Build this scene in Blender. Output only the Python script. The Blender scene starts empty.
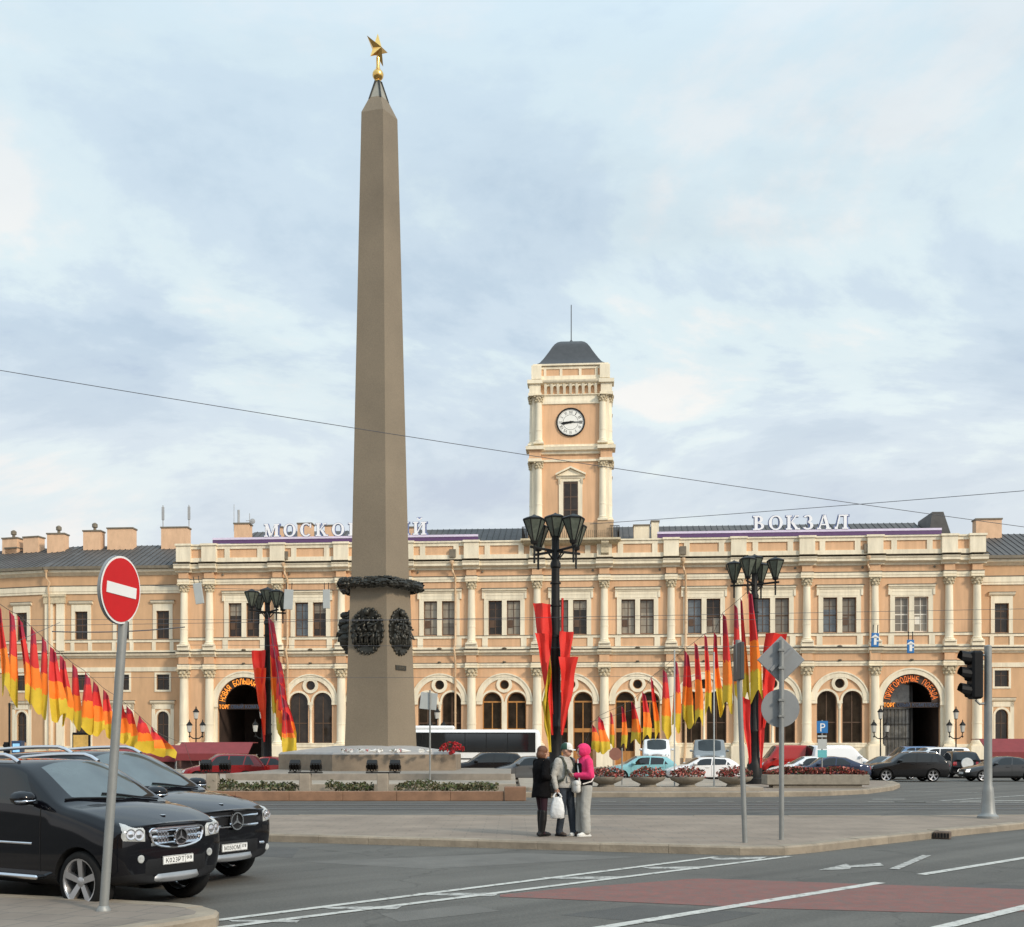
import bpy, bmesh, math, random
from mathutils import Vector, Matrix, Euler
from mathutils.bvhtree import BVHTree
R = math.radians
random.seed(7)
S = bpy.context.scene
C = S.collection

# ------------------------------------------------------------------ camera, sky, sun, exposure
W, HH, F, HZ, EYE = 1024, 927, 1100.0, 750.0, 1.8
cam = bpy.data.cameras.new('camera'); cam_o = bpy.data.objects.new('camera', cam); C.objects.link(cam_o)
cam_o.location = (0, 0, EYE); cam_o.rotation_euler = (R(90), 0, 0)
cam.sensor_fit = 'HORIZONTAL'; cam.sensor_width = 36; cam.lens = 36 * F / W
cam.shift_y = (HZ - HH / 2) / W; cam.clip_end = 5000; cam.clip_start = .1
S.camera = cam_o
S.view_settings.view_transform = 'Standard'; S.view_settings.look = 'None'
S.view_settings.exposure = 0.0; S.view_settings.gamma = 1; S.view_settings.use_curve_mapping = False
S.render.engine = 'CYCLES'; S.cycles.max_bounces = 6; S.cycles.use_denoising = True
SUN_EL, SUN_AZ = 30, 46          # sun behind the camera, to its right
world = bpy.data.worlds.new('World'); S.world = world; world.use_nodes = True

def hx(s):
    s = s.lstrip('#'); o = []
    for i in (0, 2, 4):
        c = int(s[i:i+2], 16) / 255
        o.append(c / 12.92 if c <= .04045 else ((c + .055) / 1.055) ** 2.4)
    return tuple(o)

def build_world():
    nt = world.node_tree; nt.nodes.clear(); N = nt.nodes.new; L = nt.links.new
    out = N('ShaderNodeOutputWorld')
    sky = N('ShaderNodeTexSky'); sky.sky_type = 'NISHITA'; sky.sun_disc = False
    sky.sun_elevation = R(SUN_EL); sky.sun_rotation = R(180 - SUN_AZ); sky.dust_density = 1.5; sky.ozone_density = 1.5
    b1 = N('ShaderNodeBackground'); b1.inputs[1].default_value = .12; L(sky.outputs[0], b1.inputs[0])
    tc = N('ShaderNodeTexCoord'); sep = N('ShaderNodeSeparateXYZ'); L(tc.outputs['Generated'], sep.inputs[0])
    def M(op, a, b=None, clamp=False):
        n = N('ShaderNodeMath'); n.operation = op; n.use_clamp = clamp
        for i, v in enumerate((a, b)):
            if v is None: continue
            if isinstance(v, (int, float)): n.inputs[i].default_value = v
            else: L(v, n.inputs[i])
        return n.outputs[0]
    z = M('MAXIMUM', sep.outputs[2], 0.0)
    den = M('ADD', z, .22)
    cx = N('ShaderNodeCombineXYZ'); L(M('DIVIDE', sep.outputs[0], den), cx.inputs[0]); L(M('DIVIDE', sep.outputs[1], den), cx.inputs[1])
    def noise(scale, det, off, rough=.55, dist=0):
        mp = N('ShaderNodeMapping'); mp.inputs['Location'].default_value = off; L(cx.outputs[0], mp.inputs[0])
        mp.inputs['Scale'].default_value = (.8, 1.0, 1)
        n = N('ShaderNodeTexNoise'); n.inputs['Scale'].default_value = scale; n.inputs['Detail'].default_value = det
        n.inputs['Roughness'].default_value = rough; n.inputs['Distortion'].default_value = dist; L(mp.outputs[0], n.inputs['Vector'])
        return n.outputs[0]
    def ramp(f, stops):
        r = N('ShaderNodeValToRGB'); e = r.color_ramp.elements
        r.color_ramp.interpolation = 'EASE'
        while len(e) > 1: e.remove(e[0])
        e[0].position = stops[0][0]; e[0].color = (*stops[0][1], 1)
        for p, c in stops[1:]:
            k = e.new(p); k.color = (*c, 1)
        L(f, r.inputs[0]); return r.outputs[0]
    n1 = noise(1.5, 9, (3.1, 1.7, 0), .6, .35)
    n2 = noise(1.25, 8, (9.1, 4.0, 3), .6, .35)
    cloud = ramp(n2, [(.36, hx('#b9cce2')), (.44, hx('#cbddec')), (.49, hx('#d8e8f4')), (.54, hx('#e8f7fb')), (.60, hx('#fdfdfa')), (.72, hx('#ffffff'))])
    # warm greyish band of cloud low over the horizon
    mixw = N('ShaderNodeMix'); mixw.data_type = 'RGBA'; L(cloud, mixw.inputs[6]); mixw.inputs[7].default_value = (*hx('#f1eeec'), 1)
    L(M('MULTIPLY', M('SUBTRACT', 1.0, M('MULTIPLY', z, 2.9), True), .85), mixw.inputs[0])
    # overcast sky is brighter overhead and towards the hidden sun
    sunv = Vector((math.sin(R(SUN_AZ)) * math.cos(R(SUN_EL)), -math.cos(R(SUN_AZ)) * math.cos(R(SUN_EL)), math.sin(R(SUN_EL))))
    dp = N('ShaderNodeVectorMath'); dp.operation = 'DOT_PRODUCT'; L(tc.outputs['Generated'], dp.inputs[0]); dp.inputs[1].default_value = sunv
    glow = M('POWER', M('MAXIMUM', dp.outputs['Value'], 0.0), 3.0)
    up = M('MULTIPLY', M('MAXIMUM', M('SUBTRACT', z, .52), 0.0), 1.3)
    st = M('ADD', M('ADD', .98, up), M('MULTIPLY', glow, .6))
    b2 = N('ShaderNodeBackground'); 
    mixt = N('ShaderNodeMix'); mixt.data_type = 'RGBA'; L(mixw.outputs[2], mixt.inputs[6]); mixt.inputs[7].default_value = (*hx('#d2e9f8'), 1)
    L(M('MULTIPLY', M('SUBTRACT', z, .36), 3.2, True), mixt.inputs[0]); L(mixt.outputs[2], b2.inputs[0]); L(st, b2.inputs[1])
    mask = ramp(n1, [(.30, (.80,)*3), (.50, (.94,)*3), (.62, (1.0,)*3)])
    mx = N('ShaderNodeMixShader'); L(mask, mx.inputs[0]); L(b1.outputs[0], mx.inputs[1]); L(b2.outputs[0], mx.inputs[2])
    L(mx.outputs[0], out.inputs[0])
build_world()
sun = bpy.data.lights.new('sun', 'SUN'); sun.energy = 2.6; sun.angle = R(9); sun.color = (1.0, .87, .70)
sun_o = bpy.data.objects.new('sun', sun); C.objects.link(sun_o)
sun_o.rotation_euler = (R(90 - SUN_EL), 0, R(SUN_AZ))

# ------------------------------------------------------------------ helpers
def thing(name, label=None, cat=None, loc=(0, 0, 0), rz=0, group=None, parent=None):
    o = bpy.data.objects.new(name, None); C.objects.link(o); o.empty_display_size = .3
    o.location = loc; o.rotation_euler = (0, 0, rz)
    if parent: o.parent = parent
    return tag(o, label, cat, group)
def tag(o, label=None, cat=None, group=None, kind=None):
    for k, v in (('label', label), ('category', cat), ('group', group), ('kind', kind)):
        if v: o[k] = v
    return o
def P(px, py, Y): return Vector(((px - 512) / F * Y, Y, EYE - (py - HZ) / F * Y))
def G(px, py, z=0.0):
    Y = (EYE - z) * F / (py - HZ); return Vector(((px - 512) / F * Y, Y, z))
def X(px, Y): return (px - 512) / F * Y

_mats = {}
def mat(name, rgb, rough=.6, metal=0.0, var=.12, scale=3.0, bump=0.0, bscale=40.0, spec=.5, coat=0.0, streak=1.0, emit=None, ior=None, var2=0.0, scale2=.4):
    if name in _mats: return _mats[name]
    if isinstance(rgb, str): rgb = hx(rgb)
    m = bpy.data.materials.new(name); m.use_nodes = True; nt = m.node_tree; b = nt.nodes['Principled BSDF']
    b.inputs['Roughness'].default_value = rough; b.inputs['Metallic'].default_value = metal
    b.inputs['Specular IOR Level'].default_value = spec; b.inputs['Coat Weight'].default_value = coat
    b.inputs['Coat Roughness'].default_value = .04
    if ior: b.inputs['IOR'].default_value = ior
    L = nt.links.new; N = nt.nodes.new
    tc = N('ShaderNodeTexCoord'); mp = N('ShaderNodeMapping'); mp.inputs['Scale'].default_value = (1, 1, streak); L(tc.outputs['Object'], mp.inputs[0])
    if var or var2:
        n = N('ShaderNodeTexNoise'); n.inputs['Scale'].default_value = scale; n.inputs['Detail'].default_value = 6; n.inputs['Roughness'].default_value = .65
        L(mp.outputs[0], n.inputs['Vector'])
        mr = N('ShaderNodeMapRange'); mr.inputs[1].default_value = .3; mr.inputs[2].default_value = .7
        mr.inputs[3].default_value = 1 - var; mr.inputs[4].default_value = 1 + var; L(n.outputs[0], mr.inputs[0])
        val = mr.outputs[0]
        if var2:
            n2 = N('ShaderNodeTexNoise'); n2.inputs['Scale'].default_value = scale2; n2.inputs['Detail'].default_value = 4; L(tc.outputs['Object'], n2.inputs['Vector'])
            mr2 = N('ShaderNodeMapRange'); mr2.inputs[1].default_value = .3; mr2.inputs[2].default_value = .7
            mr2.inputs[3].default_value = 1 - var2; mr2.inputs[4].default_value = 1 + var2; L(n2.outputs[0], mr2.inputs[0])
            mu = N('ShaderNodeMath'); mu.operation = 'MULTIPLY'; L(val, mu.inputs[0]); L(mr2.outputs[0], mu.inputs[1]); val = mu.outputs[0]
        mx = N('ShaderNodeVectorMath'); mx.operation = 'SCALE'; mx.inputs[0].default_value = rgb; L(val, mx.inputs['Scale'])
        L(mx.outputs[0], b.inputs['Base Color'])
    else: b.inputs['Base Color'].default_value = (*rgb, 1)
    if bump:
        n = N('ShaderNodeTexNoise'); n.inputs['Scale'].default_value = bscale; n.inputs['Detail'].default_value = 5; L(tc.outputs['Object'], n.inputs['Vector'])
        bp = N('ShaderNodeBump'); bp.inputs['Strength'].default_value = bump; bp.inputs['Distance'].default_value = .03; L(n.outputs[0], bp.inputs['Height'])
        L(bp.outputs[0], b.inputs['Normal'])
    if emit:
        b.inputs['Emission Color'].default_value = (*rgb, 1); b.inputs['Emission Strength'].default_value = emit
    _mats[name] = m; return m

class MB:
    """collects shapes; build() links them as ONE mesh object"""
    def __init__(s, M=None): s.v = []; s.f = []; s.mi = []; s.m = 0; s.M = M
    def add(s, vs, fs, mi=None):
        o = len(s.v)
        s.v += [tuple(s.M @ Vector(p)) if s.M else tuple(p) for p in vs]
        s.f += [tuple(i + o for i in f) for f in fs]; s.mi += [s.m if mi is None else mi] * len(fs)
        return s
    def box(s, x0, x1, y0, y1, z0, z1, bev=0):
        if bev:
            b = bev
            def ring(z, i): return [(x0+i, y0, z), (x1-i, y0, z), (x1, y0+i, z), (x1, y1-i, z), (x1-i, y1, z), (x0+i, y1, z), (x0, y1-i, z), (x0, y0+i, z)]
            def inner(z): return [(x0+b, y0+b, z), (x1-b, y0+b, z), (x1-b, y0+b, z), (x1-b, y1-b, z), (x1-b, y1-b, z), (x0+b, y1-b, z), (x0+b, y1-b, z), (x0+b, y0+b, z)]
            r = [inner(z0), ring(z0 + b, b), ring(z1 - b, b), inner(z1)]
            return s.rings(r, True, True)
        return s.add([(x0,y0,z0),(x1,y0,z0),(x1,y1,z0),(x0,y1,z0),(x0,y0,z1),(x1,y0,z1),(x1,y1,z1),(x0,y1,z1)],
              [(3,2,1,0),(4,5,6,7),(0,1,5,4),(1,2,6,5),(2,3,7,6),(3,0,4,7)])
    def rings(s, rs, cap0=False, cap1=False, closed=True):
        n = len(rs[0]); vs = [p for r in rs for p in r]; fs = []
        for k in range(len(rs) - 1):
            for i in range(n if closed else n - 1):
                j = (i + 1) % n; fs.append((k*n+i, k*n+j, (k+1)*n+j, (k+1)*n+i))
        if cap0: fs.append(tuple(reversed(range(n))))
        if cap1: fs.append(tuple((len(rs)-1)*n + i for i in range(n)))
        return s.add(vs, fs)
    def tube(s, pts, r, seg=8, cap=True):
        pts = [Vector(p) for p in pts]; rr = r if isinstance(r, (list, tuple)) else [r] * len(pts)
        rs = []; up0 = None
        for i, p in enumerate(pts):
            t = (pts[min(i+1, len(pts)-1)] - pts[max(i-1, 0)]).normalized()
            if up0 is None: up0 = t.orthogonal().normalized()
            a = (up0 - t * up0.dot(t)).normalized(); up0 = a; b = t.cross(a)
            rs.append([p + (a * math.cos(2*math.pi*k/seg) + b * math.sin(2*math.pi*k/seg)) * rr[i] for k in range(seg)])
        return s.rings(rs, cap, cap)
    def lathe(s, prof, c=(0, 0, 0), seg=16, ax='Z', a0=0.0, cap=True):
        rs = []
        for r, h in prof:
            ring = []
            for k in range(seg):
                a = a0 + 2*math.pi*k/seg; u, w = r*math.cos(a), r*math.sin(a)
                if ax == 'Z': q = (c[0]+u, c[1]+w, c[2]+h)
                elif ax == 'Y': q = (c[0]+w, c[1]+h, c[2]+u)
                else: q = (c[0]+h, c[1]+u, c[2]+w)
                ring.append(q)
            rs.append(ring)
        return s.rings(rs, cap, cap)
    def prism(s, poly, y0, y1, plane='XZ'):
        n = len(poly)
        def q(p, d): return (p[0], d, p[1]) if plane == 'XZ' else ((p[0], p[1], d) if plane == 'XY' else (d, p[0], p[1]))
        vs = [q(p, y0) for p in poly] + [q(p, y1) for p in poly]
        fs = [tuple(range(n)), tuple(reversed(range(n, 2*n)))] + [(i, n+i, n+(i+1)%n, (i+1)%n) for i in range(n)]
        return s.add(vs, fs)
    def molding(s, u0, u1, prof, ret=True):
        """profile [(out,z)...] swept along x; out is towards -y; ends returned to the wall"""
        n = len(prof)
        vs = []; 
        for u in (u0, u1):
            sg = -1 if u == u0 else 1
            vs += [(u, -o, z) for o, z in prof]
        fs = [(i, n+i, n+i+1, i+1) for i in range(n-1)]
        vs += [(u0, .3, prof[0][1]), (u0, .3, prof[-1][1]), (u1, .3, prof[0][1]), (u1, .3, prof[-1][1])]
        k = 2*n
        fs += [tuple([k] + list(range(n)) + [k+1]), tuple([k+3] + list(reversed(range(n, 2*n))) + [k+2]), (k, k+2, n, 0), (k+1, n-1, 2*n-1, k+3)]
        return s.add(vs, fs)
    def build(s, name, mats, parent=None, smooth=None, label=None):
        me = bpy.data.meshes.new(name); me.from_pydata(s.v, [], s.f)
        for m in (mats if isinstance(mats, (list, tuple)) else [mats]): me.materials.append(m)
        me.polygons.foreach_set('material_index', s.mi)
        bm = bmesh.new(); bm.from_mesh(me); bmesh.ops.recalc_face_normals(bm, faces=bm.faces); bm.to_mesh(me); bm.free()
        if smooth:
            me.polygons.foreach_set('use_smooth', [True] * len(me.polygons)); me.set_sharp_from_angle(angle=R(smooth))
        o = bpy.data.objects.new(name, me); C.objects.link(o)
        if parent: o.parent = parent
        if label: o['label'] = label
        return o

def sheet(outer, holes, depth=.35, y=0.0):
    """vertical wall sheet in XZ with holes and their reveals -> MB"""
    bm = bmesh.new(); edges = []
    for loop in [outer] + holes:
        vs = [bm.verts.new((p[0], y, p[1])) for p in loop]
        edges += [bm.edges.new((vs[i], vs[(i+1) % len(vs)])) for i in range(len(vs))]
    bmesh.ops.triangle_fill(bm, use_beauty=True, use_dissolve=False, edges=edges, normal=(0, -1, 0))
    bm.verts.index_update()
    mb = MB(); mb.add([v.co[:] for v in bm.verts], [tuple(v.index for v in f.verts) for f in bm.faces]); bm.free()
    for h in holes:
        n = len(h); mb.add([(p[0], y, p[1]) for p in h] + [(p[0], y+depth, p[1]) for p in h], [(i, (i+1) % n, n+(i+1) % n, n+i) for i in range(n)])
    return mb
def rect(u, w, z0, z1): return [(u-w, z0), (u+w, z0), (u+w, z1), (u-w, z1)]
def arch(u, r, z0, zs, n=14): return [(u-r, z0), (u+r, z0)] + [(u + r*math.cos(math.pi*k/n), zs + r*math.sin(math.pi*k/n)) for k in range(n+1)]
def circ(u, z, r, n=18): return [(u + r*math.cos(2*math.pi*k/n), z + r*math.sin(2*math.pi*k/n)) for k in range(n)]
def band(mb, inner, outer, y0, y1):
    """closed frame between two outlines with the same number of points (open at ends if they touch)"""
    n = len(inner)
    vs = [(p[0], y0, p[1]) for p in outer] + [(p[0], y0, p[1]) for p in inner] + [(p[0], y1, p[1]) for p in outer] + [(p[0], y1, p[1]) for p in inner]
    fs = []
    for i in range(n):
        j = (i+1) % n
        fs += [(i, j, n+j, n+i), (2*n+i, i, n+i, 3*n+i)][:1] + [(i, 2*n+i, 2*n+j, j), (n+i, n+j, 3*n+j, 3*n+i)]
    mb.add(vs, fs)
def archband(mb, u, ri, ro, zs, y0, y1, n=16, a0=0, a1=180):
    vs = []; fs = []
    for k in range(n+1):
        a = R(a0 + (a1-a0)*k/n); c, s_ = math.cos(a), math.sin(a)
        vs += [(u+ri*c, y0, zs+ri*s_), (u+ro*c, y0, zs+ro*s_), (u+ro*c, y1, zs+ro*s_), (u+ri*c, y1, zs+ri*s_)]
    for k in range(n):
        for i in range(4): fs.append((4*k+i, 4*k+(i+1) % 4, 4*k+4+(i+1) % 4, 4*k+4+i))
    fs += [(0, 1, 2, 3), (4*n+3, 4*n+2, 4*n+1, 4*n)]
    mb.add(vs, fs)

_glyph = {}
def glyph(ch, ext):
    k = (ch, ext)
    if k not in _glyph:
        cu = bpy.data.curves.new('t', 'FONT'); cu.body = ch; cu.extrude = ext; cu.resolution_u = 3
        o = bpy.data.objects.new('t', cu); C.objects.link(o)
        me = bpy.data.meshes.new_from_object(o.evaluated_get(bpy.context.evaluated_depsgraph_get()))
        vs = [v.co.copy() for v in me.vertices]; fs = [tuple(p.vertices) for p in me.polygons]
        bpy.data.objects.remove(o); bpy.data.curves.remove(cu); bpy.data.meshes.remove(me)
        _glyph[k] = (vs, fs, max([v.x for v in vs], default=.25))
    return _glyph[k]
def text(mb, s_, M, size, ext=.01, gap=.08, width=None):
    """flat lettering: local x along the line, y up, facing +z, mapped by M; ext = half depth in metres"""
    adv = [(glyph(c, ext/size)[2] if c != ' ' else .3) + gap for c in s_]; tot = sum(adv) - gap; x = -tot/2
    sx = (width / (tot*size)) if width else 1
    for c, a in zip(s_, adv):
        if c != ' ':
            vs, fs, w = glyph(c, ext/size)
            mb.add([M @ Vector(((v.x + x)*size*sx, v.y*size, v.z*size)) for v in vs], fs)
        x += a
def copy_tree(o, parent=None):
    c = o.copy(); C.objects.link(c)
    if parent: c.parent = parent
    for ch in list(o.children): copy_tree(ch, c)
    return c
FACE = Matrix(((1,0,0,0),(0,0,-1,0),(0,1,0,0),(0,0,0,1)))   # text plane -> XZ facing -y
# ------------------------------------------------------------------ materials of the buildings
WALL = mat('peach_plaster', (.67, .41, .235), .85, var=.13, scale=2.2, streak=.09, bump=.15, bscale=9, var2=.12, scale2=.16)
WALLW = mat('ochre_plaster', (.60, .37, .205), .85, var=.11, scale=1.2, streak=.25, bump=.15, bscale=9, var2=.08, scale2=.15)
CREAM = mat('cream_plaster', (.79, .695, .525), .8, var=.14, scale=2.6, streak=.12, bump=.12, bscale=8, var2=.09, scale2=.3)
CREAMD = mat('weathered_stucco', (.56, .47, .32), .85, var=.25, scale=5, bump=.4, bscale=14)
LEDGE = mat('ledge_flashing', (.17, .14, .10), .6, var=.25, scale=3)
ROOF = mat('standing_seam_roof', (.075, .070, .066), .6, metal=.0, var=.25, scale=1.2, var2=.2, scale2=.2)
BRICKC = mat('chimney_plaster', (.70, .45, .28), .85, var=.12, scale=2, streak=.4)
GLASS = mat('window_glass', (.030, .022, .016), .06, var=.5, scale=.9, spec=.4)
GLASSB = mat('window_sky', (.10, .115, .125), .05, var=.5, scale=.7, spec=.8)
CURT = mat('window_curtain', (.30, .26, .20), .3, var=.35, scale=2.5, streak=.12, spec=.5)
GLASSL = mat('window_blind', (.20, .175, .14), .25, var=.15, scale=1.0, spec=.4)
SASH = mat('sash_wood', (.10, .055, .03), .5, var=.2)
SASHW = mat('sash_white', (.75, .70, .6), .5, var=.05)
DOORW = mat('door_wood', (.42, .19, .05), .45, var=.2, scale=4, streak=.2)
PIPE = mat('downpipe_metal', (.62, .42, .25), .5, var=.15)
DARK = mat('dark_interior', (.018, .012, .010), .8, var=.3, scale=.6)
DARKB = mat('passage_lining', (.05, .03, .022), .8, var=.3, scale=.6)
GRANP = mat('plinth_granite', (.30, .25, .20), .8, var=.2, scale=2, bump=.2)
PURPLE = mat('purple_strip', (.10, .045, .13), .4, var=.1)
LETW = mat('letter_white', (.85, .84, .86), .4, var=.03)
LETB = mat('letter_edge', (.16, .20, .36), .4, var=.05)
LILAC = mat('lilac_strip', (.66, .58, .72), .4, var=.05)
BLACKM = mat('black_iron', (.012, .0115, .011), .5, var=.3, scale=8, spec=.25)
NEON = mat('neon_orange', (1.0, .34, .04), .5, var=0, emit=.75)
NEONR = mat('neon_dim', (.85, .20, .035), .5, var=0, emit=.42)
UNLIT = mat('unlit_letters', (.06, .085, .14), .4, var=.1)

TH = R(4.0)
st = thing('railway_station', 'long peach and cream classical facade with a clock tower over its middle', 'station', (5.87, 110, 0), -TH); st.scale = (1, 1, .994)
BAYS = [0, 6.65, 13.2, 19.9, 26.4]; COLS = [3.35, 9.95, 16.55, 23.2, 29.75, 36.85, 39.5]; BIG = 33.3; HW = 39.98
bays = sorted([-b for b in BAYS[1:]] + BAYS); cols = sorted([-c for c in COLS] + COLS)
allb = sorted(bays + [-BIG, BIG])
holes = []
for b in allb:
    holes += [rect(b-.92, .68, 13.45, 16.9), rect(b+.92, .68, 13.45, 16.9)]
for b in bays:
    z0 = .25 if abs(b) < 8 else 2.4
    holes += [arch(b-1.23, .97, z0, 6.7), arch(b+1.23, .97, z0, 6.7), circ(b, 8.4, .47)]
for b in (-BIG, BIG): holes.append(arch(b, 2.75, .06, 6.55, 22))
wall = sheet([(-HW, 0), (HW, 0), (HW, 21), (-HW, 21)], holes, .42)
D = 16
wall.add([(-HW,0,0),(-HW,D,0),(-HW,D,21),(-HW,0,21),(HW,0,0),(HW,D,0),(HW,D,21),(HW,0,21)], [(0,1,2,3),(4,7,6,5),(1,5,6,2)])
wall.build('wall', WALL, st)
# dim rooms behind the openings
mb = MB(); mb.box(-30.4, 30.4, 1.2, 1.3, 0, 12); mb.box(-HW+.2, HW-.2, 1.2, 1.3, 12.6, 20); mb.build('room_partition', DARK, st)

# entablatures and bands -----------------------------------------------------------------
def entabl(mb, u0, u1, prof, ressaults=(), d=.32, w=.62):
    mb.molding(u0, u1, prof)
    for i, c in enumerate(ressaults):
        mb.molding(c-w, c+w, [((o+d if o > 0 else o), z + (.004 if k > 0 and k < len(prof)-1 else .006 if k == len(prof)-1 else -.004)) for k, (o, z) in enumerate(prof)])
ARU = [(0, 18.82), (.12, 18.84), (.12, 19.05), (.17, 19.07), (.17, 19.32), (0, 19.34)]
COR = [(0, 20.02), (.12, 20.06), (.16, 20.22), (.34, 20.30), (.55, 20.36), (.62, 20.40), (.62, 20.62), (.70, 20.70), (.74, 20.82), (0, 20.98)]
mb = MB(); entabl(mb, -HW, HW, ARU, cols, .34); mb.build('architrave', CREAM, st, 40)
mb = MB(); entabl(mb, -HW-.1, HW+.1, COR, cols, .34, .85); mb.build('cornice', CREAM, st, 40)
for c in cols: MB().box(c-.5, c+.5, -.42, .1, 19.345, 20.015).build('frieze_block', WALL, st)
mb = MB(); mb.box(-HW, HW, -.20, 0, 19.36, 19.42)
for c in cols: mb.box(c-.63, c+.63, -.535, -.2, 19.362, 19.423)
mb.box(-HW-.1, HW+.1, -.78, 0, 20.985, 21.03)
for c in cols: mb.box(c-.86, c+.86, -1.12, -.5, 20.99, 21.035)
for c in cols: mb.box(c-.72, c+.72, -.86, 0, 11.965, 12.0)
mb.box(-HW, HW, -.5, 0, 11.925, 11.96)
for b in allb: mb.box(b-2.35, b+2.35, -.38, 0, 18.105, 18.15)
mb.box(-HW+.1, HW-.1, -.15, 0, 13.355, 13.40)
mb.box(-HW, HW, -.2, 0, 10.585, 10.64)
for c in cols: mb.box(c-.64, c+.64, -.56, -.2, 10.59, 10.643)
mb.build('ledge_flashing', LEDGE, st)
STR = [(0, 11.35), (.1, 11.38), (.16, 11.52), (.32, 11.60), (.42, 11.66), (.42, 11.80), (.47, 11.86), (0, 11.92)]
ARL = [(0, 10.12), (.12, 10.14), (.12, 10.34), (.17, 10.36), (.17, 10.56), (0, 10.58)]
mb = MB(); entabl(mb, -HW, HW, STR, cols, .34, .7); entabl(mb, -HW, HW, ARL, cols, .36)
mb.build('string_course', CREAM, st, 40)
for c in cols: MB().box(c-.5, c+.5, -.44, .1, 10.65, 11.345).build('frieze_block', WALL, st)
# balustrade panels under the upper windows
mb = MB(); mb.box(-HW+.05, HW-.05, -.10, 0, 13.10, 13.35); mb.box(-HW+.05, HW-.05, -.10, 0, 12.0, 12.22)
edges_ = [-HW] + cols + [HW]
for b in allb:
    for s_ in (-1, 1): mb.box(b+s_*1.95-.28, b+s_*1.95+.28, -.10, 0, 12.224, 13.098)
for c in cols: mb.box(c-.62, c+.62, -.60, 0, 12.003, 12.45, .04)
mb.build('sill_band', CREAM, st)
# attic -------------------------------------------------------------------------------------
mb = MB(); mb.box(-HW+.1, HW-.1, -.12, .5, 21.035, 22.75); mb.build('attic_wall', WALL, st)
mb = MB(); mb.box(-HW+.05, HW-.05, -.24, 0, 21.04, 21.55); mb.box(-HW+.05, HW-.05, -.24, 0, 22.45, 22.78)
mb.box(-HW, HW, -.36, .6, 22.785, 22.93)
for c in cols: mb.box(c-.75, c+.75, -.5, .3, 21.045, 22.77); mb.box(c-.85, c+.85, -.62, .4, 22.775, 22.98)
for b in allb:
    for s_ in (-1, 1): mb.box(b+s_*1.7-.27, b+s_*1.7+.27, -.235, 0, 21.55, 22.45)
    for s_ in (-1, 1): mb.box(b+s_*2.95-.2, b+s_*2.95+.2, -.235, 0, 21.55, 22.45)
mb.build('attic_molding', CREAM, st)

# columns -----------------------------------------------------------------------------------
def capital(mb, c, y, z0, h, r):
    mb.lathe([(r, 0), (r*1.06, .02), (r*1.02, h*.1), (r*1.1, h*.45), (r*1.45, h*.78), (r*1.5, h*.84)], (c, y, z0), 14)
    for k in range(8):
        a = math.pi*2*k/8
        for (zz, rr, s_) in ((.12, 1.12, .34), (.42, 1.28, .36)):
            a2 = a + (math.pi/8 if zz > .3 else 0)
            x, yy = c + r*rr*math.cos(a2), y + r*rr*math.sin(a2)
            mb.lathe([(.01, 0), (r*.27, h*.08), (r*.3, h*.22), (r*.12, h*s_)], (x, yy, z0+h*zz), 6)
    for sx in (-1, 1):
        for sy in (-1, 1): mb.lathe([(r*.3, -.09), (r*.34, 0), (r*.3, .09)], (c+sx*r*1.18, y+sy*r*1.18, z0+h*.86), 8, 'Y')
    mb.box(c-r*1.62, c+r*1.62, y-r*1.62, y+r*1.62, z0+h*.92, z0+h*1.02)
def col_part(c, y, z0, z1, r, hc=.95, parent=None, ped=None):
    mb = MB()
    if ped is not None: mb.box(c-r*1.7, c+r*1.7, y-r*1.7, y+r*1.7+.1, ped, z0-.02)
    b = r*1.42
    mb.box(c-b, c+b, y-b, y+b, z0-.018, z0+.14)
    mb.lathe([(r*1.38, .142), (r*1.42, .2), (r*1.34, .27), (r*1.12, .30), (r*1.2, .38), (r*1.06, .44), (r, .5), (r*1.0, (z1-z0)*.33), (r*.88, z1-z0-hc)], (c, y, z0), 20)
    mb.lathe([(r*1.035, 0), (r*1.05, .03), (r*1.05, .11), (r*1.035, .14)], (c, y, z0+(z1-z0)*.27), 20)
    o = mb.build('column', CREAM, parent, 35)
    mb = MB(); capital(mb, c, y, z1-hc, hc, r*.9); mb.build('capital', CREAMD, o, 40)
    return o
for c in cols:
    col_part(c, -.18, 12.46, 18.81, .40, .85, st)
    col_part(c, -.18, 2.25, 10.11, .47, 1.0, st, ped=.0)
# plinth
mb = MB()
segs = [(-HW, -BIG-2.75), (-BIG+2.75, -9.4), (9.4, BIG-2.75), (BIG+2.75, HW), (-4.35, -2.6), (2.6, 4.35)]
for a, b in segs: MB().box(a, b, -.14, 0, 0, 1.0).build('plinth', GRANP, st)
for a, b in segs: MB().box(a, b, -.10, 0, 1.003, 2.38).box(a, b, -.16, 0, 2.1, 2.397).build('dado', CREAM, st)

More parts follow.
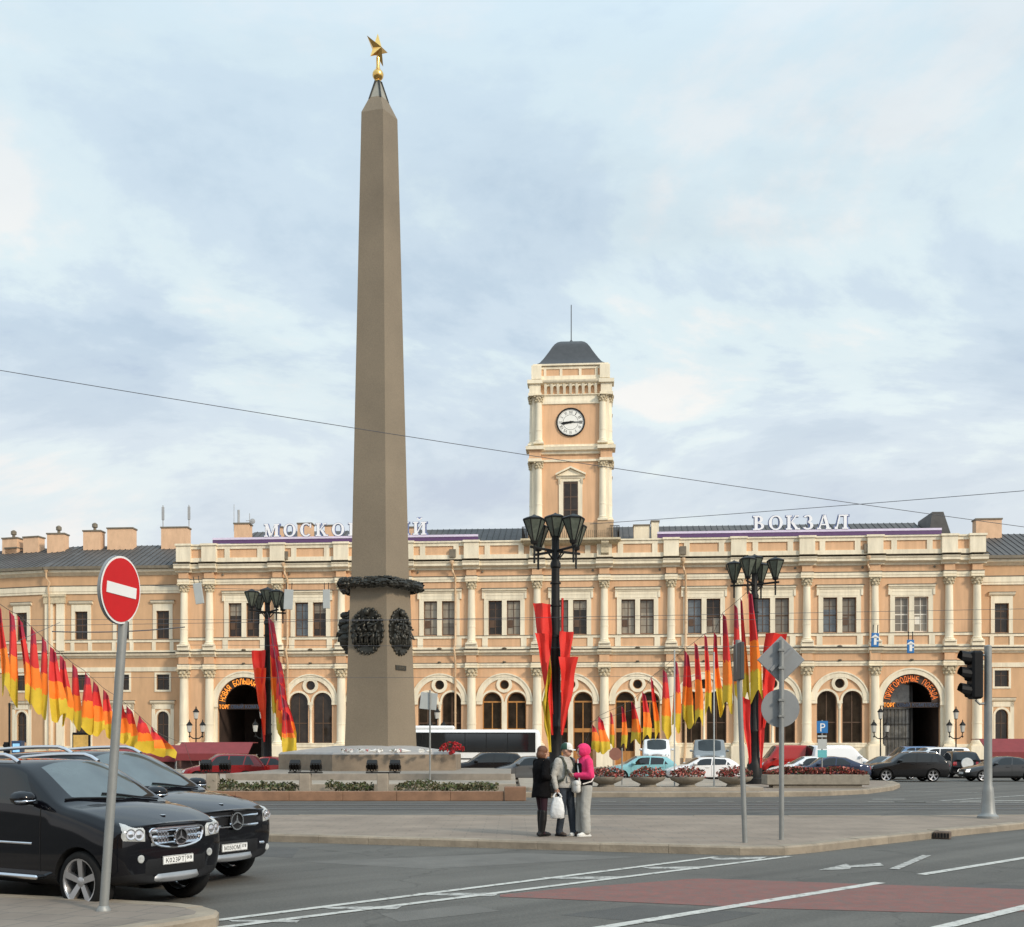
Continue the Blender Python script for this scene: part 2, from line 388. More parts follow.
# upper windows ----------------------------------------------------------------------------
rw = random.Random(5)
def upper_window(b, sashm, blind):
    mb = MB()
    for x0, x1 in ((-2.05, -1.60), (-.24, .24), (1.60, 2.05)): mb.box(b+x0, b+x1, -.12, .02, 13.40, 16.9)
    mb.box(b-2.05, b+2.05, -.12, .02, 16.902, 17.68)
    mb.box(b-1.85, b+1.85, -.145, -.12, 17.05, 17.10); mb.box(b-1.85, b+1.85, -.145, -.12, 17.42, 17.47)
    mb.molding(b-2.25, b+2.25, [(0, 17.69), (.15, 17.72), (.18, 17.84), (.30, 17.92), (.33, 18.08), (0, 18.10)])
    for s_ in (-1, 1): mb.box(b+s_*2.14-.1, b+s_*2.14+.1, -.2, 0, 17.1, 17.685)
    o = mb.build('window', CREAM, st, 40)
    sh = MB(); gl = MB()
    for s_ in (-1, 1):
        c = b + s_*.92
        for x0, x1 in ((-.68, -.60), (-.035, .035), (.60, .68)): sh.box(c+x0, c+x1, .22, .30, 13.45, 16.9)
        for z0, z1 in ((13.45, 13.55), (15.12, 15.24), (16.8, 16.9)): sh.box(c-.6, c+.6, .225, .295, z0, z1)
        for z in (14.3, 16.05): sh.box(c-.6, c+.6, .24, .28, z-.02, z+.02)
        gl.m = rw.choices((0, 1, 2, 3), (2, 1, 4, 1) if blind else (6, .7, 1.2, 1.6))[0]; zq = rw.uniform(14.6, 16.0)
        gl.box(c-.66, c+.66, .26, .27, 13.5, zq-.002); gl.m = rw.choice((gl.m, gl.m, 0, 2, 3)); gl.box(c-.66, c+.66, .262, .27, zq, 16.85)
        if random.random() < .5: sh.box(c-.56, c-.08, .2, .225, 14.2, 14.95)
    sh.build('sash', sashm, o); gl.build('pane', [GLASS, GLASSB, GLASSL, CURT], o)
for b in allb: upper_window(b, SASHW if b == BIG else SASH, b > 1 or b == -6.9)

# ground floor arched pairs ------------------------------------------------------------------
def arched_pair(b):
    door = abs(b) < 8
    mb = MB()
    archband(mb, b, 2.28, 2.78, 6.72, -.16, .02, 24); archband(mb, b, 2.72, 2.86, 6.72, -.22, 0, 24)
    archband(mb, b, .48, .80, 8.4, -.14, .02, 24, 0, 359.9)
    for s_ in (-1, 1):
        archband(mb, b+s_*1.23, .97, 1.17, 6.7, -.12, .02, 16)
        mb.box(b+s_*2.50-.30, b+s_*2.50+.30, -.19, .0, 6.42, 6.70)
    if not door:
        mb.box(b-2.6, b+2.6, -.2, .1, 2.402, 2.52)
        mb.lathe([(.17, 0), (.17, .08), (.125, .14), (.11, 3.3), (.16, 3.42), (.13, 3.5), (.2, 3.75), (.22, 3.9)], (b, .0, 2.52), 12)
        mb.box(b-.255, b+.255, -.19, .1, 6.42, 6.7)
    else: mb.box(b-.255, b+.255, -.17, .1, .26, 6.69)
    o = mb.build('arched_window', CREAM, st, 40)
    fm = DOORW if (door or abs(b+6.9) < .1) else SASH
    sh = MB(); gl = MB()
    for s_ in (-1, 1):
        c = b + s_*1.23; z0 = .26 if door else 2.42
        archband(sh, c, .87, .965, 6.7, .22, .32, 16)
        for x in (-.92, 0, .92): sh.box(c+x-.05, c+x+.05, .225, .315, z0, 6.65 if x else 6.65)
        sh.box(c-.93, c+.93, .215, .318, 6.6, 6.76) if door else sh.box(c-.93, c+.93, .23, .31, 4.5, 4.6)
        if door: 
            sh.box(c-.9, c+.9, .235, .30, .26, 1.7); sh.box(c-.9, c+.9, .22, .31, 3.6, 4.0)
            for x in (-.46, .46): sh.box(c+x-.32, c+x+.32, .20, .24, .5, 1.5)
        else:
            sh.box(c-.03, c+.03, .24, .3, 6.65, 7.6); sh.box(c-.9, c+.9, .235, .305, 2.45, 2.62)
        poly = [(p[0], p[1]) for p in arch(c, .93, z0, 6.7)]
        gl.prism(poly, .27, .28)
    archband(sh, b, .40, .475, 8.4, .15, .25, 20, 0, 359.9)
    gl.prism(circ(b, 8.4, .45), .2, .21)
    sh.build('sash', fm, o); gl.build('pane', GLASS, o)
for b in bays: arched_pair(b)

# big passage arches at both ends, with their lit lettering
def big_arch(b, words, ga):
    mb = MB()
    archband(mb, b, 2.75, 3.28, 6.55, -.16, .02, 30); archband(mb, b, 3.2, 3.36, 6.55, -.22, 0, 30)
    for s_ in (-1, 1):
        mb.box(b+s_*3.02-.30, b+s_*3.02+.30, -.20, .02, 6.2, 6.548); mb.box(b+s_*3.0-.24, b+s_*3.0+.24, -.06, .02, 0.01, 6.2)
    o = mb.build('passage_arch', CREAM, st, 40)
    mb = MB(); d = 9.0
    pts = arch(b, 2.8, .02, 6.55, 22); n = len(pts)
    mb.add([(p[0], .42, p[1]) for p in pts] + [(p[0], d, p[1]) for p in pts], [(i, n+i, n+(i+1) % n, (i+1) % n) for i in range(n)] + [tuple(range(n, 2*n))])
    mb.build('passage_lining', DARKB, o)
    mb = MB(); archband(mb, b, 1.95, 2.70, 6.55, .08, .14, 26); mb.box(b-2.7, b+2.7, .08, .14, 6.0, 6.5); mb.build('sign_board', mat('sign_board', (.045, .022, .012), .6), o)
    mb = MB(); 
    adv = [(.42 if c != ' ' else .42) for c in words]; N_ = len(words); span = 168
    for i, c in enumerate(words):
        if c == ' ': continue
        a = R(90 + span/2 - span*(i+.5)/N_)
        M = Matrix.Translation((b + 2.02*math.cos(a), .06, 6.55 + 2.02*math.sin(a))) @ Matrix.Rotation(-(a - math.pi/2), 4, 'Y') @ FACE
        text(mb, c, M, .82, .03, width=.33)
    mb.build('lettering', NEON if ga else NEONR, o)
    mb = MB(); text(mb, 'ТОРГ', Matrix.Translation((b-2.1, .05, 6.05)) @ FACE, .58, .03, width=1.1); mb.build('lettering', NEON, o)
    mb = MB(); text(mb, 'ОВЫЙ КОМПЛЕКС', Matrix.Translation((b+.6, .05, 6.08)) @ FACE, .5, .03, width=4.0); mb.build('lettering', UNLIT, o)
    if not ga:
        gt = MB()
        for k in range(9): gt.tube([(b-2.6+k*.36, 1.6, .05), (b-2.6+k*.36, 1.6, 5.9)], .03, 6)
        for z in (1.2, 3.0, 4.4, 5.9): gt.box(b-2.7, b+.4, 1.57, 1.63, z-.04, z+.04)
        gt.box(b+.36, b+.56, 1.5, 1.7, .03, 8.5)
        gt.build('gate', BLACKM, o)
        g2 = MB(); g2.box(b-2.7, b+.4, 1.75, 1.78, .05, 8.6); g2.build('glazing', mat('gate_glass', (.16, .155, .14), .12, var=.6, scale=1.3, spec=.8), o)
    return o
big_arch(-BIG, 'НОВАЯ БОЛЬШАЯ СКОРО', True)
big_arch(BIG, 'ПРИГОРОДНЫЕ ПОЕЗДА', False)

# downpipes with their hoppers
for u in (-29.0, -11.85, 11.1, 29.0):
    mb = MB()
    mb.tube([(u, -.5, 20.1), (u+.1, -.62, 19.7), (u+.28, -.3, 19.2), (u+.28, -.3, 12.6), (u+.2, -.66, 11.9), (u+.28, -.3, 10.9), (u+.28, -.3, 2.6), (u+.1, -.3, .3)], .10, 8)
    mb.lathe([(.1, 0), (.22, .25), (.2, .4)], (u, -.9, 20.45), 8); mb.tube([(u, -.9, 20.5), (u, -.5, 20.1)], .1, 8)
    for z in (17.5, 14.5, 8.5, 5.5): mb.lathe([(.13, 0), (.13, .1)], (u+.28, -.3, z), 8)
    mb.build('downpipe', PIPE, st, 40)
    mb = MB(); mb.box(u-.32, u+.32, -.42, 0, 21.3, 22.1); mb.build('roof_outlet', LEDGE, st)
# small rosettes and bosses on the friezes
for b in allb:
    MB().lathe([(.2, 0), (.26, .06), (.12, .16)], (b, -.17, 12.02), 8, 'Z').build('boss', LEDGE, st); MB().lathe([(.16, 0), (.2, .06), (.1, .14)], (b, -.2, 10.645), 8, 'Z').build('boss', LEDGE, st)
    MB().lathe([(.09, 0), (.13, -.1), (.05, -.14)], (b+2.2 if b >= 0 else b-2.2, 0, 19.85), 8, 'Y').build('boss', LEDGE, st)

# roofs of the main block -----------------------------------------------------------------
def seam_roof(u0, u1, y0, z0, y1, z1, hip0=0, hip1=0, step=.62):
    """sloping metal sheet with standing seams (one mesh)"""
    mb = MB(); mb.add([(u0, y0, z0), (u1, y0, z0), (u1-hip1, y1, z1), (u0+hip0, y1, z1), (u0, y1*2-y0, z0), (u1, y1*2-y0, z0)], [(0,1,2,3), (3,2,5,4), (0,3,4), (1,5,2)])
    n = int((u1-u0)/step)
    for k in range(1, n):
        u = u0 + (u1-u0)*k/n
        t0 = 1.0
        if hip0 and u-u0 < hip0: t0 = (u-u0)/hip0
        if hip1 and u1-u < hip1: t0 = min(t0, (u1-u)/hip1)
        mb.add([(u-.025, y0, z0), (u+.025, y0, z0), (u+.025, y0, z0+.07), (u-.025, y0, z0+.07), (u-.025, y0+(y1-y0)*t0, z0+(z1-z0)*t0), (u+.025, y0+(y1-y0)*t0, z0+(z1-z0)*t0), (u+.025, y0+(y1-y0)*t0, z0+(z1-z0)*t0+.07), (u-.025, y0+(y1-y0)*t0, z0+(z1-z0)*t0+.07)],
               [(0,1,2,3), (0,3,7,4), (3,2,6,7), (2,1,5,6)])
    return mb
seam_roof(-37, 36.6, 1.2, 22.4, 8.5, 25.9, 2.2, .6).build('roof', ROOF, st)
mb = MB(); mb.box(-HW+.3, HW-.3, .5, 15.5, 21.5, 22.55); mb.build('flat_roof', ROOF, st)
mb = MB(); mb.prism([(36.0, 23.2), (38.4, 23.2), (37.5, 26.0), (36.4, 26.0)], 3.6, 8.4); mb.build('roof_hatch', ROOF, st)
# roof edge strip and sign letters
def strip(u0, u1, nm='roof_sign'):
    mb = MB(); mb.box(u0, u1, .0, .12, 23.05, 23.42)
    o = mb.build(nm, PURPLE, st)
    mb = MB(); mb.box(u0, u1, -.05, .1, 23.423, 23.64); mb.build('light_strip', LILAC, o)
    mb = MB()
    k = u0 + .5
    while k < u1: mb.box(k-.04, k+.04, .02, .1, 22.94, 23.05); k += 2.5
    mb.build('bracket', LEDGE, o); return o
SERIF = {}
def letter(mb, ch, x, z, h, y=0, d=.14, ex=0.0):
    """serif capitals cut as solid strokes, white face on a blue body; returns advance"""
    T = h*.21 + ex; t = h*.10 + ex*.8; sf = h*.10; x -= ex/2
    bx = lambda a, b, c, e: mb.box(x+a, x+b, y-d, y, z+c, z+e)
    def stem(a, w=T, top=h, bot=0):
        bx(a, a+w, bot, top); 
        for q in ((bot, bot+t), (top-t, top)): mb.box(x+a-sf, x+a+w+sf, y-d-.003, y-.003, z+q[0], z+q[1])
    def diag(p, q, w):
        mb.prism([(x+p[0]-w/2, z+p[1]), (x+p[0]+w/2, z+p[1]), (x+q[0]+w/2, z+q[1]), (x+q[0]-w/2, z+q[1])], y-d+.002, y-.002)
    def bowl(cx, cz, rx, rz, a0, a1, n=18, thick=None):
        T_ = thick or T; vs = []; fs = []
        for k in range(n+1):
            a = R(a0+(a1-a0)*k/n); c, s_ = math.cos(a), math.sin(a)
            ri, rj = rx - t - (T_-t)*abs(c), rz - t
            for (e, f_, yy) in ((rx, rz, y-d+.001), (ri, rj, y-d+.001), (ri, rj, y-.001), (rx, rz, y-.001)): vs.append((x+cx+e*c, yy, z+cz+f_*s_))
        for k in range(n):
            for i in range(4): fs.append((4*k+i, 4*k+(i+1) % 4, 4*k+4+(i+1) % 4, 4*k+4+i))
        fs += [(0, 1, 2, 3), (4*n+3, 4*n+2, 4*n+1, 4*n)]
        mb.add(vs, fs)
    if ch == 'О': bowl(h*.5, h*.5, h*.48, h*.52, 0, 360, 28); return h*1.0
    if ch == 'С': bowl(h*.48, h*.5, h*.46, h*.52, 45, 315, 22); bx(h*.78, h*.86, h*.66, h*.98); return h*.92
    if ch == 'М':
        stem(.1*h, t); stem(h*.86, T); diag((h*.14+t/2, h), (h*.52, 0), T); diag((h*.9, h), (h*.52, 0), t); return h*1.2
    if ch == 'К': stem(.1*h); diag((h*.36, h*.5), (h*.72, h), t); diag((h*.42, h*.52), (h*.78, 0), T); bx(h*.6, h*.86, h-t, h); bx(h*.62, h*.96, 0, t); return h*.95
    if ch == 'В': stem(.1*h); bowl(h*.3, h*.75, h*.38, h*.25+.02, -90, 90); bowl(h*.3, h*.27, h*.46, h*.27, -90, 90); return h*.86
    if ch == 'З': bowl(h*.34, h*.75, h*.32, h*.26, -90, 150); bowl(h*.34, h*.27, h*.38, h*.28, -150, 90); return h*.78
    if ch == 'А': diag((h*.14, 0), (h*.46, h), t); diag((h*.78, 0), (h*.50, h), T); bx(h*.25, h*.66, h*.28, h*.28+t); bx(0, h*.28, -.001, t); bx(h*.6, h*.96, -.001, t); return h*1.0
    if ch == 'Л': diag((h*.16, t), (h*.36, h), t); stem(h*.62); bx(h*.28, h*.7, h-t+.003, h+.003); bx(0, h*.22, 0, t*1.6); return h*.98
    if ch in 'ИЙ':
        stem(.1*h); stem(h*.72); diag((h*.26, h*.06), (h*.76, h*.94), t)
        if ch == 'Й': bowl(h*.5, h*1.32, h*.2, h*.2, 180, 360, 10, t)
        return h*1.06
    return h*.6
def sign(word, u0, u1, z0, h):
    o = strip(*((-36.6, -9.3) if 'М' in word else (8.6, 36.2)))
    tot = sum(letter(MB(), c, 0, 0, h) + h*.16 for c in word) - h*.16
    x = 0; gap = ((u1-u0) - tot) / (len(word)-1); 
    mb = MB(); mb2 = MB()
    for c in word:
        mb.m = 0; a = letter(mb, c, u0+x, z0, h, -.02, .07)
        letter(mb2, c, u0+x-.01, z0-.05, h*1.07, .12, .10, .13)
        x += a + h*.16 + gap
    mb.build('lettering', LETW, o); mb2.build('letter_backing', LETB, o)
sign('МОСКОВСКИЙ', -31.2, -14.5, 23.66, 1.32)
sign('ВОКЗАЛ', 18.0, 27.3, 23.66, 1.42)
# chimneys of the main block, aerials
def chimney(u, y, w, d, z0, z1, m=BRICKC, parent=st, cowl=False):
    mb = MB(); mb.box(u-w/2, u+w/2, y-d/2, y+d/2, z0, z1-.15); o = mb.build('chimney', m, parent)
    mb = MB(); mb.box(u-w/2-.08, u+w/2+.08, y-d/2-.08, y+d/2+.08, z1-.148, z1)
    if cowl: mb.lathe([(.16, 0), (.16, .35), (.3, .4), (.3, .75), (.1, .9)], (u+.1, y, z1), 10)
    mb.build('cap', LEDGE, o); return o
chimney(7.2, 3.4, 1.6, 1.0, 22.5, 25.0, CREAM); chimney(8.55, 3.2, .75, 1.0, 22.5, 25.35, CREAM)
chimney(-35.0, 5, 1.6, 1.2, 23, 26.1); chimney(-31.5, 6.5, .9, .8, 24, 26.0); chimney(-26.0, 6.5, .9, .8, 24, 26.1); chimney(-28.2, 5, 1.5, 1.2, 24, 26.0, BRICKC); chimney(-16.4, 3.2, 1.0, .8, 22.6, 25.1)
mb = MB()
for u, z0, z1, r in ((-36.0, 25.3, 28.2, .03), (-35.5, 25.6, 27.6, .13), (-34.3, 24.6, 27.2, .035)): mb.tube([(u, 5, z0), (u, 5, z1)], r, 8)
mb.box(-34.7, -33.9, 4.98, 5.02, 26.4, 26.46); mb.lathe([(.02, -.1), (.28, -.05), (.3, 0)], (-33.9, 4.7, 26.3), 12, 'Y')
mb.build('aerial', mat('aerial_grey', (.35, .35, .35), .5), st)

# clock tower -----------------------------------------------------------------------------
tw = -.25          # front plane
mb = MB()
mb.box(-3.35, 3.35, tw, tw+7.0, 22.6, 40.0); mb.build('tower_wall', WALL, st)
mb = MB()
mb.box(-4.95, 4.95, -1.25, 7.6, 22.72, 22.92); mb.molding(-4.7, 4.7, [(0, 22.30), (.75, 22.5), (1.0, 22.64), (1.0, 22.71), (0, 22.715)])
for u in (-3.4, 3.4): mb.prism([(-.24, 21.1), (-.72, 21.5), (-.75, 22.0), (-1.1, 22.45), (-1.1, 22.71), (-.24, 22.71)], u-.38, u+.38, 'YZ')
mb.build('tower_balcony', CREAMD, st)
mb = MB()
for a, b in ((-4.8, -3.9), (3.9, 4.8)):
    k = a
    while k <= b+.01: mb.tube([(k, -1.1, 22.92), (k, -1.1, 24.1)], .025, 5); k += .15
    mb.box(a, b, -1.13, -1.07, 24.06, 24.12)
for s_ in (-4.8, 4.8):
    k = -1.1
    while k <= 7.5: mb.tube([(s_, k, 22.92), (s_, k, 24.1)], .025, 5); k += .2
    mb.box(s_-.03, s_+.03, -1.1, 7.5, 24.06, 24.12)
k = -4.8
while k <= 4.81: mb.tube([(k, -1.1, 22.92), (k, -1.1, 23.7)], .02, 5); k += .2
mb.build('tower_railing', BLACKM, st)
mb = MB(); mb.box(-3.75, 3.75, tw-.3, tw+7.3, 22.925, 24.6)
for sx in (-1, 1):
    for yy in (tw+.35, tw+6.65): mb.box(sx*3.45-.8, sx*3.45+.8, yy-.95, yy+.95, 22.93, 24.72)
mb.build('tower_base', mat('tower_stone', (.52, .36, .22), .85, var=.15, scale=2, bump=.2), st)
def tower_stage(z0, z1, hc):
    for sx in (-1, 1):
        for yy, sy in ((tw, -1), (tw+7.0, 1)):
            mb = MB(); mb.box(sx*3.42-.40, sx*3.42+.40, yy-.1*1, yy+.45*(-sy) if False else yy+.1, z0, z1-.02); 
            mb.box(sx*3.35-.28, sx*3.35+.28, min(yy, yy-sy*1.1), max(yy, yy-sy*1.1), z0, z1-.02)
            mb.build('tower_pilaster', CREAM, st)
            col_part(sx*3.18, yy+sy*.18, z0+.02, z1, .36, hc, st)
            col_part(sx*3.78, yy-sy*.42, z0+.02, z1, .36, hc, st)
tower_stage(24.72, 30.7, .75); tower_stage(32.45, 37.3, .7)
def ring_mold(prof, hu, y0, y1, m=CREAM, name='tower_cornice', smooth=40):
    mb = MB(); rs = []
    for o, z in prof: rs.append([(-hu-o, y0-o, z), (hu+o, y0-o, z), (hu+o, y1+o, z), (-hu-o, y1+o, z)])
    mb.rings(rs, True, True); return mb
mb = ring_mold([(0, 31.45), (.1, 31.5), (.15, 31.7), (.38, 31.82), (.42, 32.05), (.46, 32.15), (.2, 32.25), (.2, 32.42)], 3.5, tw-.1, tw+7.1)
mb.rings([[(-3.45-o, tw-.05-o, z), (3.45+o, tw-.05-o, z), (3.45+o, tw+7.05+o, z), (-3.45-o, tw+7.05+o, z)] for o, z in ((0, 30.72), (.08, 30.74), (.08, 30.96), (0, 30.98))], True, True)
for sx in (-1, 1):
    for yy in (tw-.1, tw+6.6): 
        mb.box(sx*3.55-.68, sx*3.55+.68, yy-.48, yy+.98, 30.71, 31.0); mb.box(sx*3.55-.9, sx*3.55+.9, yy-.7, yy+1.2, 31.86, 32.2)
mb.build('tower_cornice', CREAM, st, 40)
for sx in (-1, 1):
    for yy in (tw-.1, tw+6.6): MB().box(sx*3.55-.58, sx*3.55+.58, yy-.4, yy+.9, 31.003, 31.857).build('tower_frieze', WALL, st)
mb = ring_mold([(0, 36.5), (.08, 36.55), (.08, 36.85), (.04, 36.9), (.04, 37.35), (.16, 37.42), (.16, 37.5)], 3.42, tw-.02, tw+7.02)
mb.rings([[(-3.5-o, tw-.1-o, z), (3.5+o, tw-.1-o, z), (3.5+o, tw+7.1+o, z), (-3.5-o, tw+7.1+o, z)] for o, z in ((.1, 38.45), (.3, 38.55), (.42, 38.7), (.45, 38.85), (.15, 38.95))], True, True)
for k in range(9):
    u = -2.5 + 5.0*k/8; mb.prism([(tw, 37.5), (tw-.14, 37.55), (tw-.3, 38.0), (tw-.42, 38.46), (tw, 38.46)], u-.13, u+.13, 'YZ')
    archband(mb, u+.31, .18, .31, 38.14, tw-.3, tw-.02, 8) if k < 8 else None
for k in range(9):
    v = tw + 1 + 5.0*k/8
    for sx in (-1, 1): mb.prism([(sx*3.38, 37.5), (sx*3.5, 37.55), (sx*3.66, 38.0), (sx*3.78, 38.46), (sx*3.38, 38.46)], v-.13, v+.13)
for sx in (-1, 1):
    for yy in (tw-.05, tw+6.55): 
        mb.box(sx*3.55-.66, sx*3.55+.66, yy-.42, yy+.92, 37.32, 37.6); mb.box(sx*3.55-.56, sx*3.55+.56, yy-.34, yy+.84, 37.603, 38.5); mb.box(sx*3.55-.76, sx*3.55+.76, yy-.55, yy+1.05, 38.505, 38.88)
mb.build('tower_cornice', CREAM, st, 40)
mb = MB(); mb.box(-3.5, 3.5, tw-.1, tw+7.1, 38.9, 40.3); mb.build('tower_parapet', WALL, st)
mb = MB(); mb.box(-3.58, 3.58, tw-.18, tw+7.18, 38.96, 39.35); mb.box(-3.58, 3.58, tw-.18, tw+7.18, 40.02, 40.28)
for u in (-2.55, -.95, .95, 2.55): mb.box(u-.13, u+.13, tw-.17, tw, 39.35, 40.02)
for sx in (-1, 1):
    for yy in (tw, tw+7): mb.box(sx*3.4-.5, sx*3.4+.5, yy-.5, yy+.5, 38.97, 40.33)
    for v in (2.2, 4.2): mb.box(sx*3.54-.06, sx*3.54+.06, v-.13+tw, v+.13+tw, 39.35, 40.02)
mb.box(-3.75, 3.75, tw-.35, tw+7.35, 40.335, 40.5)
mb.build('parapet_molding', CREAM, st)
mb = MB(); rs = []; cy = tw+3.5
for r, z in ((3.6, 40.505), (3.1, 40.9), (2.75, 41.4), (2.42, 41.95), (2.16, 42.4), (1.92, 42.85), (1.66, 43.25), (1.38, 43.55), (1.05, 43.75), (.6, 43.86), (.1, 43.9)):
    rs.append([(-r, cy-r, z), (r, cy-r, z), (r, cy+r, z), (-r, cy+r, z)])
mb.rings(rs, True, True); mb.lathe([(.18, 0), (.24, .12), (.1, .35), (.05, .4), (.045, 4.0), (.02, 4.05)], (0, cy, 43.88), 8)
mb.build('tower_roof', mat('tower_roof', (.045, .045, .047), .5, var=.2, scale=2), st, 50)
# tower window with pediment
mb = MB()
for x in (-.95, .95): mb.box(x-.22, x+.22, tw-.1, tw, 25.0, 28.75)
mb.box(-1.17, 1.17, tw-.1, tw, 28.753, 29.0); mb.molding(-1.45, 1.45, [(-tw, 29.0), (-tw+.14, 29.05), (-tw+.2, 29.22), (-tw+.32, 29.3), (-tw, 29.34)])
mb.prism([(-1.4, 29.343), (1.4, 29.343), (0, 30.02)], tw-.12, tw)
for s_ in (-1, 1): mb.prism([(s_*1.5, 29.36), (s_*1.5, 29.52), (0, 30.24), (0, 30.06)], tw-.36, tw-.005)
for x in (-1.12, 1.12): mb.prism([(tw, 28.4), (tw-.12, 28.5), (tw-.28, 29.0), (tw, 29.0)], x-.1, x+.1, 'YZ')
o = mb.build('tower_window', CREAM, st, 40)
mb = MB()
for x0, x1 in ((-.73, -.63), (-.05, .05), (.63, .73)): mb.box(x0, x1, tw-.06, tw-.01, 24.7, 28.74)
for z in (25.9, 27.2, 28.6): mb.box(-.63, .63, tw-.055, tw-.012, z-.05, z+.05)
mb.build('sash', SASH, o); mb = MB(); mb.box(-.72, .72, tw-.03, tw-.004, 24.7, 28.75); mb.build('pane', GLASS, o)
# clock
mb = MB(); mb.lathe([(0.0, tw-.02), (1.3, tw-.02), (1.3, tw-.05), (0.0, tw-.05)], (0, 0, 34.7), 40, 'Y', cap=False)
ck = mb.build('clock', mat('clock_face', (.84, .82, .76), .4, var=.05), st)
mb = MB(); archband(mb, 0, 1.31, 1.44, 34.7, tw-.14, tw-.0, 40, 0, 359.9); mb.build('clock_rim', BLACKM, ck, 40)
mb = MB()
for k, s_ in enumerate(['XII', 'I', 'II', 'III', 'IV', 'V', 'VI', 'VII', 'VIII', 'IX', 'X', 'XI']):
    a = R(90 - 30*k)
    M = Matrix.Translation((.86*math.cos(a), tw-.055, 34.7+.86*math.sin(a))) @ Matrix.Rotation(-(a - math.pi/2), 4, 'Y') @ FACE
    text(mb, s_, M, .44, .004, gap=.05, width=min(.38, .11*len(s_)+.02))
for k in range(60):
    a = R(6*k); c, q = math.cos(a), math.sin(a)
    mb.tube([(1.22*c, tw-.056, 34.7+1.22*q), (1.27*c, tw-.056, 34.7+1.27*q)], .012, 4)
archband(mb, 0, .74, .765, 34.7, tw-.062, tw-.05, 40, 0, 359.9)
mb.build('numerals', BLACKM, ck)
mb = MB(); a = R(180+8); c, q = math.cos(a), math.sin(a)
mb.add([(.3*-c-.08*q, tw-.09, 34.7-.3*q+.08*c), (-.3*c+.08*q, tw-.09, 34.7-.3*q-.08*c), (.75*c+.14*q, tw-.09, 34.7+.75*q-.14*c), (1.0*c, tw-.09, 34.7+1.0*q), (.75*c-.14*q, tw-.09, 34.7+.75*q+.14*c)], [(0, 1, 2, 3, 4)])
mb.lathe([(.13, tw-.1), (.13, tw-.06)], (0, 0, 34.7), 14, 'Y'); mb.build('hour_hand', BLACKM, ck)
mb = MB(); mb.prism([(-.35, 34.65), (-.35, 34.75), (0, 34.76), (1.2, 34.72), (1.2, 34.68), (0, 34.64)], tw-.12, tw-.10); mb.build('minute_hand', BLACKM, ck)

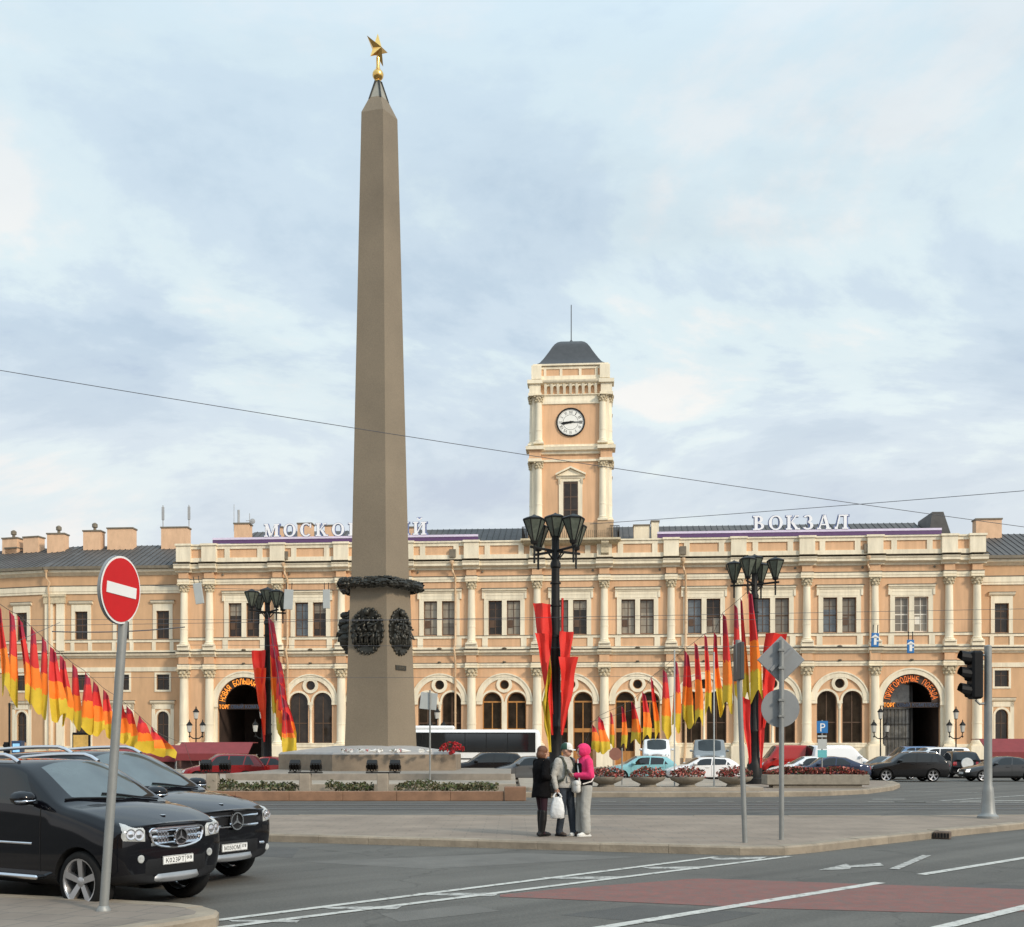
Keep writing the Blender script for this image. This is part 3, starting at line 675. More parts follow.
# ------------------------------------------------------------------ side wings
def wing(name, label, loc, rz, u0, u1, wins, pil=(), pipes=(), slit=True, xs=()):
    w = thing(name, label, 'building', loc, rz)
    hs = [rect(u, .68, 13.35, 16.25) for u in wins] + [rect(u, .68, 8.05, 9.65) for u in wins] + [arch(u, .62, 2.6, 5.2, 12) for u in wins]
    mb = sheet([(u0, 0), (u1, 0), (u1, 20.6), (u0, 20.6)], hs, .4)
    mb.add([(u0,0,0),(u0,14,0),(u0,14,20.6),(u0,0,20.6),(u1,0,0),(u1,14,0),(u1,14,20.6),(u1,0,20.6)], [(0,1,2,3),(4,7,6,5),(1,5,6,2)])
    mb.build('wall', WALLW, w)
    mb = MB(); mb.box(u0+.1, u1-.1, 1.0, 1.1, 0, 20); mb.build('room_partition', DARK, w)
    mb = MB()
    mb.molding(u0, u1, [(0, 18.05), (.12, 18.08), (.12, 18.3), (.17, 18.33), (.17, 18.85), (0, 18.9)])
    mb.molding(u0, u1, [(0, 19.95), (.12, 20.0), (.2, 20.15), (.5, 20.28), (.55, 20.4), (.55, 20.55), (0, 20.56)])
    mb.molding(u0, u1, [(0, 11.35), (.1, 11.38), (.16, 11.52), (.34, 11.6), (.42, 11.8), (0, 11.9)])
    mb.molding(u0, u1, [(0, 9.95), (.1, 9.97), (.1, 10.4), (0, 10.42)])
    mb.box(u0, u1, -.09, 0, 13.0, 13.25); mb.box(u0, u1, -.09, 0, 11.95, 12.15)
    for u in wins:
        for s_ in (-1, 1): mb.box(u+s_*.95-.2, u+s_*.95+.2, -.088, 0, 12.152, 12.998)
    mb.build('cornice', CREAM, w, 40)
    mb = MB(); mb.box(u0, u1, -.2, 0, 18.905, 18.96); mb.box(u0, u1, -.46, 0, 11.905, 11.94); mb.box(u0, u1, -.14, 0, 13.255, 13.3)
    for u in wins: mb.box(u-1.3, u+1.3, -.3, 0, 17.305, 17.36); mb.box(u-1.35, u+1.35, -.28, 0, 6.925, 6.97)
    mb.build('ledge_flashing', LEDGE, w)
    mb = MB(); mb.box(u0, u1, -.12, 0, 0, 1.1); mb.build('plinth', GRANP, w)
    mb = MB(); mb.box(u0, u1, -.08, 0, 1.103, 2.0); mb.box(u0, u1, -.13, 0, 1.9, 2.2); mb.build('dado', CREAM, w)
    for u in wins:
        mb = MB()
        for x0, x1 in ((-1.05, -.68), (.68, 1.05)): mb.box(u+x0, u+x1, -.1, .02, 13.3, 16.25)
        mb.box(u-1.05, u+1.05, -.1, .02, 16.253, 16.95); mb.molding(u-1.25, u+1.25, [(0, 16.96), (.12, 17.0), (.26, 17.15), (.28, 17.28), (0, 17.3)])
        o = mb.build('window', CREAM, w, 40)
        sh = MB(); sh.box(u-.68, u-.6, .2, .28, 13.35, 16.25); sh.box(u+.6, u+.68, .2, .28, 13.35, 16.25); sh.box(u-.035, u+.035, .2, .28, 13.35, 16.25)
        for z in (13.4, 14.8, 15.5, 16.2): sh.box(u-.6, u+.6, .205, .275, z-.05, z+.05)
        sh.build('sash', SASH, o); g_ = MB(); g_.box(u-.66, u+.66, .23, .24, 13.36, 16.24); g_.build('pane', GLASS, o)
        mb = MB()
        for q in (rect(u, .88, 7.85, 9.85),): 
            mb.box(u-.88, u-.68, -.07, .02, 7.85, 9.85); mb.box(u+.68, u+.88, -.07, .02, 7.85, 9.85); mb.box(u-.68, u+.68, -.068, .02, 9.65, 9.848); mb.box(u-.68, u+.68, -.068, .02, 7.852, 8.05)
        o = mb.build('window', CREAM, w); g_ = MB(); g_.box(u-.66, u+.66, .2, .21, 8.06, 9.64); g_.build('pane', GLASS, o)
        sh = MB(); sh.box(u-.03, u+.03, .15, .195, 8.06, 9.64); sh.box(u-.66, u+.66, .15, .193, 9.1, 9.16); sh.build('sash', SASH, o)
        mb = MB(); archband(mb, u, .62, .82, 5.2, -.09, .02, 14)
        for s_ in (-1, 1): mb.box(u+s_*.72-.1, u+s_*.72+.1, -.088, .02, 2.25, 5.2)
        for s_ in (-1, 1): mb.box(u+s_*1.0-.18, u+s_*1.0+.18, -.06, .02, 2.2, 6.55)
        mb.box(u-1.18, u+1.18, -.06, .02, 6.06, 6.55)
        mb.molding(u-1.3, u+1.3, [(0, 6.56), (.1, 6.6), (.24, 6.75), (.26, 6.9), (0, 6.92)])
        o = mb.build('window', CREAM, w, 40); g_ = MB(); g_.prism(arch(u, .6, 2.62, 5.2, 12), .2, .21); g_.build('pane', GLASS, o)
        sh = MB(); sh.box(u-.03, u+.03, .15, .195, 2.62, 5.7); sh.box(u-.6, u+.6, .15, .193, 4.4, 4.48); sh.build('sash', SASH, o)
    for u in pil:
        for d_ in (-.62, .62):
            mb = MB(); mb.box(u+d_-.42, u+d_+.42, -.22, .1, 12.16, 17.1); mb.box(u+d_-.42, u+d_+.42, -.22, .1, 2.21, 9.2); mb.build('pilaster', CREAM, w)
        mb = MB(); mb.box(u-1.15, u+1.15, -.3, .1, 17.1, 18.04); mb.box(u-1.1, u+1.1, -.3, .1, 9.2, 9.94); mb.box(u-1.2, u+1.2, -.4, .1, 17.8, 18.03); mb.build('capital', CREAMD, w)
    for u in pipes:
        mb = MB(); mb.tube([(u, -.8, 20.3), (u, -.75, 19.7), (u+.25, -.5, 19.2), (u+.05, -.5, 18.6), (u+.1, -.35, 17.9), (u+.1, -.3, .4)], .1, 8); mb.lathe([(.1, 0), (.24, .3)], (u, -.8, 20.2), 8); mb.build('downpipe', PIPE, w, 40)
    seam_roof(u0, u1, -.75, 20.82, 6.8, 24.35, 0, 0, .6).build('roof', ROOF, w)
    mb = MB(); mb.box(u0, u1, -.8, 0, 20.565, 20.86); mb.build('eave', LEDGE, w)
    for (u, wd, z1, cw) in xs: chimney(u, 5.9, wd, 1.1, 22.6, z1, BRICKC, w, cw)
    return w
ct, sn = math.cos(TH), math.sin(TH)
def fac(u, d=0): return (5.87 + u*ct + d*sn, 110 - u*sn + d*ct, 0)
def ufac(px, d=1.0):
    k = (px-512)/F; return (k*(110+d*ct) - 5.87 - d*sn) / (ct + k*sn)
wl = ufac(47, 1.3)
wl_wins = [ufac(p, 1.3) for p in (81.5, 123, 163)]
wing('station_wing', 'ochre side wing with plastered chimneys, left of the main block', fac(0, 1.3), -TH, wl, -HW-.02, wl_wins, (wl+.9,), (wl+.3,), True,
     [(ufac(58, 7.2), 1.95, 25.6, True), (ufac(94, 7.2), 1.95, 25.85, True), (ufac(122, 7.2), 2.85, 26.1, False), (ufac(176, 7.2), 2.9, 26.1, False)])
mb = MB()
for px_ in (163, 189): mb.tube([(ufac(px_, 7.4), 6.1, 23.5), (ufac(px_, 7.4), 6.1, 28.6)], .06, 6); mb.box(ufac(px_, 7.4)-.12, ufac(px_, 7.4)+.12, 6.0, 6.2, 27.0, 28.4)
mb.build('aerial', mat('aerial_grey', (.35, .35, .35), .5), [o_ for o_ in C.objects if o_.name.startswith('station_wing')][0])
p0 = fac(wl, 1.3); A2 = -R(15)
def u2(px, d):
    k = (px-512)/F; x0, y0 = p0[0]-d*math.sin(A2), p0[1]+d*math.cos(A2); return (k*y0-x0)/(math.cos(A2)-k*math.sin(A2))
wing('station_wing', 'far left corner block of the station, turning away behind the string of flags', (p0[0], p0[1], 0), A2, -30, -.02, [u2(22, 0), -8.4, -13, -18], (), (), True, [(u2(34, 5.9), 1.95, 25.5, False), (u2(13, 5.9), 1.95, 25.5, True), (u2(-1, 3.5), 1.5, 24.4, False)])
wr = thing
wing('station_wing', 'ochre side wing at the right end, behind the traffic light pole', fac(0, 1.3), -TH, HW+.02, HW+34, [ufac(1000.5, 1.3)+.1, HW+7.6, HW+13, HW+19, HW+25, HW+31], (), (), True, [(ufac(987, 7.2), 2.6, 25.75, False), (HW+12, 2.6, 26.2, False)])
# small triangular roof vents
# the buildings across the square, behind the photographer (they show in the car paint and windows)
hb = thing('hotel_building', 'long plain ochre building on the opposite side of the square', 'building', (0, -62, 0), math.pi)
hs = [rect(u, .8, z, z+2.2) for u in range(-66, 70, 6) for z in (5.2, 9.2, 13.2)]
mb = sheet([(-70, 0), (70, 0), (70, 18.5), (-70, 18.5)], hs, .3); mb.box(-69.5, 69.5, .4, 12, 0, 18.4); mb.build('wall', WALLW, hb)
seam_roof(-70.5, 70.5, -.5, 18.52, 6, 21.0, 0, 0, 4).build('roof', ROOF, hb)
# ------------------------------------------------------------------ ground, roads, islands
def asphalt():
    m = mat('asphalt', (.100, .094, .082), .85, var=.10, scale=.8, bump=.35, bscale=55, var2=.16, scale2=.12)
    nt = m.node_tree; b = nt.nodes['Principled BSDF']; L = nt.links.new; N = nt.nodes.new
    src = b.inputs['Base Color'].links[0].from_socket
    tc = N('ShaderNodeTexCoord'); n = N('ShaderNodeTexNoise'); n.inputs['Scale'].default_value = 28; n.inputs['Detail'].default_value = 3; L(tc.outputs['Object'], n.inputs['Vector'])
    mr = N('ShaderNodeMapRange'); mr.inputs[1].default_value = .25; mr.inputs[2].default_value = .75; mr.inputs[3].default_value = .78; mr.inputs[4].default_value = 1.22; L(n.outputs[0], mr.inputs[0])
    # repair seams and cracks with their own shape
    v = N('ShaderNodeTexVoronoi'); v.feature = 'DISTANCE_TO_EDGE'; v.inputs['Scale'].default_value = .16
    n3 = N('ShaderNodeTexNoise'); n3.inputs['Scale'].default_value = .7; n3.inputs['Detail'].default_value = 5; L(tc.outputs['Object'], n3.inputs['Vector'])
    ad = N('ShaderNodeVectorMath'); ad.operation = 'MULTIPLY_ADD'; L(n3.outputs['Color'], ad.inputs[0]); ad.inputs[1].default_value = (2.2, 2.2, 0); L(tc.outputs['Object'], ad.inputs[2]); L(ad.outputs[0], v.inputs['Vector'])
    cr = N('ShaderNodeMapRange'); cr.inputs[1].default_value = .0; cr.inputs[2].default_value = .006; cr.inputs[3].default_value = .72; cr.inputs[4].default_value = 1; L(v.outputs[0], cr.inputs[0])
    mu = N('ShaderNodeMath'); mu.operation = 'MULTIPLY'; L(mr.outputs[0], mu.inputs[0]); L(cr.outputs[0], mu.inputs[1])
    # polished wheel tracks along the lanes and dark oil spots
    a_, b_ = G(608, 927), G(881, 883); ang = math.atan2(b_.y-a_.y, b_.x-a_.x)
    mp = N('ShaderNodeMapping'); mp.vector_type = 'TEXTURE'; mp.inputs['Rotation'].default_value = (0, 0, ang); mp.inputs['Scale'].default_value = (22, .75, 1); L(tc.outputs['Object'], mp.inputs[0])
    nt2 = N('ShaderNodeTexNoise'); nt2.inputs['Scale'].default_value = 1; nt2.inputs['Detail'].default_value = 3; L(mp.outputs[0], nt2.inputs['Vector'])
    tr = N('ShaderNodeMapRange'); tr.inputs[1].default_value = .35; tr.inputs[2].default_value = .65; tr.inputs[3].default_value = .80; tr.inputs[4].default_value = 1.14; L(nt2.outputs[0], tr.inputs[0])
    vo = N('ShaderNodeTexVoronoi'); vo.inputs['Scale'].default_value = .55; L(ad.outputs[0], vo.inputs['Vector'])
    os_ = N('ShaderNodeMapRange'); os_.inputs[1].default_value = .03; os_.inputs[2].default_value = .16; os_.inputs[3].default_value = .66; os_.inputs[4].default_value = 1; L(vo.outputs['Distance'], os_.inputs[0])
    for q_ in (tr, os_):
        m2 = N('ShaderNodeMath'); m2.operation = 'MULTIPLY'; L(mu.outputs[0], m2.inputs[0]); L(q_.outputs[0], m2.inputs[1]); mu = m2
    s = N('ShaderNodeVectorMath'); s.operation = 'SCALE'; L(src, s.inputs[0]); L(mu.outputs[0], s.inputs['Scale']); L(s.outputs[0], b.inputs['Base Color'])
    return m
ASPH = asphalt()
def paver(name, c1, c2, sx, sy, mort=(.12, .11, .10), rz=0):
    m = mat(name, (.3, .3, .3), .85, var=.12, scale=1.5, bump=.15, bscale=30)
    nt = m.node_tree; b = nt.nodes['Principled BSDF']; L = nt.links.new; N = nt.nodes.new
    tc = N('ShaderNodeTexCoord'); mp = N('ShaderNodeMapping'); mp.inputs['Rotation'].default_value = (0, 0, rz); L(tc.outputs['Object'], mp.inputs[0])
    br = N('ShaderNodeTexBrick'); br.inputs['Color1'].default_value = (*c1, 1); br.inputs['Color2'].default_value = (*c2, 1); br.inputs['Mortar'].default_value = (*mort, 1)
    br.inputs['Scale'].default_value = 1; br.inputs['Brick Width'].default_value = sx; br.inputs['Row Height'].default_value = sy; br.inputs['Mortar Size'].default_value = .012
    L(mp.outputs[0], br.inputs['Vector'])
    n = N('ShaderNodeTexNoise'); n.inputs['Scale'].default_value = .9; n.inputs['Detail'].default_value = 7; L(tc.outputs['Object'], n.inputs['Vector'])
    mr = N('ShaderNodeMapRange'); mr.inputs[1].default_value = .3; mr.inputs[2].default_value = .7; mr.inputs[3].default_value = .80; mr.inputs[4].default_value = 1.15; L(n.outputs[0], mr.inputs[0])
    s = N('ShaderNodeVectorMath'); s.operation = 'SCALE'; L(br.outputs[0], s.inputs[0]); L(mr.outputs[0], s.inputs['Scale']); L(s.outputs[0], b.inputs['Base Color'])
    return m
PAVE = paver('pavement_slabs', (.255, .202, .155), (.238, .189, .146), .6, .4, (.19, .153, .12))
PAVEN = paver('pavement_tiles', (.238, .195, .156), (.220, .180, .146), .4, .4, (.16, .14, .117), rz=.3)
KERB = mat('kerb_granite', (.27, .222, .165), .8, var=.22, scale=2.5, bump=.3, bscale=20, var2=.15, scale2=.6)
REDGR = mat('red_granite', (.23, .125, .072), .7, var=.22, scale=2.0, bump=.2, bscale=25, var2=.12, scale2=.5)
PAINT = mat('road_paint', (.62, .61, .56), .8, var=.16, scale=3, bump=.2, var2=.18, scale2=.9)
PAINTW = mat('worn_paint', (.36, .35, .33), .85, var=.3, scale=4, var2=.2, scale2=1.2)
REDASPH = mat('red_road_paint', (.20, .075, .062), .9, var=.28, scale=2.2, bump=.25, bscale=50, var2=.22, scale2=.35)

g = MB(); g.box(-900, 900, -60, 1500, -1, 0); tag(g.build('road', ASPH), kind='structure')
# far square in front of the station
mb = MB(); mb.add([fac(u, d)[:2] + (.12,) for u, d in ((-120, -9.5), (120, -9.5), (120, 3), (-120, 3))] + [fac(u, d)[:2] + (0,) for u, d in ((-120, -9.5), (120, -9.5), (120, 3), (-120, 3))], [(0,1,2,3), (0,4,5,1)])
tag(mb.build('station_pavement', PAVE), kind='structure')

def smooth_poly(pts, it=2):
    for _ in range(it):
        q = []
        for i in range(len(pts)):
            a, b = pts[i], pts[(i+1) % len(pts)]
            q += [a*.75 + b*.25, a*.25 + b*.75]
        pts = q
    return pts
def island(name, pts, top, kw, mpave, mk, z=.15, kjoint=1.2):
    """raised pavement with kerb stones round it"""
    n = len(pts)
    def inset(w):
        out = []
        for i in range(n):
            a, b, c = pts[i-1], pts[i], pts[(i+1) % n]
            e1 = (b-a); e2 = (c-b); n1 = Vector((-e1.y, e1.x, 0)).normalized(); n2 = Vector((-e2.y, e2.x, 0)).normalized()
            m = (n1+n2); m = m.normalized() / max(.4, m.normalized().dot(n1)); out.append(b + m*w)
        return out
    area = sum(pts[i].x*pts[(i+1) % n].y - pts[(i+1) % n].x*pts[i].y for i in range(n))
    if area < 0: pts.reverse()
    ins = inset(kw); mb = MB(); up = lambda p, h: (p.x, p.y, h)
    bm = bmesh.new(); vs = [bm.verts.new(up(p, top-.004)) for p in ins]; es = [bm.edges.new((vs[i], vs[(i+1) % n])) for i in range(n)]
    bmesh.ops.triangle_fill(bm, use_beauty=True, edges=es, normal=(0, 0, 1)); bm.verts.index_update()
    mb.add([v.co[:] for v in bm.verts], [tuple(v.index for v in f.verts) for f in bm.faces]); bm.free()
    tag(mb.build(name, mpave), kind='structure')
    # kerb stones, each with a small joint
    mb = MB(); ring = pts + [pts[0]]; rin = ins + [ins[0]]
    for i in range(n):
        a, b, c, d = ring[i], ring[i+1], rin[i+1], rin[i]; Ln = (b-a).length; k = max(1, round(Ln/kjoint)) if Ln > kjoint*.7 else 1
        for j in range(k):
            g0 = 0 if k == 1 else .006/Ln*k; t0, t1 = (j+g0*.5)/k, (j+1-g0*.5)/k
            A, B, Cc, Dd = a.lerp(b, t0), a.lerp(b, t1), d.lerp(c, t1), d.lerp(c, t0)
            ch = .03
            A2, B2 = A.lerp(Dd, ch/kw), B.lerp(Cc, ch/kw)
            dz = random.uniform(-.006, .006)
            mb.add([up(A, -.02), up(B, -.02), up(B, top-ch+dz), up(A, top-ch+dz), up(A2, top+dz), up(B2, top+dz), up(Cc, top+dz), up(Dd, top+dz), up(Cc, -.02), up(Dd, -.02)],
                   [(0,1,2,3), (3,2,5,4), (4,5,6,7), (0,3,4,7,9), (1,8,6,5,2), (7,6,8,9)])
    tag(mb.build(name.replace('pavement', 'kerb') if 'pavement' in name else name+'_kerb', mk), kind='structure')
zt = .15
far_pts = [G(1200, 813.5, zt), G(1024, 814.5, zt), G(880, 815.5, zt), G(600, 815, zt), G(250, 814.5, zt), G(-500, 814, zt)]
near_pts = [G(-500, 826, zt), G(0, 829.5, zt), G(270, 834, zt), G(420, 838, zt), G(600, 843, zt), G(740, 846.6, zt), G(785, 846.5, zt), G(815, 844, zt), G(860, 839, zt), G(940, 830.5, zt), G(1024, 822.5, zt), G(1200, 815.2, zt)]
island('pavement', near_pts + far_pts, zt, .28, PAVE, KERB)
mb = MB()
near2 = [G(-420, 868, zt), G(-120, 884, zt), G(0, 893.5, zt), G(100, 898, zt), G(180, 902.5, zt), G(205, 905.5, zt), G(219, 909.5, zt), G(216, 915, zt), G(186, 920, zt), G(65, 938, zt), G(-60, 958, zt), G(-420, 1030, zt)]
island('near_pavement', near2, zt, .22, PAVEN, KERB)
# storm drain in the kerb
p = G(941, 831.5, zt)
o = thing('storm_drain', 'dark rusty drain box let into the granite kerb', 'drain', (p.x, p.y-.05, 0), R(-28))
mb = MB(); mb.box(-.16, .16, -.03, .2, 0, .158, .02); mb.build('frame', mat('rusty_iron', (.13, .095, .07), .8, var=.35, scale=8), o)
mb = MB()
for k in range(5): mb.box(-.14+k*.06, -.105+k*.06, -.042, -.028, .03, .12)
mb.build('grating', BLACKM, o)

# monument island: red granite border, steps, planting bed on the left, steps/planters on the right
zi = .34
L0, L1 = G(-60, 801, 0), G(505, 801, 0)
YB = L1.y
mb = MB(); k = -40.0; xr = X(504, YB)
x = xr
while x > -34: mb.box(x-1.9+.006, x, YB, YB+.5, 0, zi-.0 + random.uniform(-.004, .004), .015); x -= 1.9
tag(mb.build('granite_border', REDGR), kind='structure')
mb = MB(); mb.box(xr+.01, X(526, YB), YB-.06, YB+.7, 0, zi+.16, .02); tag(mb.build('end_block', REDGR), kind='structure')
SOIL = mat('soil', (.05, .037, .025), .95, var=.4, scale=6, bump=.6)
mb = MB(); mb.box(-34, xr-.5, YB+.5, YB+2.6, 0, zi-.08); tag(mb.build('ground_bed', SOIL), kind='structure')
STONE = mat('step_stone', (.33, .28, .22), .85, var=.2, scale=2, bump=.25, bscale=18, var2=.15, scale2=.4)
STONEG = mat('grey_granite', (.25, .215, .175), .8, var=.18, scale=3, bump=.2, bscale=30)
# terrace behind, with low steps
def terrace(name, x0, x1, y0, y1, z, m=STONE):
    mb = MB(); mb.box(x0, x1, y0, y1, 0, z, .015); tag(mb.build(name, m), kind='structure')
terrace('terrace', -34, X(505, YB)+.4, YB+2.6, 74, .52)
terrace('terrace_step', X(228, 47), X(505, YB)+.2, 46.6, 72, .80, STONEG)
pts = [G(509, 797.5), G(760, 797), G(820, 796.3), G(868, 794), G(893, 790.5), G(900, 787.5), G(893, 784.8), Vector((17.5, 60.5, 0)), Vector((0, 66, 0)), Vector((G(509, 797.5).x, 66, 0))]
pts = pts[:3] + pts[3:]
island('terrace_pavement', pts, .20, .4, PAVE, KERB, kjoint=1.8)
terrace('upper_step', X(520, 44), X(760, 44), 43.4, 58, .33)

def worn(name, base, lo, hi):
    m = mat(name, base, .85, var=.12, scale=3, bump=.2); nt = m.node_tree; b = nt.nodes['Principled BSDF']; L = nt.links.new; N = nt.nodes.new
    src = b.inputs['Base Color'].links[0].from_socket; tc = N('ShaderNodeTexCoord'); n = N('ShaderNodeTexNoise'); n.inputs['Scale'].default_value = 7; n.inputs['Detail'].default_value = 8; n.inputs['Roughness'].default_value = .72; L(tc.outputs['Object'], n.inputs['Vector'])
    mr = N('ShaderNodeMapRange'); mr.inputs[1].default_value = lo; mr.inputs[2].default_value = hi; L(n.outputs[0], mr.inputs[0])
    mx = N('ShaderNodeMix'); mx.data_type = 'RGBA'; L(mr.outputs[0], mx.inputs[0]); L(src, mx.inputs[6]); mx.inputs[7].default_value = (.106, .10, .089, 1); L(mx.outputs[2], b.inputs['Base Color']); return m
PAINT = worn('worn_white_paint', (.50, .49, .45), .52, .68); PAINTW = worn('faded_white_paint', (.42, .41, .38), .46, .62); REDASPH = worn('worn_red_paint', (.20, .080, .066), .44, .74)
# repaired strips, manhole covers and dark drip lines in the lanes
def patch_poly(pts_, m, z=.002, nm='asphalt_patch'):
    mb = MB(); mb.add([(x, y, z) for x, y in pts_], [tuple(range(len(pts_)))]); tag(mb.build(nm, m), kind='structure')
ASP2 = mat('asphalt_new', (.078, .075, .069), .85, var=.14, scale=2, bump=.4, bscale=60, var2=.1); ASP3 = mat('asphalt_old', (.128, .121, .108), .88, var=.16, scale=1.5, bump=.4, bscale=45, var2=.12)
for q, m in ((((300, 862), (520, 853), (640, 857), (430, 869)), ASP3), (((640, 905), (760, 913), (700, 927), (560, 915)), ASP2), (((236, 846), (300, 848), (292, 858), (230, 855)), ASP2), (((860, 893), (990, 884), (1024, 886), (1024, 890), (900, 901)), ASP2), (((380, 914), (470, 905), (500, 911), (400, 922)), ASP3)):
    patch_poly([G(a, b)[:2] for a, b in q], m)
# markings -----------------------------------------------------------------------------------
def poly_mark(px, z, m, name='road_marking'):
    q = [G(a, b, 0) for a, b in px]; mb = MB(); mb.add([(p.x, p.y, z) for p in q], [tuple(range(len(q)))]); o = mb.build(name, m); tag(o, kind='structure')
    return o
def line_mark(a, b, w, z=.008, m=PAINT):
    A, B = G(*a), G(*b); d = (B-A).normalized(); nn = Vector((-d.y, d.x, 0))*w/2
    mb = MB(); mb.add([tuple(q + Vector((0, 0, z))) for q in (A-nn, B-nn, B+nn, A+nn)], [(0,1,2,3)]); tag(mb.build('road_marking', m), kind='structure')
poly_mark([(500, 895), (560, 889), (640, 883), (700, 878.5), (890, 885), (1100, 892), (1100, 915), (1024, 911.5), (975, 914), (765, 908.5), (600, 901), (500, 897)], .004, REDASPH, 'red_lane')
line_mark((200, 923), (716, 857.3), .13); line_mark((205, 930), (790, 856.6), .13)
for a in (((228, 920.5), (300, 920.5), (297, 923), (232, 922)), ((318, 907.5), (402, 906.5), (396, 909.8), (330, 909.2)), ((416, 893.5), (500, 893.2), (494, 896.6), (428, 895.6)), ((540, 877.5), (622, 876.6), (612, 879.4), (552, 879.2)), ((640, 867.2), (706, 866.8), (698, 869.4), (650, 869.0)), ((708, 858.5), (768, 857), (760, 859.5), (716, 860))):
    poly_mark(a, .006, PAINTW)
line_mark((560, 935), (880, 883), .16); line_mark((900, 938), (1100, 889), .16); line_mark((921, 875), (1060, 852.5), .15)
poly_mark([(818, 870.6), (846, 864.2), (850, 866), (880, 863.3), (884, 866.2), (851, 867.8), (850, 869.6)], .008, PAINTW)
line_mark((894, 869.5), (927, 855.5), .14, m=PAINTW)
# far road: tram rails, dashes
RAIL = mat('tram_rail', (.045, .043, .04), .35, metal=.5, var=.2)
RAILB = mat('rail_bed', (.086, .083, .077), .8, var=.1, scale=2)
for pyc in (804.4, 808.6):
    Y0 = G(512, pyc).y
    mb = MB(); mb.box(-70, 90, Y0-1.0, Y0+1.0, 0, .004); tag(mb.build('road_strip', RAILB), kind='structure')
    for d_ in (-.76, .76):
        mb = MB(); mb.box(-70, 90, Y0+d_-.05, Y0+d_+.05, .0, .012); tag(mb.build('tram_rail', RAIL), kind='structure')
for k in range(-2, 7):
    x = 600 + k*29.5
    line_mark((x, 801.6), (x+16, 801.6), .16, m=PAINTW)
line_mark((868, 802.0), (1060, 803.0), .22, m=PAINTW); line_mark((872, 799.3), (905, 799.3), .22); line_mark((895, 802.2), (925, 802.2), .3)
line_mark((940, 801), (1040, 794.5), .2, m=PAINTW); line_mark((960, 801.5), (1040, 800.6), .25, m=PAINT); line_mark((898, 791), (985, 793), .18, m=PAINTW)
mb = MB(); 
# ------------------------------------------------------------------ the obelisk
OBX, OBY = X(378, 57), 57.0
OBST = mat('obelisk_granite', (.205, .163, .113), .75, var=.13, scale=16, streak=1, bump=.15, bscale=60, var2=.17, scale2=.22)
BRONZE = mat('dark_bronze', (.045, .043, .036), .42, metal=.65, var=.35, scale=6, bump=.5, bscale=14)
GOLD = mat('gilding', (.80, .50, .16), .28, metal=1.0, var=.08)
ob = thing('obelisk', 'tall brown granite obelisk with a gold star on top and bronze wreath round its shaft', 'obelisk', (OBX, OBY, 0))
A0 = 21.5
s = F/OBY
def zob(py): return EYE + (HZ-py)/s
def pent(r, z, rot=A0):
    return [(r*math.sin(R(rot+72*k)), -r*math.cos(R(rot+72*k)), z) for k in range(5)]
rr = lambda w: w/2/s/.93
mb = MB(); mb.rings([pent(rr(71.5), 1.9), pent(rr(59.5), zob(590))], True, True); mb.build('pedestal', OBST, ob)
mb = MB(); mb.rings([pent(rr(58), zob(589.7)), pent(rr(36), zob(119))], True, False)
mb.rings([pent(rr(36), zob(119)), pent(rr(18.5), zob(101))], False, True); mb.build('shaft', OBST, ob)
mb = MB(); mb.rings([pent(rr(18.0), zob(101)+.004), pent(rr(13), zob(93)), pent(.17, zob(83))], True, True); mb.build('cap', mat('cap_metal', (.34, .31, .25), .5, metal=.4, var=.15), ob)
mb = MB()
for k in range(5):
    a = R(A0+72*k); mb.tube([(.53*math.sin(a), -.53*math.cos(a), zob(103)), (.16*math.sin(a), -.16*math.cos(a), zob(82))], .055, 6)
mb.build('cap_bracing', BRONZE, ob, 30)
mb = MB(); mb.lathe([(.16, zob(82)), (.13, zob(80)), (.17, zob(79.3)), (.1, zob(79)), (.1, zob(77.5))] + [(.29*math.sin(t), zob(75)-.29*math.cos(t)) for t in [math.pi*(.15+.7*i/10) for i in range(11)]] + [(.12, zob(69)), (.09, zob(66)), (.1, zob(58))], (0, 0, 0), 16)
mb.build('finial', GOLD, ob, 40)
# five-pointed faceted star, turned a little
mb = MB(); Rz = Matrix.Translation((-.04, 0, zob(49))) @ Matrix.Rotation(R(54), 4, 'Z') @ Matrix.Rotation(R(3), 4, 'Y')
ro, ri = .83, .32; ring = []
for k in range(10):
    a = math.pi/2 + math.pi*k/5; q = ro if k % 2 == 0 else ri; ring.append(Rz @ Vector((q*math.cos(a), 0, q*math.sin(a))))
mb.add(ring + [Rz @ Vector((0, -.30, 0)), Rz @ Vector((0, .30, 0))], [(k, (k+1) % 10, 10) for k in range(10)] + [((k+1) % 10, k, 11) for k in range(10)])
mb.build('star', GOLD, ob)
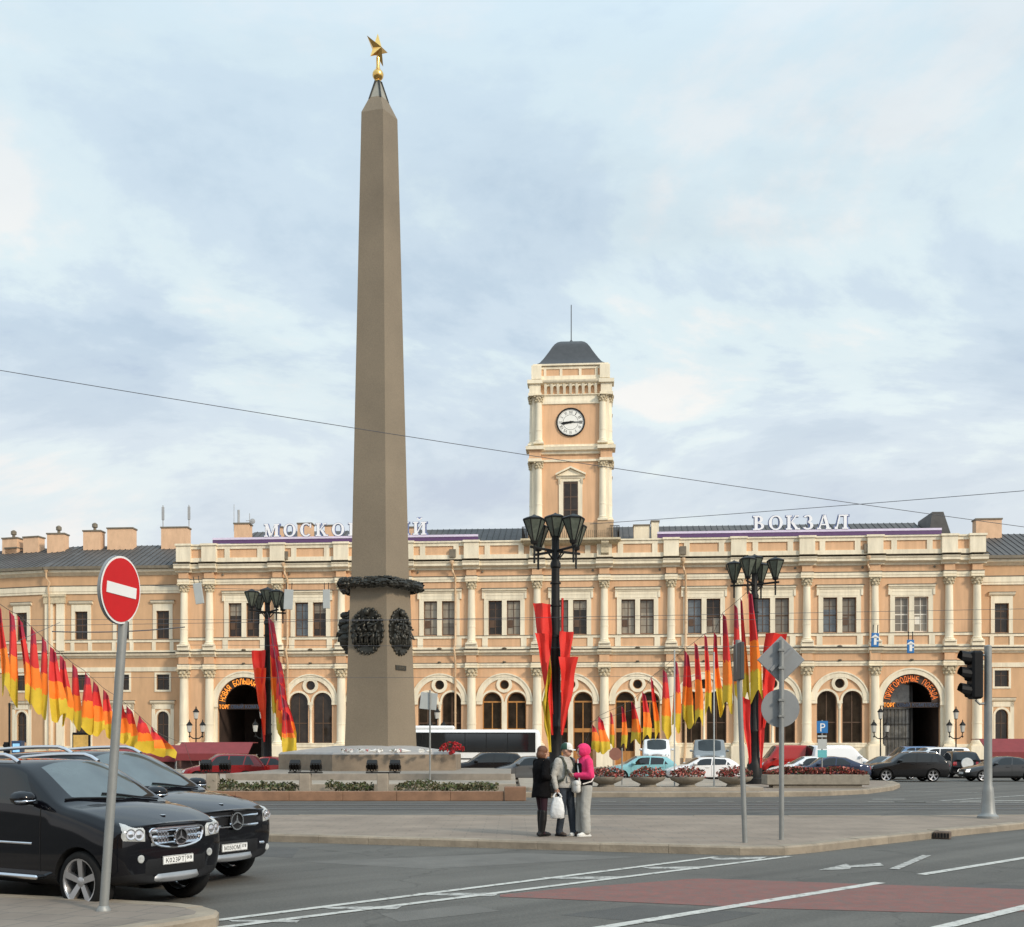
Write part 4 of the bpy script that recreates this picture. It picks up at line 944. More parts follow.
# bronze wreath of oak and laurel leaves
mb = MB(); zc = zob(587); rp = rr(59)
def pent_pt(t, r):
    k = int(t*5) % 5; f = t*5 - int(t*5); a, b = pent(r, 0)[k], pent(r, 0)[(k+1) % 5]
    return Vector((a[0]+(b[0]-a[0])*f, a[1]+(b[1]-a[1])*f, 0))
path = [pent_pt(i/60, rp+.50) for i in range(61)]
mb.tube([p_ + Vector((0, 0, zc)) for p_ in path], .22, 10, cap=False)
for i in range(420):
    t = random.random(); p0_ = pent_pt(t, rp+.50); d = (pent_pt((t+.01) % 1, rp+.50) - p0_).normalized(); n_ = Vector((d.y, -d.x, 0))
    a = random.uniform(-1.9, 1.9); out = n_*math.cos(a) + Vector((0, 0, math.sin(a)))
    c = p0_ + Vector((0, 0, zc)) + out*.20; fw = (d*(.24 if int(t*10) % 2 else -.24) + out*.05); sd = d.cross(out)*.09
    mb.add([c - fw*.4, c + sd + out*.05, c + fw, c - sd + out*.05, c + out*.11], [(0, 1, 4), (1, 2, 4), (2, 3, 4), (3, 0, 4)])
mb.build('wreath', BRONZE, ob)
# oval high reliefs on the faces (figures cast in bronze)
def relief(k, seed, dep=1.0):
    rnd = random.Random(seed); zc = zob(634)
    a, b = Vector(pent(rr(63), 0)[k]), Vector(pent(rr(63), 0)[(k+1) % 5]); mid = (a+b)/2; d = (b-a).normalized(); n_ = Vector((d.y, -d.x, 0)).normalized()
    if n_.dot(mid) < 0: n_ = -n_
    mb = MB(); w, h = .86, 1.15
    pt = lambda x, z, o: mid + d*x + n_*(o*(dep if o > .14 else 1)+.02) + Vector((0, 0, zc+z))
    n = 28; rs = []
    for q, o in ((1.0, -.15), (1.0, .04), (.96, .07), (.9, .05)): rs.append([pt(w*q*math.cos(2*math.pi*i/n), h*q*math.sin(2*math.pi*i/n), o) for i in range(n)])
    mb.rings(rs, False, True)
    def blob(x, z, o, rx, rz, ro):
        m, l = 8, 5; rs = []
        for j in range(l+1):
            ph = math.pi*j/l - math.pi/2
            rs.append([pt(x + rx*math.cos(ph)*math.cos(2*math.pi*i/m), z + rz*math.sin(ph), o + ro*math.cos(ph)*math.sin(2*math.pi*i/m)) for i in range(m)])
        mb.rings(rs, True, True)
    for q in range(9):                                # crowded standing figures, a lower and an upper row
        lowr = q < 5; x = (-.56 + .28*q if lowr else -.42 + .28*(q-5)) + rnd.uniform(-.06, .06); z = (-.35 if lowr else .18) + rnd.uniform(-.08, .10); hh = rnd.uniform(.30, .42)*math.sqrt(max(.3, 1-(x/.9)**2)); o_ = .10 if lowr else .06
        blob(x, z, o_, rnd.uniform(.13, .19), hh, rnd.uniform(.12, .2)); blob(x+rnd.uniform(-.05, .05), z+hh+.02, o_+.09, .085, .10, .11)
        blob(x-.06, z-.55*hh, o_+.02, .07, .26, .10); blob(x+.07, z-.5*hh, o_+.03, .06, .24, .12)
        p1, p2, p3 = pt(x, z+.22, o_+.12), pt(x+rnd.uniform(-.2, .2), z+rnd.uniform(-.05, .25), o_+.22), pt(x+rnd.uniform(-.3, .3), z+rnd.uniform(.0, .5), o_+.2); mb.tube([p1, p2, p3], [.055, .05, .04], 6)
    for q in range(46):
        a = rnd.uniform(0, 6.28); f_ = math.sqrt(rnd.random())*.92; blob(w*f_*math.cos(a), h*f_*math.sin(a), .07, rnd.uniform(.04, .11), rnd.uniform(.05, .16), rnd.uniform(.05, .12))
    for q in range(26):
        a = 2*math.pi*q/26; blob(w*.99*math.cos(a), h*.99*math.sin(a), .02, rnd.uniform(.06, .11), rnd.uniform(.07, .13), .08)
    blob(0, .95, .12, .16, .2, .14); mb.tube([pt(-.6, -.66, .14), pt(.6, -.62, .14)], .05, 6)
    return mb.build('relief', BRONZE, ob, 50)
for k in range(5): relief(k, 10+k, 2.0 if k == 3 else 1.1)
mb = MB(); a, b = Vector(pent(rr(65.5), 0)[0]), Vector(pent(rr(65.5), 0)[1]); d = (b-a).normalized(); n_ = Vector((d.y, -d.x, 0)); n_ = n_ if n_.dot(a+b) > 0 else -n_
M = Matrix((( d.x, 0, n_.x, (a.x+b.x)/2), (d.y, 0, n_.y, (a.y+b.y)/2), (0, 1, 0, zob(669)), (0, 0, 0, 1)))
mb = MB(M); mb.box(-.42, .42, -.12, .12, -.05, .05); pl_ = mb.build('plaque', mat('bronze_lettering', (.05, .045, .035), .5, metal=.4), ob)
mb = MB(); text(mb, '1945', M @ Matrix.Translation((0, -.07, .055)), .18, .008, width=.5); mb.build('lettering', mat('bronze_worn', (.16, .13, .09), .4, metal=.6), pl_)
# stylobate (five-sided, sloping top)
SB = thing('stylobate', 'low five-sided granite base that the obelisk stands on, flowers along its edge', 'monument base', (OBX, OBY, 0))
STYL = mat('stylobate_granite', (.225, .175, .125), .8, var=.18, scale=2.5, bump=.25, bscale=25, var2=.15, scale2=.5)
RS = 5.15
def spent(r, z): return pent(r, z, A0-39.3)
mb = MB(); mb.rings([spent(RS, .5), spent(RS, 1.58)], True, True); mb.build('block', STYL, SB)
mb = MB(); mb.rings([spent(RS-.01, 1.585), spent(RS-.12, 1.68), spent(2.2, 2.02), spent(1.4, 2.03)], True, True); mb.build('top_slab', mat('slab_grey', (.34, .32, .30), .7, var=.12, scale=2), SB)
# ------------------------------------------------------------------ leaf / flower scatter
LEAF = mat('leaf_green', (.075, .095, .028), .6, var=.3, scale=5)
LEAFD = mat('leaf_dark', (.04, .055, .02), .6, var=.3, scale=5)
LEAFY = mat('leaf_dry', (.10, .085, .035), .7, var=.3, scale=5)
PET = mat('petal_red', (.32, .045, .035), .6, var=.35, scale=9)
PETP = mat('petal_pink', (.50, .17, .13), .6, var=.3, scale=9)
PETD = mat('petal_brown', (.15, .04, .03), .6, var=.3, scale=9)
CARN = mat('carnation_red', (.45, .012, .02), .5, var=.3, scale=12)
def leafq(mb, c, size, mi, rnd=random):
    e = Euler((rnd.uniform(-1.2, 1.2), rnd.uniform(-1.2, 1.2), rnd.uniform(0, 6.3))).to_matrix(); a, b = e @ Vector((size, 0, 0)), e @ Vector((0, size*.55, 0)); n = e @ Vector((0, 0, size*.2))
    mb.add([c-a*.5, c-b*.5+n, c+a*.5, c+b*.5+n], [(0, 1, 2, 3)], mi)
# hedge strip in the bed
for i, (xa, xb) in enumerate(((-19, X(296, YB+1.3)), (X(326, YB+1.3), X(372, YB+1.3)), (X(396, YB+1.3), X(498, YB+1.3)))):
    mb = MB(); n = int((xb-xa)*210)
    for k in range(n):
        x = random.uniform(xa, xb); y = random.uniform(YB+.9, YB+2.3); top = .20 + .16*abs(math.sin(x*1.7+1)*math.cos(x*.9)) + .1*random.random()
        z = zi - .06 + top*random.random()**.6
        mi = random.choices((0, 1, 2), (4, 3, 6))[0]
        leafq(mb, Vector((x, y, z)), random.uniform(.10, .2), mi)
    for k in range(int((xb-xa)*9)):
        x = random.uniform(xa, xb); y = random.uniform(YB+.8, YB+1.5); leafq(mb, Vector((x, y, zi+.02+random.random()*.06)), .14, 3)
    o = mb.build('hedge', [LEAF, LEAFD, LEAFY, mat('pale_leaf', (.24, .21, .14), .7)])
    tag(o, ['long low clipped hedge behind the red granite border, beside the black cars', 'short clump of low hedge between the two pairs of floodlights', 'low hedge in front of the obelisk base, ending at the granite block'][i], 'hedge')
# floodlights on stone pedestals
for i, (pxs, pys) in enumerate(((206, 225, 213), (295, 316, 305.5), (372, 395, 383)) and (((206, 225), 213), ((295, 316), 305.5), ((372, 395), 383))):
    Y = YB+1.1; x = X(pys, Y)
    o = thing('stone_pedestal', ['grey stone pedestal in the hedge nearest the black cars', 'grey stone pedestal in the hedge left of the obelisk', 'grey stone pedestal in the hedge right in front of the obelisk'][i], 'pedestal', (x, Y, 0), group='floodlight pedestals')
    mb = MB(); mb.box(-.2, .2, -.2, .2, zi-.1, .95, .02); mb.build('shaft', STONE, o); mb = MB(); mb.box(-.62, .62, -.05, .05, .952, 1.0); mb.build('crossbar', BLACKM, o)
    for j, px in enumerate(pxs):
        l = thing('floodlight', ['boxy black floodlight on %s end of the crossbar, ' % ('the left', 'the right')[j] + ('hedge pedestal nearest the black cars', 'pedestal left of the obelisk', 'pedestal in front of the obelisk')[i]][0], 'floodlight', (X(px, Y), Y, 1.003), group='black floodlights aimed at the obelisk')
        b = MB(Matrix.Translation((0, 0, .24)) @ Matrix.Rotation(R(35), 4, 'X')); b.box(-.19, .19, -.1, .16, -.15, .15, .03)
        for q in range(4): b.box(-.17+q*.1, -.13+q*.1, -.15, -.09, -.13, .13)
        b.build('housing', BLACKM, l)
        b = MB(Matrix.Translation((0, 0, .24)) @ Matrix.Rotation(R(35), 4, 'X')); b.box(-.17, .17, .162, .17, -.13, .13); b.build('lens', GLASS, l)
        b = MB(); b.tube([(-.21, 0, .24), (-.21, 0, .03), (.21, 0, .03), (.21, 0, .24)], .018, 6); b.tube([(0, 0, 0), (0, 0, .03)], .05, 8); b.build('yoke', BLACKM, l)
# flowers on the monument base
mb = MB(); c0 = P(452, 747, OBY-3.6); c0.z = 1.75
for k in range(240):
    a, b = random.uniform(0, 6.28), random.uniform(0, 1.4); q = Vector((math.cos(a)*math.cos(b)*.6, math.sin(a)*math.cos(b)*.35, math.sin(b)*.42)); leafq(mb, c0+q, .17, random.choice((0, 0, 0, 1)))
mb.tube([c0+Vector((-.1, 0, -.1)), c0+Vector((.1, -.2, -.02))], .1, 6)
tag(mb.build('bouquet', [CARN, LEAFD]), 'big bunch of red flowers lying on the right of the obelisk base', 'flowers')
WHT = mat('wrapping_white', (.7, .68, .64), .4, var=.1)
for i, (t, col) in enumerate([(t/17, t % 4) for t in range(18)]):
    px = 343 + 84*t + random.uniform(-2, 2); Yf = OBY-5.0 + abs(px-347)/121*1.6
    mb = MB(); c = Vector((X(px, Yf), Yf, 1.72 + .03)); d = Vector((random.uniform(-.3, .3), random.uniform(-.3, .1), 0))
    mb.m = 0; mb.tube([c, c+d*.8, c+d*1.5+Vector((0, 0, .02))], [.02, .07, .1], 6)
    for k in range(7): leafq(mb, c+d*1.6+Vector((random.uniform(-.1, .1), random.uniform(-.1, .1), random.uniform(0, .1))), .1, 1 if col else 2)
    tag(mb.build('bouquet', [WHT, [CARN, PETP, CARN, WHT][col], LEAFY]), 'small wrapped bouquet laid in the row along the front edge of the obelisk base', 'flowers', 'bouquets along the obelisk base')

# planters: round bowls with begonias ----------------------------------------------------------
BOWL = mat('bowl_concrete', (.25, .22, .175), .85, var=.2, scale=4, bump=.3)
labs = ['round stone flower bowl half hidden behind the three people', 'round flower bowl just right of the person in the pink jacket', 'round flower bowl in front of the white van, second right of the people', 'round flower bowl in front of the white hatchback', 'round flower bowl with the reddest flowers, behind the leaning grey pole']
for i, px in enumerate((566, 606, 648, 687, 735)):
    Y = 44.0; o = thing('flower_bowl', labs[i], 'planter', (X(px, Y), Y, .335), group='round flower bowls on the steps')
    mb = MB(); mb.lathe([(.36, 0), (.34, .06), (.3, .1), (.42, .16), (.62, .25), (.70, .36), (.70, .40), (.64, .40), (.6, .34), (0.05, .33)], (0, 0, 0), 22); mb.build('bowl', BOWL, o, 40)
    mb = MB(); rnd = random.Random(i)
    for k in range(420):
        a, q = rnd.uniform(0, 6.28), math.sqrt(rnd.random()); r_ = .72*q; z = .36 + (.42 - .22*q*q)*rnd.random()**.5 + .05*math.sin(a*3+i)
        leafq(mb, Vector((r_*math.cos(a), r_*math.sin(a), z)), rnd.uniform(.09, .17), rnd.choices((0, 1, 2, 3), (3, 3 if i < 4 else 2, 3, 3))[0], rnd)
    mb.build('flowers', [PET, PETP, PETD, LEAFD], o)
Y = 47.0; x0, x1 = X(764, Y), X(866, Y)
o = thing('flower_trough', 'long low stone flower trough behind the two grey sign poles', 'planter', ((x0+x1)/2, Y, .2)); hw = (x1-x0)/2
mb = MB(); mb.box(-hw, hw, -.5, .5, .12, .56, .03); mb.box(-hw+.3, hw-.3, -.4, .4, .0, .12); mb.build('trough', BOWL, o)
mb = MB()
for k in range(2200):
    x = random.uniform(-hw+.05, hw-.05); y = random.uniform(-.5, .45); z = .55 + (.26+.14*math.sin(x*2.1)*math.sin(x*.7))*random.random()**.6
    leafq(mb, Vector((x, y, z)), random.uniform(.09, .18), random.choices((0, 1, 2, 3), (2, 2, 4, 3))[0])
mb.build('flowers', [PET, PETP, PETD, LEAFD], o)

# ------------------------------------------------------------------ street lamps (five-headed)
LGLASS = mat('lamp_glass', (.10, .115, .09), .25, var=.3, scale=6, spec=.6)
def lamp(px, Y, ztop, span, label, rot=0.0):
    o = thing('street_lamp', label, 'street lamp', (X(px, Y), Y, .2), rot, group='black five-headed street lamps')
    s = span/2.45; H = ztop - .2
    mb = MB(); mb.lathe([(.42, 0), (.42, .25), (.36, .3), (.36, .9), (.30, 1.0), (.27, 1.15), (.24, 1.3), (.23, 2.4), (.25, 2.45), (.25, 2.55), (.215, 2.6), (.19, H*.5), (.21, H*.5+.03), (.21, H*.5+.12), (.18, H*.5+.15), (.155, H-2.2), (.2, H-2.15), (.2, H-2.0), (.15, H-1.9), (.14, H-1.0), (.17, H-.98)], (0, 0, 0), 14)
    for z in (H*.55, H*.66, H*.74): mb.lathe([(.21, 0), (.21, .06)], (0, 0, z), 12)
    mb.build('post', BLACKM, o, 40)
    def head(x, y, zb, up):
        b = MB(); 
        b.lathe([(.04, -.72), (.045, 0)], (x, y, zb), 6); b.lathe([(.045, -.02), (.13, 0), (.16, .1), (.1, .12)], (x, y, zb), 6)
        b.lathe([(.415*s, 0), (.425*s, .03), (.40*s, .06), (.27*s, .12), (.08*s, .18), (.03, .22)], (x, y, zb+.12+.74*s), 6)
        for k in range(6):
            a = 2*math.pi*k/6; b.tube([(x+.11*math.cos(a), y+.11*math.sin(a), zb+.1), (x+.405*s*math.cos(a), y+.405*s*math.sin(a), zb+.13+.74*s)], .022, 5)
        hd = b.build('lamp_head', BLACKM, o, 30)
        b = MB(); b.lathe([(.10, .1), (.22*s, .12+.28*s), (.385*s, .12+.74*s)], (x, y, zb), 6); b.build('lamp_glass', LGLASS, hd)
    zb = H - 1.0*s - .16
    head(0, 0, zb+.02, True)
    mb = MB(); rad = 1.04*span/2.55
    for k in range(4):
        a = R(30 + 90*k); x, y = rad*math.cos(a), rad*math.sin(a)*1.0; head(x, y, zb-.18, True)
        mb.box(-.01, .01, -.01, .01, zb-.3, zb-.29)
        mb.tube([(0, 0, zb-.34), (x*1.18, y*1.18, zb-.30)], .05, 6); mb.tube([(0, 0, zb-.8), (x*.4, y*.4, zb-.36)], .03, 6)
    mb.build('arm', BLACKM, o)
    return o
lamp(555.5, 42, P(0, 511, 42).z, 2.55, 'tall black street lamp with five lantern heads behind the three people', R(8))
lamp(754.5, 52, P(0, 553, 52).z, 2.45, 'black five-headed street lamp behind the two grey sign backs', R(30))
lamp(267.5, 62, P(0, 586, 62).z, 2.4, 'black five-headed street lamp left of the obelisk', R(12))

# ------------------------------------------------------------------ flags
FR = mat('flag_crimson', (.33, .012, .035), .7, var=.12, scale=2); FR2 = mat('flag_red', (.62, .022, .018), .7, var=.12, scale=2)
FO = mat('flag_orange', (.90, .20, .012), .7, var=.10, scale=2); FY = mat('flag_yellow', (.62, .43, .025), .7, var=.12, scale=2)
FRB = mat('banner_red', (.66, .022, .012), .7, var=.12, scale=1.5)
ROPE = mat('rope_steel', (.12, .11, .10), .6)
def tri_flag(px0, px1, yt, yo, yy, yb, Y, label, group, seed, slant=.55, dark=True, wm=1.0):
    """hanging flag: crimson to red, orange, yellow bands; peak at upper left, folds, ragged lower hem"""
    rnd = random.Random(seed); w = X(px1, Y) - X(px0, Y); zt, zb = P(0, yt, Y).z, P(0, yb, Y).z; h = zt-zb
    org = Vector((X(px0, Y), Y, zt)); nx, nz = 7, 30; ph = rnd.uniform(0, 6); am = rnd.uniform(.12, .30)*w + .02; wf = wm*rnd.uniform(.82, 1.22); tw_ = rnd.uniform(-.5, .5); lean = rnd.uniform(-.035, .06); nf = rnd.uniform(5, 9)
    mb = MB(); vs = []; rows = []
    for j in range(nz+1):
        t = j/nz
        for i in range(nx+1):
            u = i/nx
            top = slant*min(1.0, w*2.6/h)*u*h*.42
            z = -top - t*(h - top - .07*h*math.sin(u*5+ph)*t)
            x = (lean*h*t*t) + u*w*(.50+.66*min(1, t*1.5))*wf + .10*w*math.sin(t*4+ph) - .06*w
            y = am*math.sin(u*nf+ph+t*2.2)*(.4+.6*t) + tw_*(u-.5)*w*t*2 + .5*am*math.sin(t*5+ph*2)
            vs.append(org + Vector((x, y, z)))
    fs = []; mi = []
    to, ty = (yo-yt)/(yb-yt), (yy-yt)/(yb-yt)
    for j in range(nz):
        for i in range(nx):
            zz = (org.z - (vs[j*(nx+1)+i].z + vs[(j+1)*(nx+1)+i+1].z)/2)/h
            m = 3 if zz > ty else 2 if zz > to else (1 if (zz > to*.45 or not dark) else 0)
            fs.append((j*(nx+1)+i, j*(nx+1)+i+1, (j+1)*(nx+1)+i+1, (j+1)*(nx+1)+i)); mi.append(m)
    # solid cloth, a few millimetres thick
    n = len(vs); vs2 = [v + Vector((0, .008, 0)) for v in vs]
    mb.v = [tuple(v) for v in vs + vs2]; mb.f = fs + [tuple(reversed([k+n for k in f])) for f in fs]; mb.mi = mi + mi
    bd = [i for i in range(nx+1)] + [j*(nx+1)+nx for j in range(1, nz+1)] + [nz*(nx+1)+i for i in range(nx-1, -1, -1)] + [j*(nx+1) for j in range(nz-1, 0, -1)]
    for a, b in zip(bd, bd[1:]+bd[:1]): mb.f.append((a, a+n, b+n, b)); mb.mi.append(1)
    o = mb.build('flag', [FR, FR2, FO, FY], None, 60); tag(o, label, 'flag', group); return o
left = [(-1,7,604,648,673,691),(8,16.5,610,656,680,702),(19.5,29.5,616,663,685,705),(30,39.5,626,667,689,709),(41,50,636,673,694,715),(51,60.5,646,681,699,718),(62,72,655,687,707,722),(72,81,663,695,711,727),
        (84,95,671,701,718,731),(94,106,680,706,721,733),(104,114,689,711,724,736),(117,127.5,697,718,733,741),(127,138.5,705,724,736,744.5),(138,151,715,733,741,751),(150,162,726,740,748.5,755),(161,173,735,743,749,757)]
nL = len(left)
for i, f in enumerate(left):
    Y = 40 + 17*i/(nL-1); nth = ['first and biggest', 'second', 'third', 'fourth', 'fifth', 'sixth', 'seventh', 'eighth', 'ninth', 'tenth', 'eleventh', 'twelfth', 'thirteenth', 'fourteenth', 'next to last and small', 'last and smallest'][i]
    tri_flag(*f, Y, f'flag {nth} from the left in the string above the black cars', 'flags strung above the black cars', i, .62, True, 1.02)
right = [(592,601,724,732,741,751),(599.5,609.5,716,730,741.6,752),(610,616.5,711,724,735,746),(622,628,706,722,735,746),(632,641,701,719,732,742),(643,652,691,712.6,727,738),(652,660,677,702.5,721,736),(662.5,671.5,669,698.6,716,735),(674,682,659,693,713,729),
         (684,694.5,650,687,705,724),(695,702.5,642,680,709,722),(705,711,634,671,692,711),(714,721,632,668,688,712),(723,731.5,613,661,685,708),(734,742,604,658,683,702),(741,748,598,646,674,699),(749.5,759.5,590,640,670,697)]
nR = len(right)
nths = ['first and smallest', 'second', 'third', 'fourth and thin', 'fifth', 'sixth', 'seventh', 'eighth', 'ninth', 'tenth', 'eleventh', 'twelfth and thin', 'thirteenth and thin', 'fourteenth', 'fifteenth', 'next to last', 'last and tallest']
for i, f in enumerate(right):
    Y = 66 - 14.6*i/(nR-1)
    tri_flag(*f, Y, f'flag {nths[i]} from the left in the rising string right of the people', 'flags strung up to the lamp behind the sign backs', 100+i, .5, True, .78)
# flags bunched on the string left of the obelisk
for i in range(8):
    t = i/7; f = (268.5+15*t, 279+15.5*t, 617+92*t, 655+78*t, 688+50*t, 713+40*t)
    tri_flag(*f, 61.2-3.6*t, f'flag in the bunch by the lamp left of the obelisk, {["topmost", "second from the top", "third from the top", "fourth from the top", "fifth from the top", "sixth from the top", "next to lowest", "lowest"][i]}', 'bunched flags beside the lamp left of the obelisk', 200+i, .5)
def rope(pts, label, r=.012):
    mb = MB(); mb.tube(pts, r, 5); tag(mb.build('rope', ROPE), label, 'rope')
lp = lambda px, py, Y: P(px, py, Y)
rope([lp(-60, 560, 36)] + [lp(f[0], f[2]-.5, 40+17*i/(nL-1)) for i, f in enumerate(left)] + [lp(185, 744, 59), lp(196, 776.8, 61)], 'thin rope carrying the string of flags above the black cars')
rope([lp(588, 736, 66.4)] + [lp(f[0], f[2]-.5, 66-14.6*i/(nR-1)) for i, f in enumerate(right)] + [lp(754, 586, 52)], 'thin rope carrying the rising string of flags beside the pink jacket')
rope([P(588, 736, 66.4), Vector((X(578, 67), 67, 1.2)), Vector((X(572, 67.5), 67.5, .2))], 'rope end tying the rising flag string to the ground behind the people')
rope([lp(267, 612, 61.8)] + [lp(268.5+15*t, 616+92*t, 61.2-3.6*t) for t in [i/7 for i in range(8)]] + [lp(287, 738, 57.4)], 'thin rope carrying the bunched flags left of the obelisk')
# red pennant banners on the lamp posts
def pennant(a, b, c, Y, label, m=None, seed=0, d=0.0):
    """tapering banner: top edge a-b, lower tip c (pixels at distance Y)"""
    rnd = random.Random(seed); A, B, Cc = P(*a, Y), P(*b, Y), P(*c, Y); nx, nz = 6, 26; vs = []; ph = rnd.uniform(0, 6)
    for j in range(nz+1):
        t = j/nz; l = A.lerp(Cc, t); r_ = B.lerp(Cc + Vector((.08, 0, 0)), t); w = (r_-l).length
        for i in range(nx+1):
            u = i/nx; p_ = l.lerp(r_, u); p_.y += d + .17*w*math.sin(u*8+ph+t*3.5) + .10*w*math.sin(t*9+ph*2+u*2); p_.x += .07*w*math.sin(t*6+ph) + .035*w*math.sin(t*15+ph+u*3); vs.append(p_)
    fs = [(j*(nx+1)+i, j*(nx+1)+i+1, (j+1)*(nx+1)+i+1, (j+1)*(nx+1)+i) for j in range(nz) for i in range(nx)]
    n = len(vs); mb = MB(); mb.add(vs + [v + Vector((0, .008, 0)) for v in vs], fs + [tuple(reversed([k+n for k in f])) for f in fs])
    bd = [i for i in range(nx+1)] + [j*(nx+1)+nx for j in range(1, nz+1)] + [nz*(nx+1)+i for i in range(nx-1, -1, -1)] + [j*(nx+1) for j in range(nz-1, 0, -1)]
    for p_, q in zip(bd, bd[1:]+bd[:1]): mb.add([], []); mb.f.append((p_, p_+n, q+n, q)); mb.mi.append(0)
    tag(mb.build('banner', m or FRB, None, 60), label, 'banner', 'pennants on the street lamps')
pennant((531.5, 602.5), (550, 604), (551, 714), 41.8, 'red pennant tapering down, upper one left of the lamp post behind the people', None, 1)
pennant((535.5, 633), (549, 634), (551.5, 735), 41.6, 'red pennant, lower one left of the lamp post behind the people', None, 2)
pennant((541, 690), (549, 655), (549, 752), 41.4, 'yellow pennant low on the left of the lamp post behind the people', FY, 3)
pennant((561, 598), (563.5, 598), (562, 660), 41.8, 'thin crimson pennant edge high on the right of the big lamp post', FR2, 4)
pennant((560.5, 631), (574, 632), (561, 716), 41.7, 'red pennant, upper one right of the lamp post behind the people', None, 5)
pennant((560.5, 657), (579, 657), (561, 735), 41.5, 'red pennant, lower one right of the lamp post behind the people', None, 6)
pennant((764, 633), (786, 634), (763, 728), 51.6, 'red pennant behind the diamond sign back', None, 7)
pennant((758, 690), (768, 690), (760, 768), 51.7, 'dark red pennant hanging low behind the round sign back', FR2, 8)
pennant((739, 695), (750, 700), (750, 770), 51.8, 'dark red pennant low on the left of the lamp behind the sign backs', FR2, 9)
pennant((252, 650.5), (266, 650), (263.5, 742), 61.6, 'long red pennant left of the lamp near the obelisk', FRB, 10)
pennant((253.5, 668), (266, 668), (263.8, 735), 61.4, 'bright red pennant overlapping the long one left of the lamp near the obelisk', mat('banner_bright', (.80, .06, .012), .7, var=.15, scale=1), 11)

# ------------------------------------------------------------------ signs and poles
POLE = mat('galvanised_pole', (.26, .265, .255), .5, metal=.3, var=.15, scale=3)
SIGNB = mat('sign_back_grey', (.25, .26, .265), .5, metal=.2, var=.10, scale=2)
SIGNP = mat('sign_pale_back', (.42, .44, .43), .5, metal=.1, var=.08, scale=2)
SRED = mat('sign_red', (.55, .008, .010), .45, var=.06, spec=.3); SWHITE = mat('sign_white', (.78, .78, .76), .35, var=.04); SBLUE = mat('sign_blue', (.02, .16, .42), .4, var=.04)
# no-entry sign on its pole, bottom left
b0 = G(103.5, 910.5, .15); Yp = b0.y; top = P(121.3, 620, Yp)
o = thing('road_sign', 'round red no entry sign on a leaning grey pole at the kerb', 'road sign', (b0.x, Yp, .15))
mb = MB(); mb.tube([(0, 0, -.02), (top.x-b0.x, .06, top.z-.15)], .046, 12); mb.lathe([(.075, 0), (.075, .02), (.05, .06)], (0, 0, -.01), 12); mb.build('pole', POLE, o, 40)
cs = P(121.4, 591, Yp) - Vector((b0.x, Yp, .15)); cs.y = -.07
rad = 34/F*Yp
Ms = Matrix.Translation(cs) @ Matrix.Rotation(R(59.5-8) * 1, 4, 'Z') @ Matrix.Rotation(R(2.5), 4, 'Y')
Ms = Matrix.Translation(cs) @ Matrix.Rotation(R(4), 4, 'Y') @ Matrix.Rotation(R(76), 4, 'Z')
mb = MB(Ms); mb.lathe([(rad*.965, -.006), (rad, -.02), (rad, .01), (rad*.965, .02)], (0, 0, 0), 40, 'Y'); pl = mb.build('plate', SIGNB, o, 40)
def face(mb, r, y): mb.lathe([(.001, y), (r, y), (r, y-.004), (.001, y-.004)], (0, 0, 0), 48, 'Y', cap=False)
mb = MB(Ms); face(mb, rad*.985, -.021); mb.build('rim', SWHITE, o, 40)
mb = MB(Ms); face(mb, rad*.925, -.026); mb.build('face', SRED, o, 40)
mb = MB(Ms); mb.box(-rad*.73, rad*.73, -.036, -.031, -rad*.16, rad*.16); mb.build('bar', SWHITE, o)
mb = MB(Ms)
for z in (-.12, .12): mb.box(-.07, .07, .02, .09, z-.02, z+.02)
mb.build('bracket', POLE, o)
# two sign backs on one pole
Yq = G(781, 839.5, .15).y
o = thing('road_sign', 'grey backs of a diamond and a round sign on one pole on the pavement', 'road sign', (X(781.5, Yq), Yq, .15))
mb = MB(); mb.tube([(0, 0, -.02), (0, 0, P(0, 640, Yq).z-.15)], .046, 12); mb.build('pole', POLE, o, 40)
dz = lambda py: P(0, py, Yq).z - .15
mb = MB(Matrix.Translation((.01, .09, dz(659.5))) @ Matrix.Rotation(R(45), 4, 'Y')); q = 17/F*Yq; mb.box(-q, q, -.012, .012, -q, q, .01); d = mb.build('diamond_plate', SIGNB, o)
mb = MB(Matrix.Translation((.01, .078, dz(659.5))) @ Matrix.Rotation(R(45), 4, 'Y')); q2 = q*.96
mb.box(-.03, .03, -.03, -.002, -q*.9, q*.9); mb.build('stiffener', SIGNB, d)
mb = MB(); mb.lathe([(19.2/F*Yq, -.012), (19.2/F*Yq, .012)], (0, .09, dz(708)), 40, 'Y'); mb.build('round_plate', SIGNB, o, 40)
mb = MB()
for py in (650, 668, 700, 716): mb.box(-.06, .06, -.06, .08, dz(py)-.02, dz(py)+.02)
mb.build('bracket', POLE, o)
# leaning pole
Yq = G(745, 842.5, .15).y; t_ = P(738, 640, Yq)
o = thing('leaning_pole', 'thin grey steel pole leaning left with a sign seen edge on, by the kerb', 'pole', (X(745, Yq), Yq, .15))
mb = MB(); mb.tube([(0, 0, -.02), (t_.x-X(745, Yq), 0, t_.z-.15)], .046, 12); mb.build('pole', POLE, o, 40)
mb = MB(); e = t_ - Vector((X(745, Yq), Yq, .15)); mb.box(e.x-.025, e.x+.05, -.30, .30, e.z-.72, e.z-.06, .01); mb.build('plate', mat('plate_dark', (.05, .055, .055), .5), o)
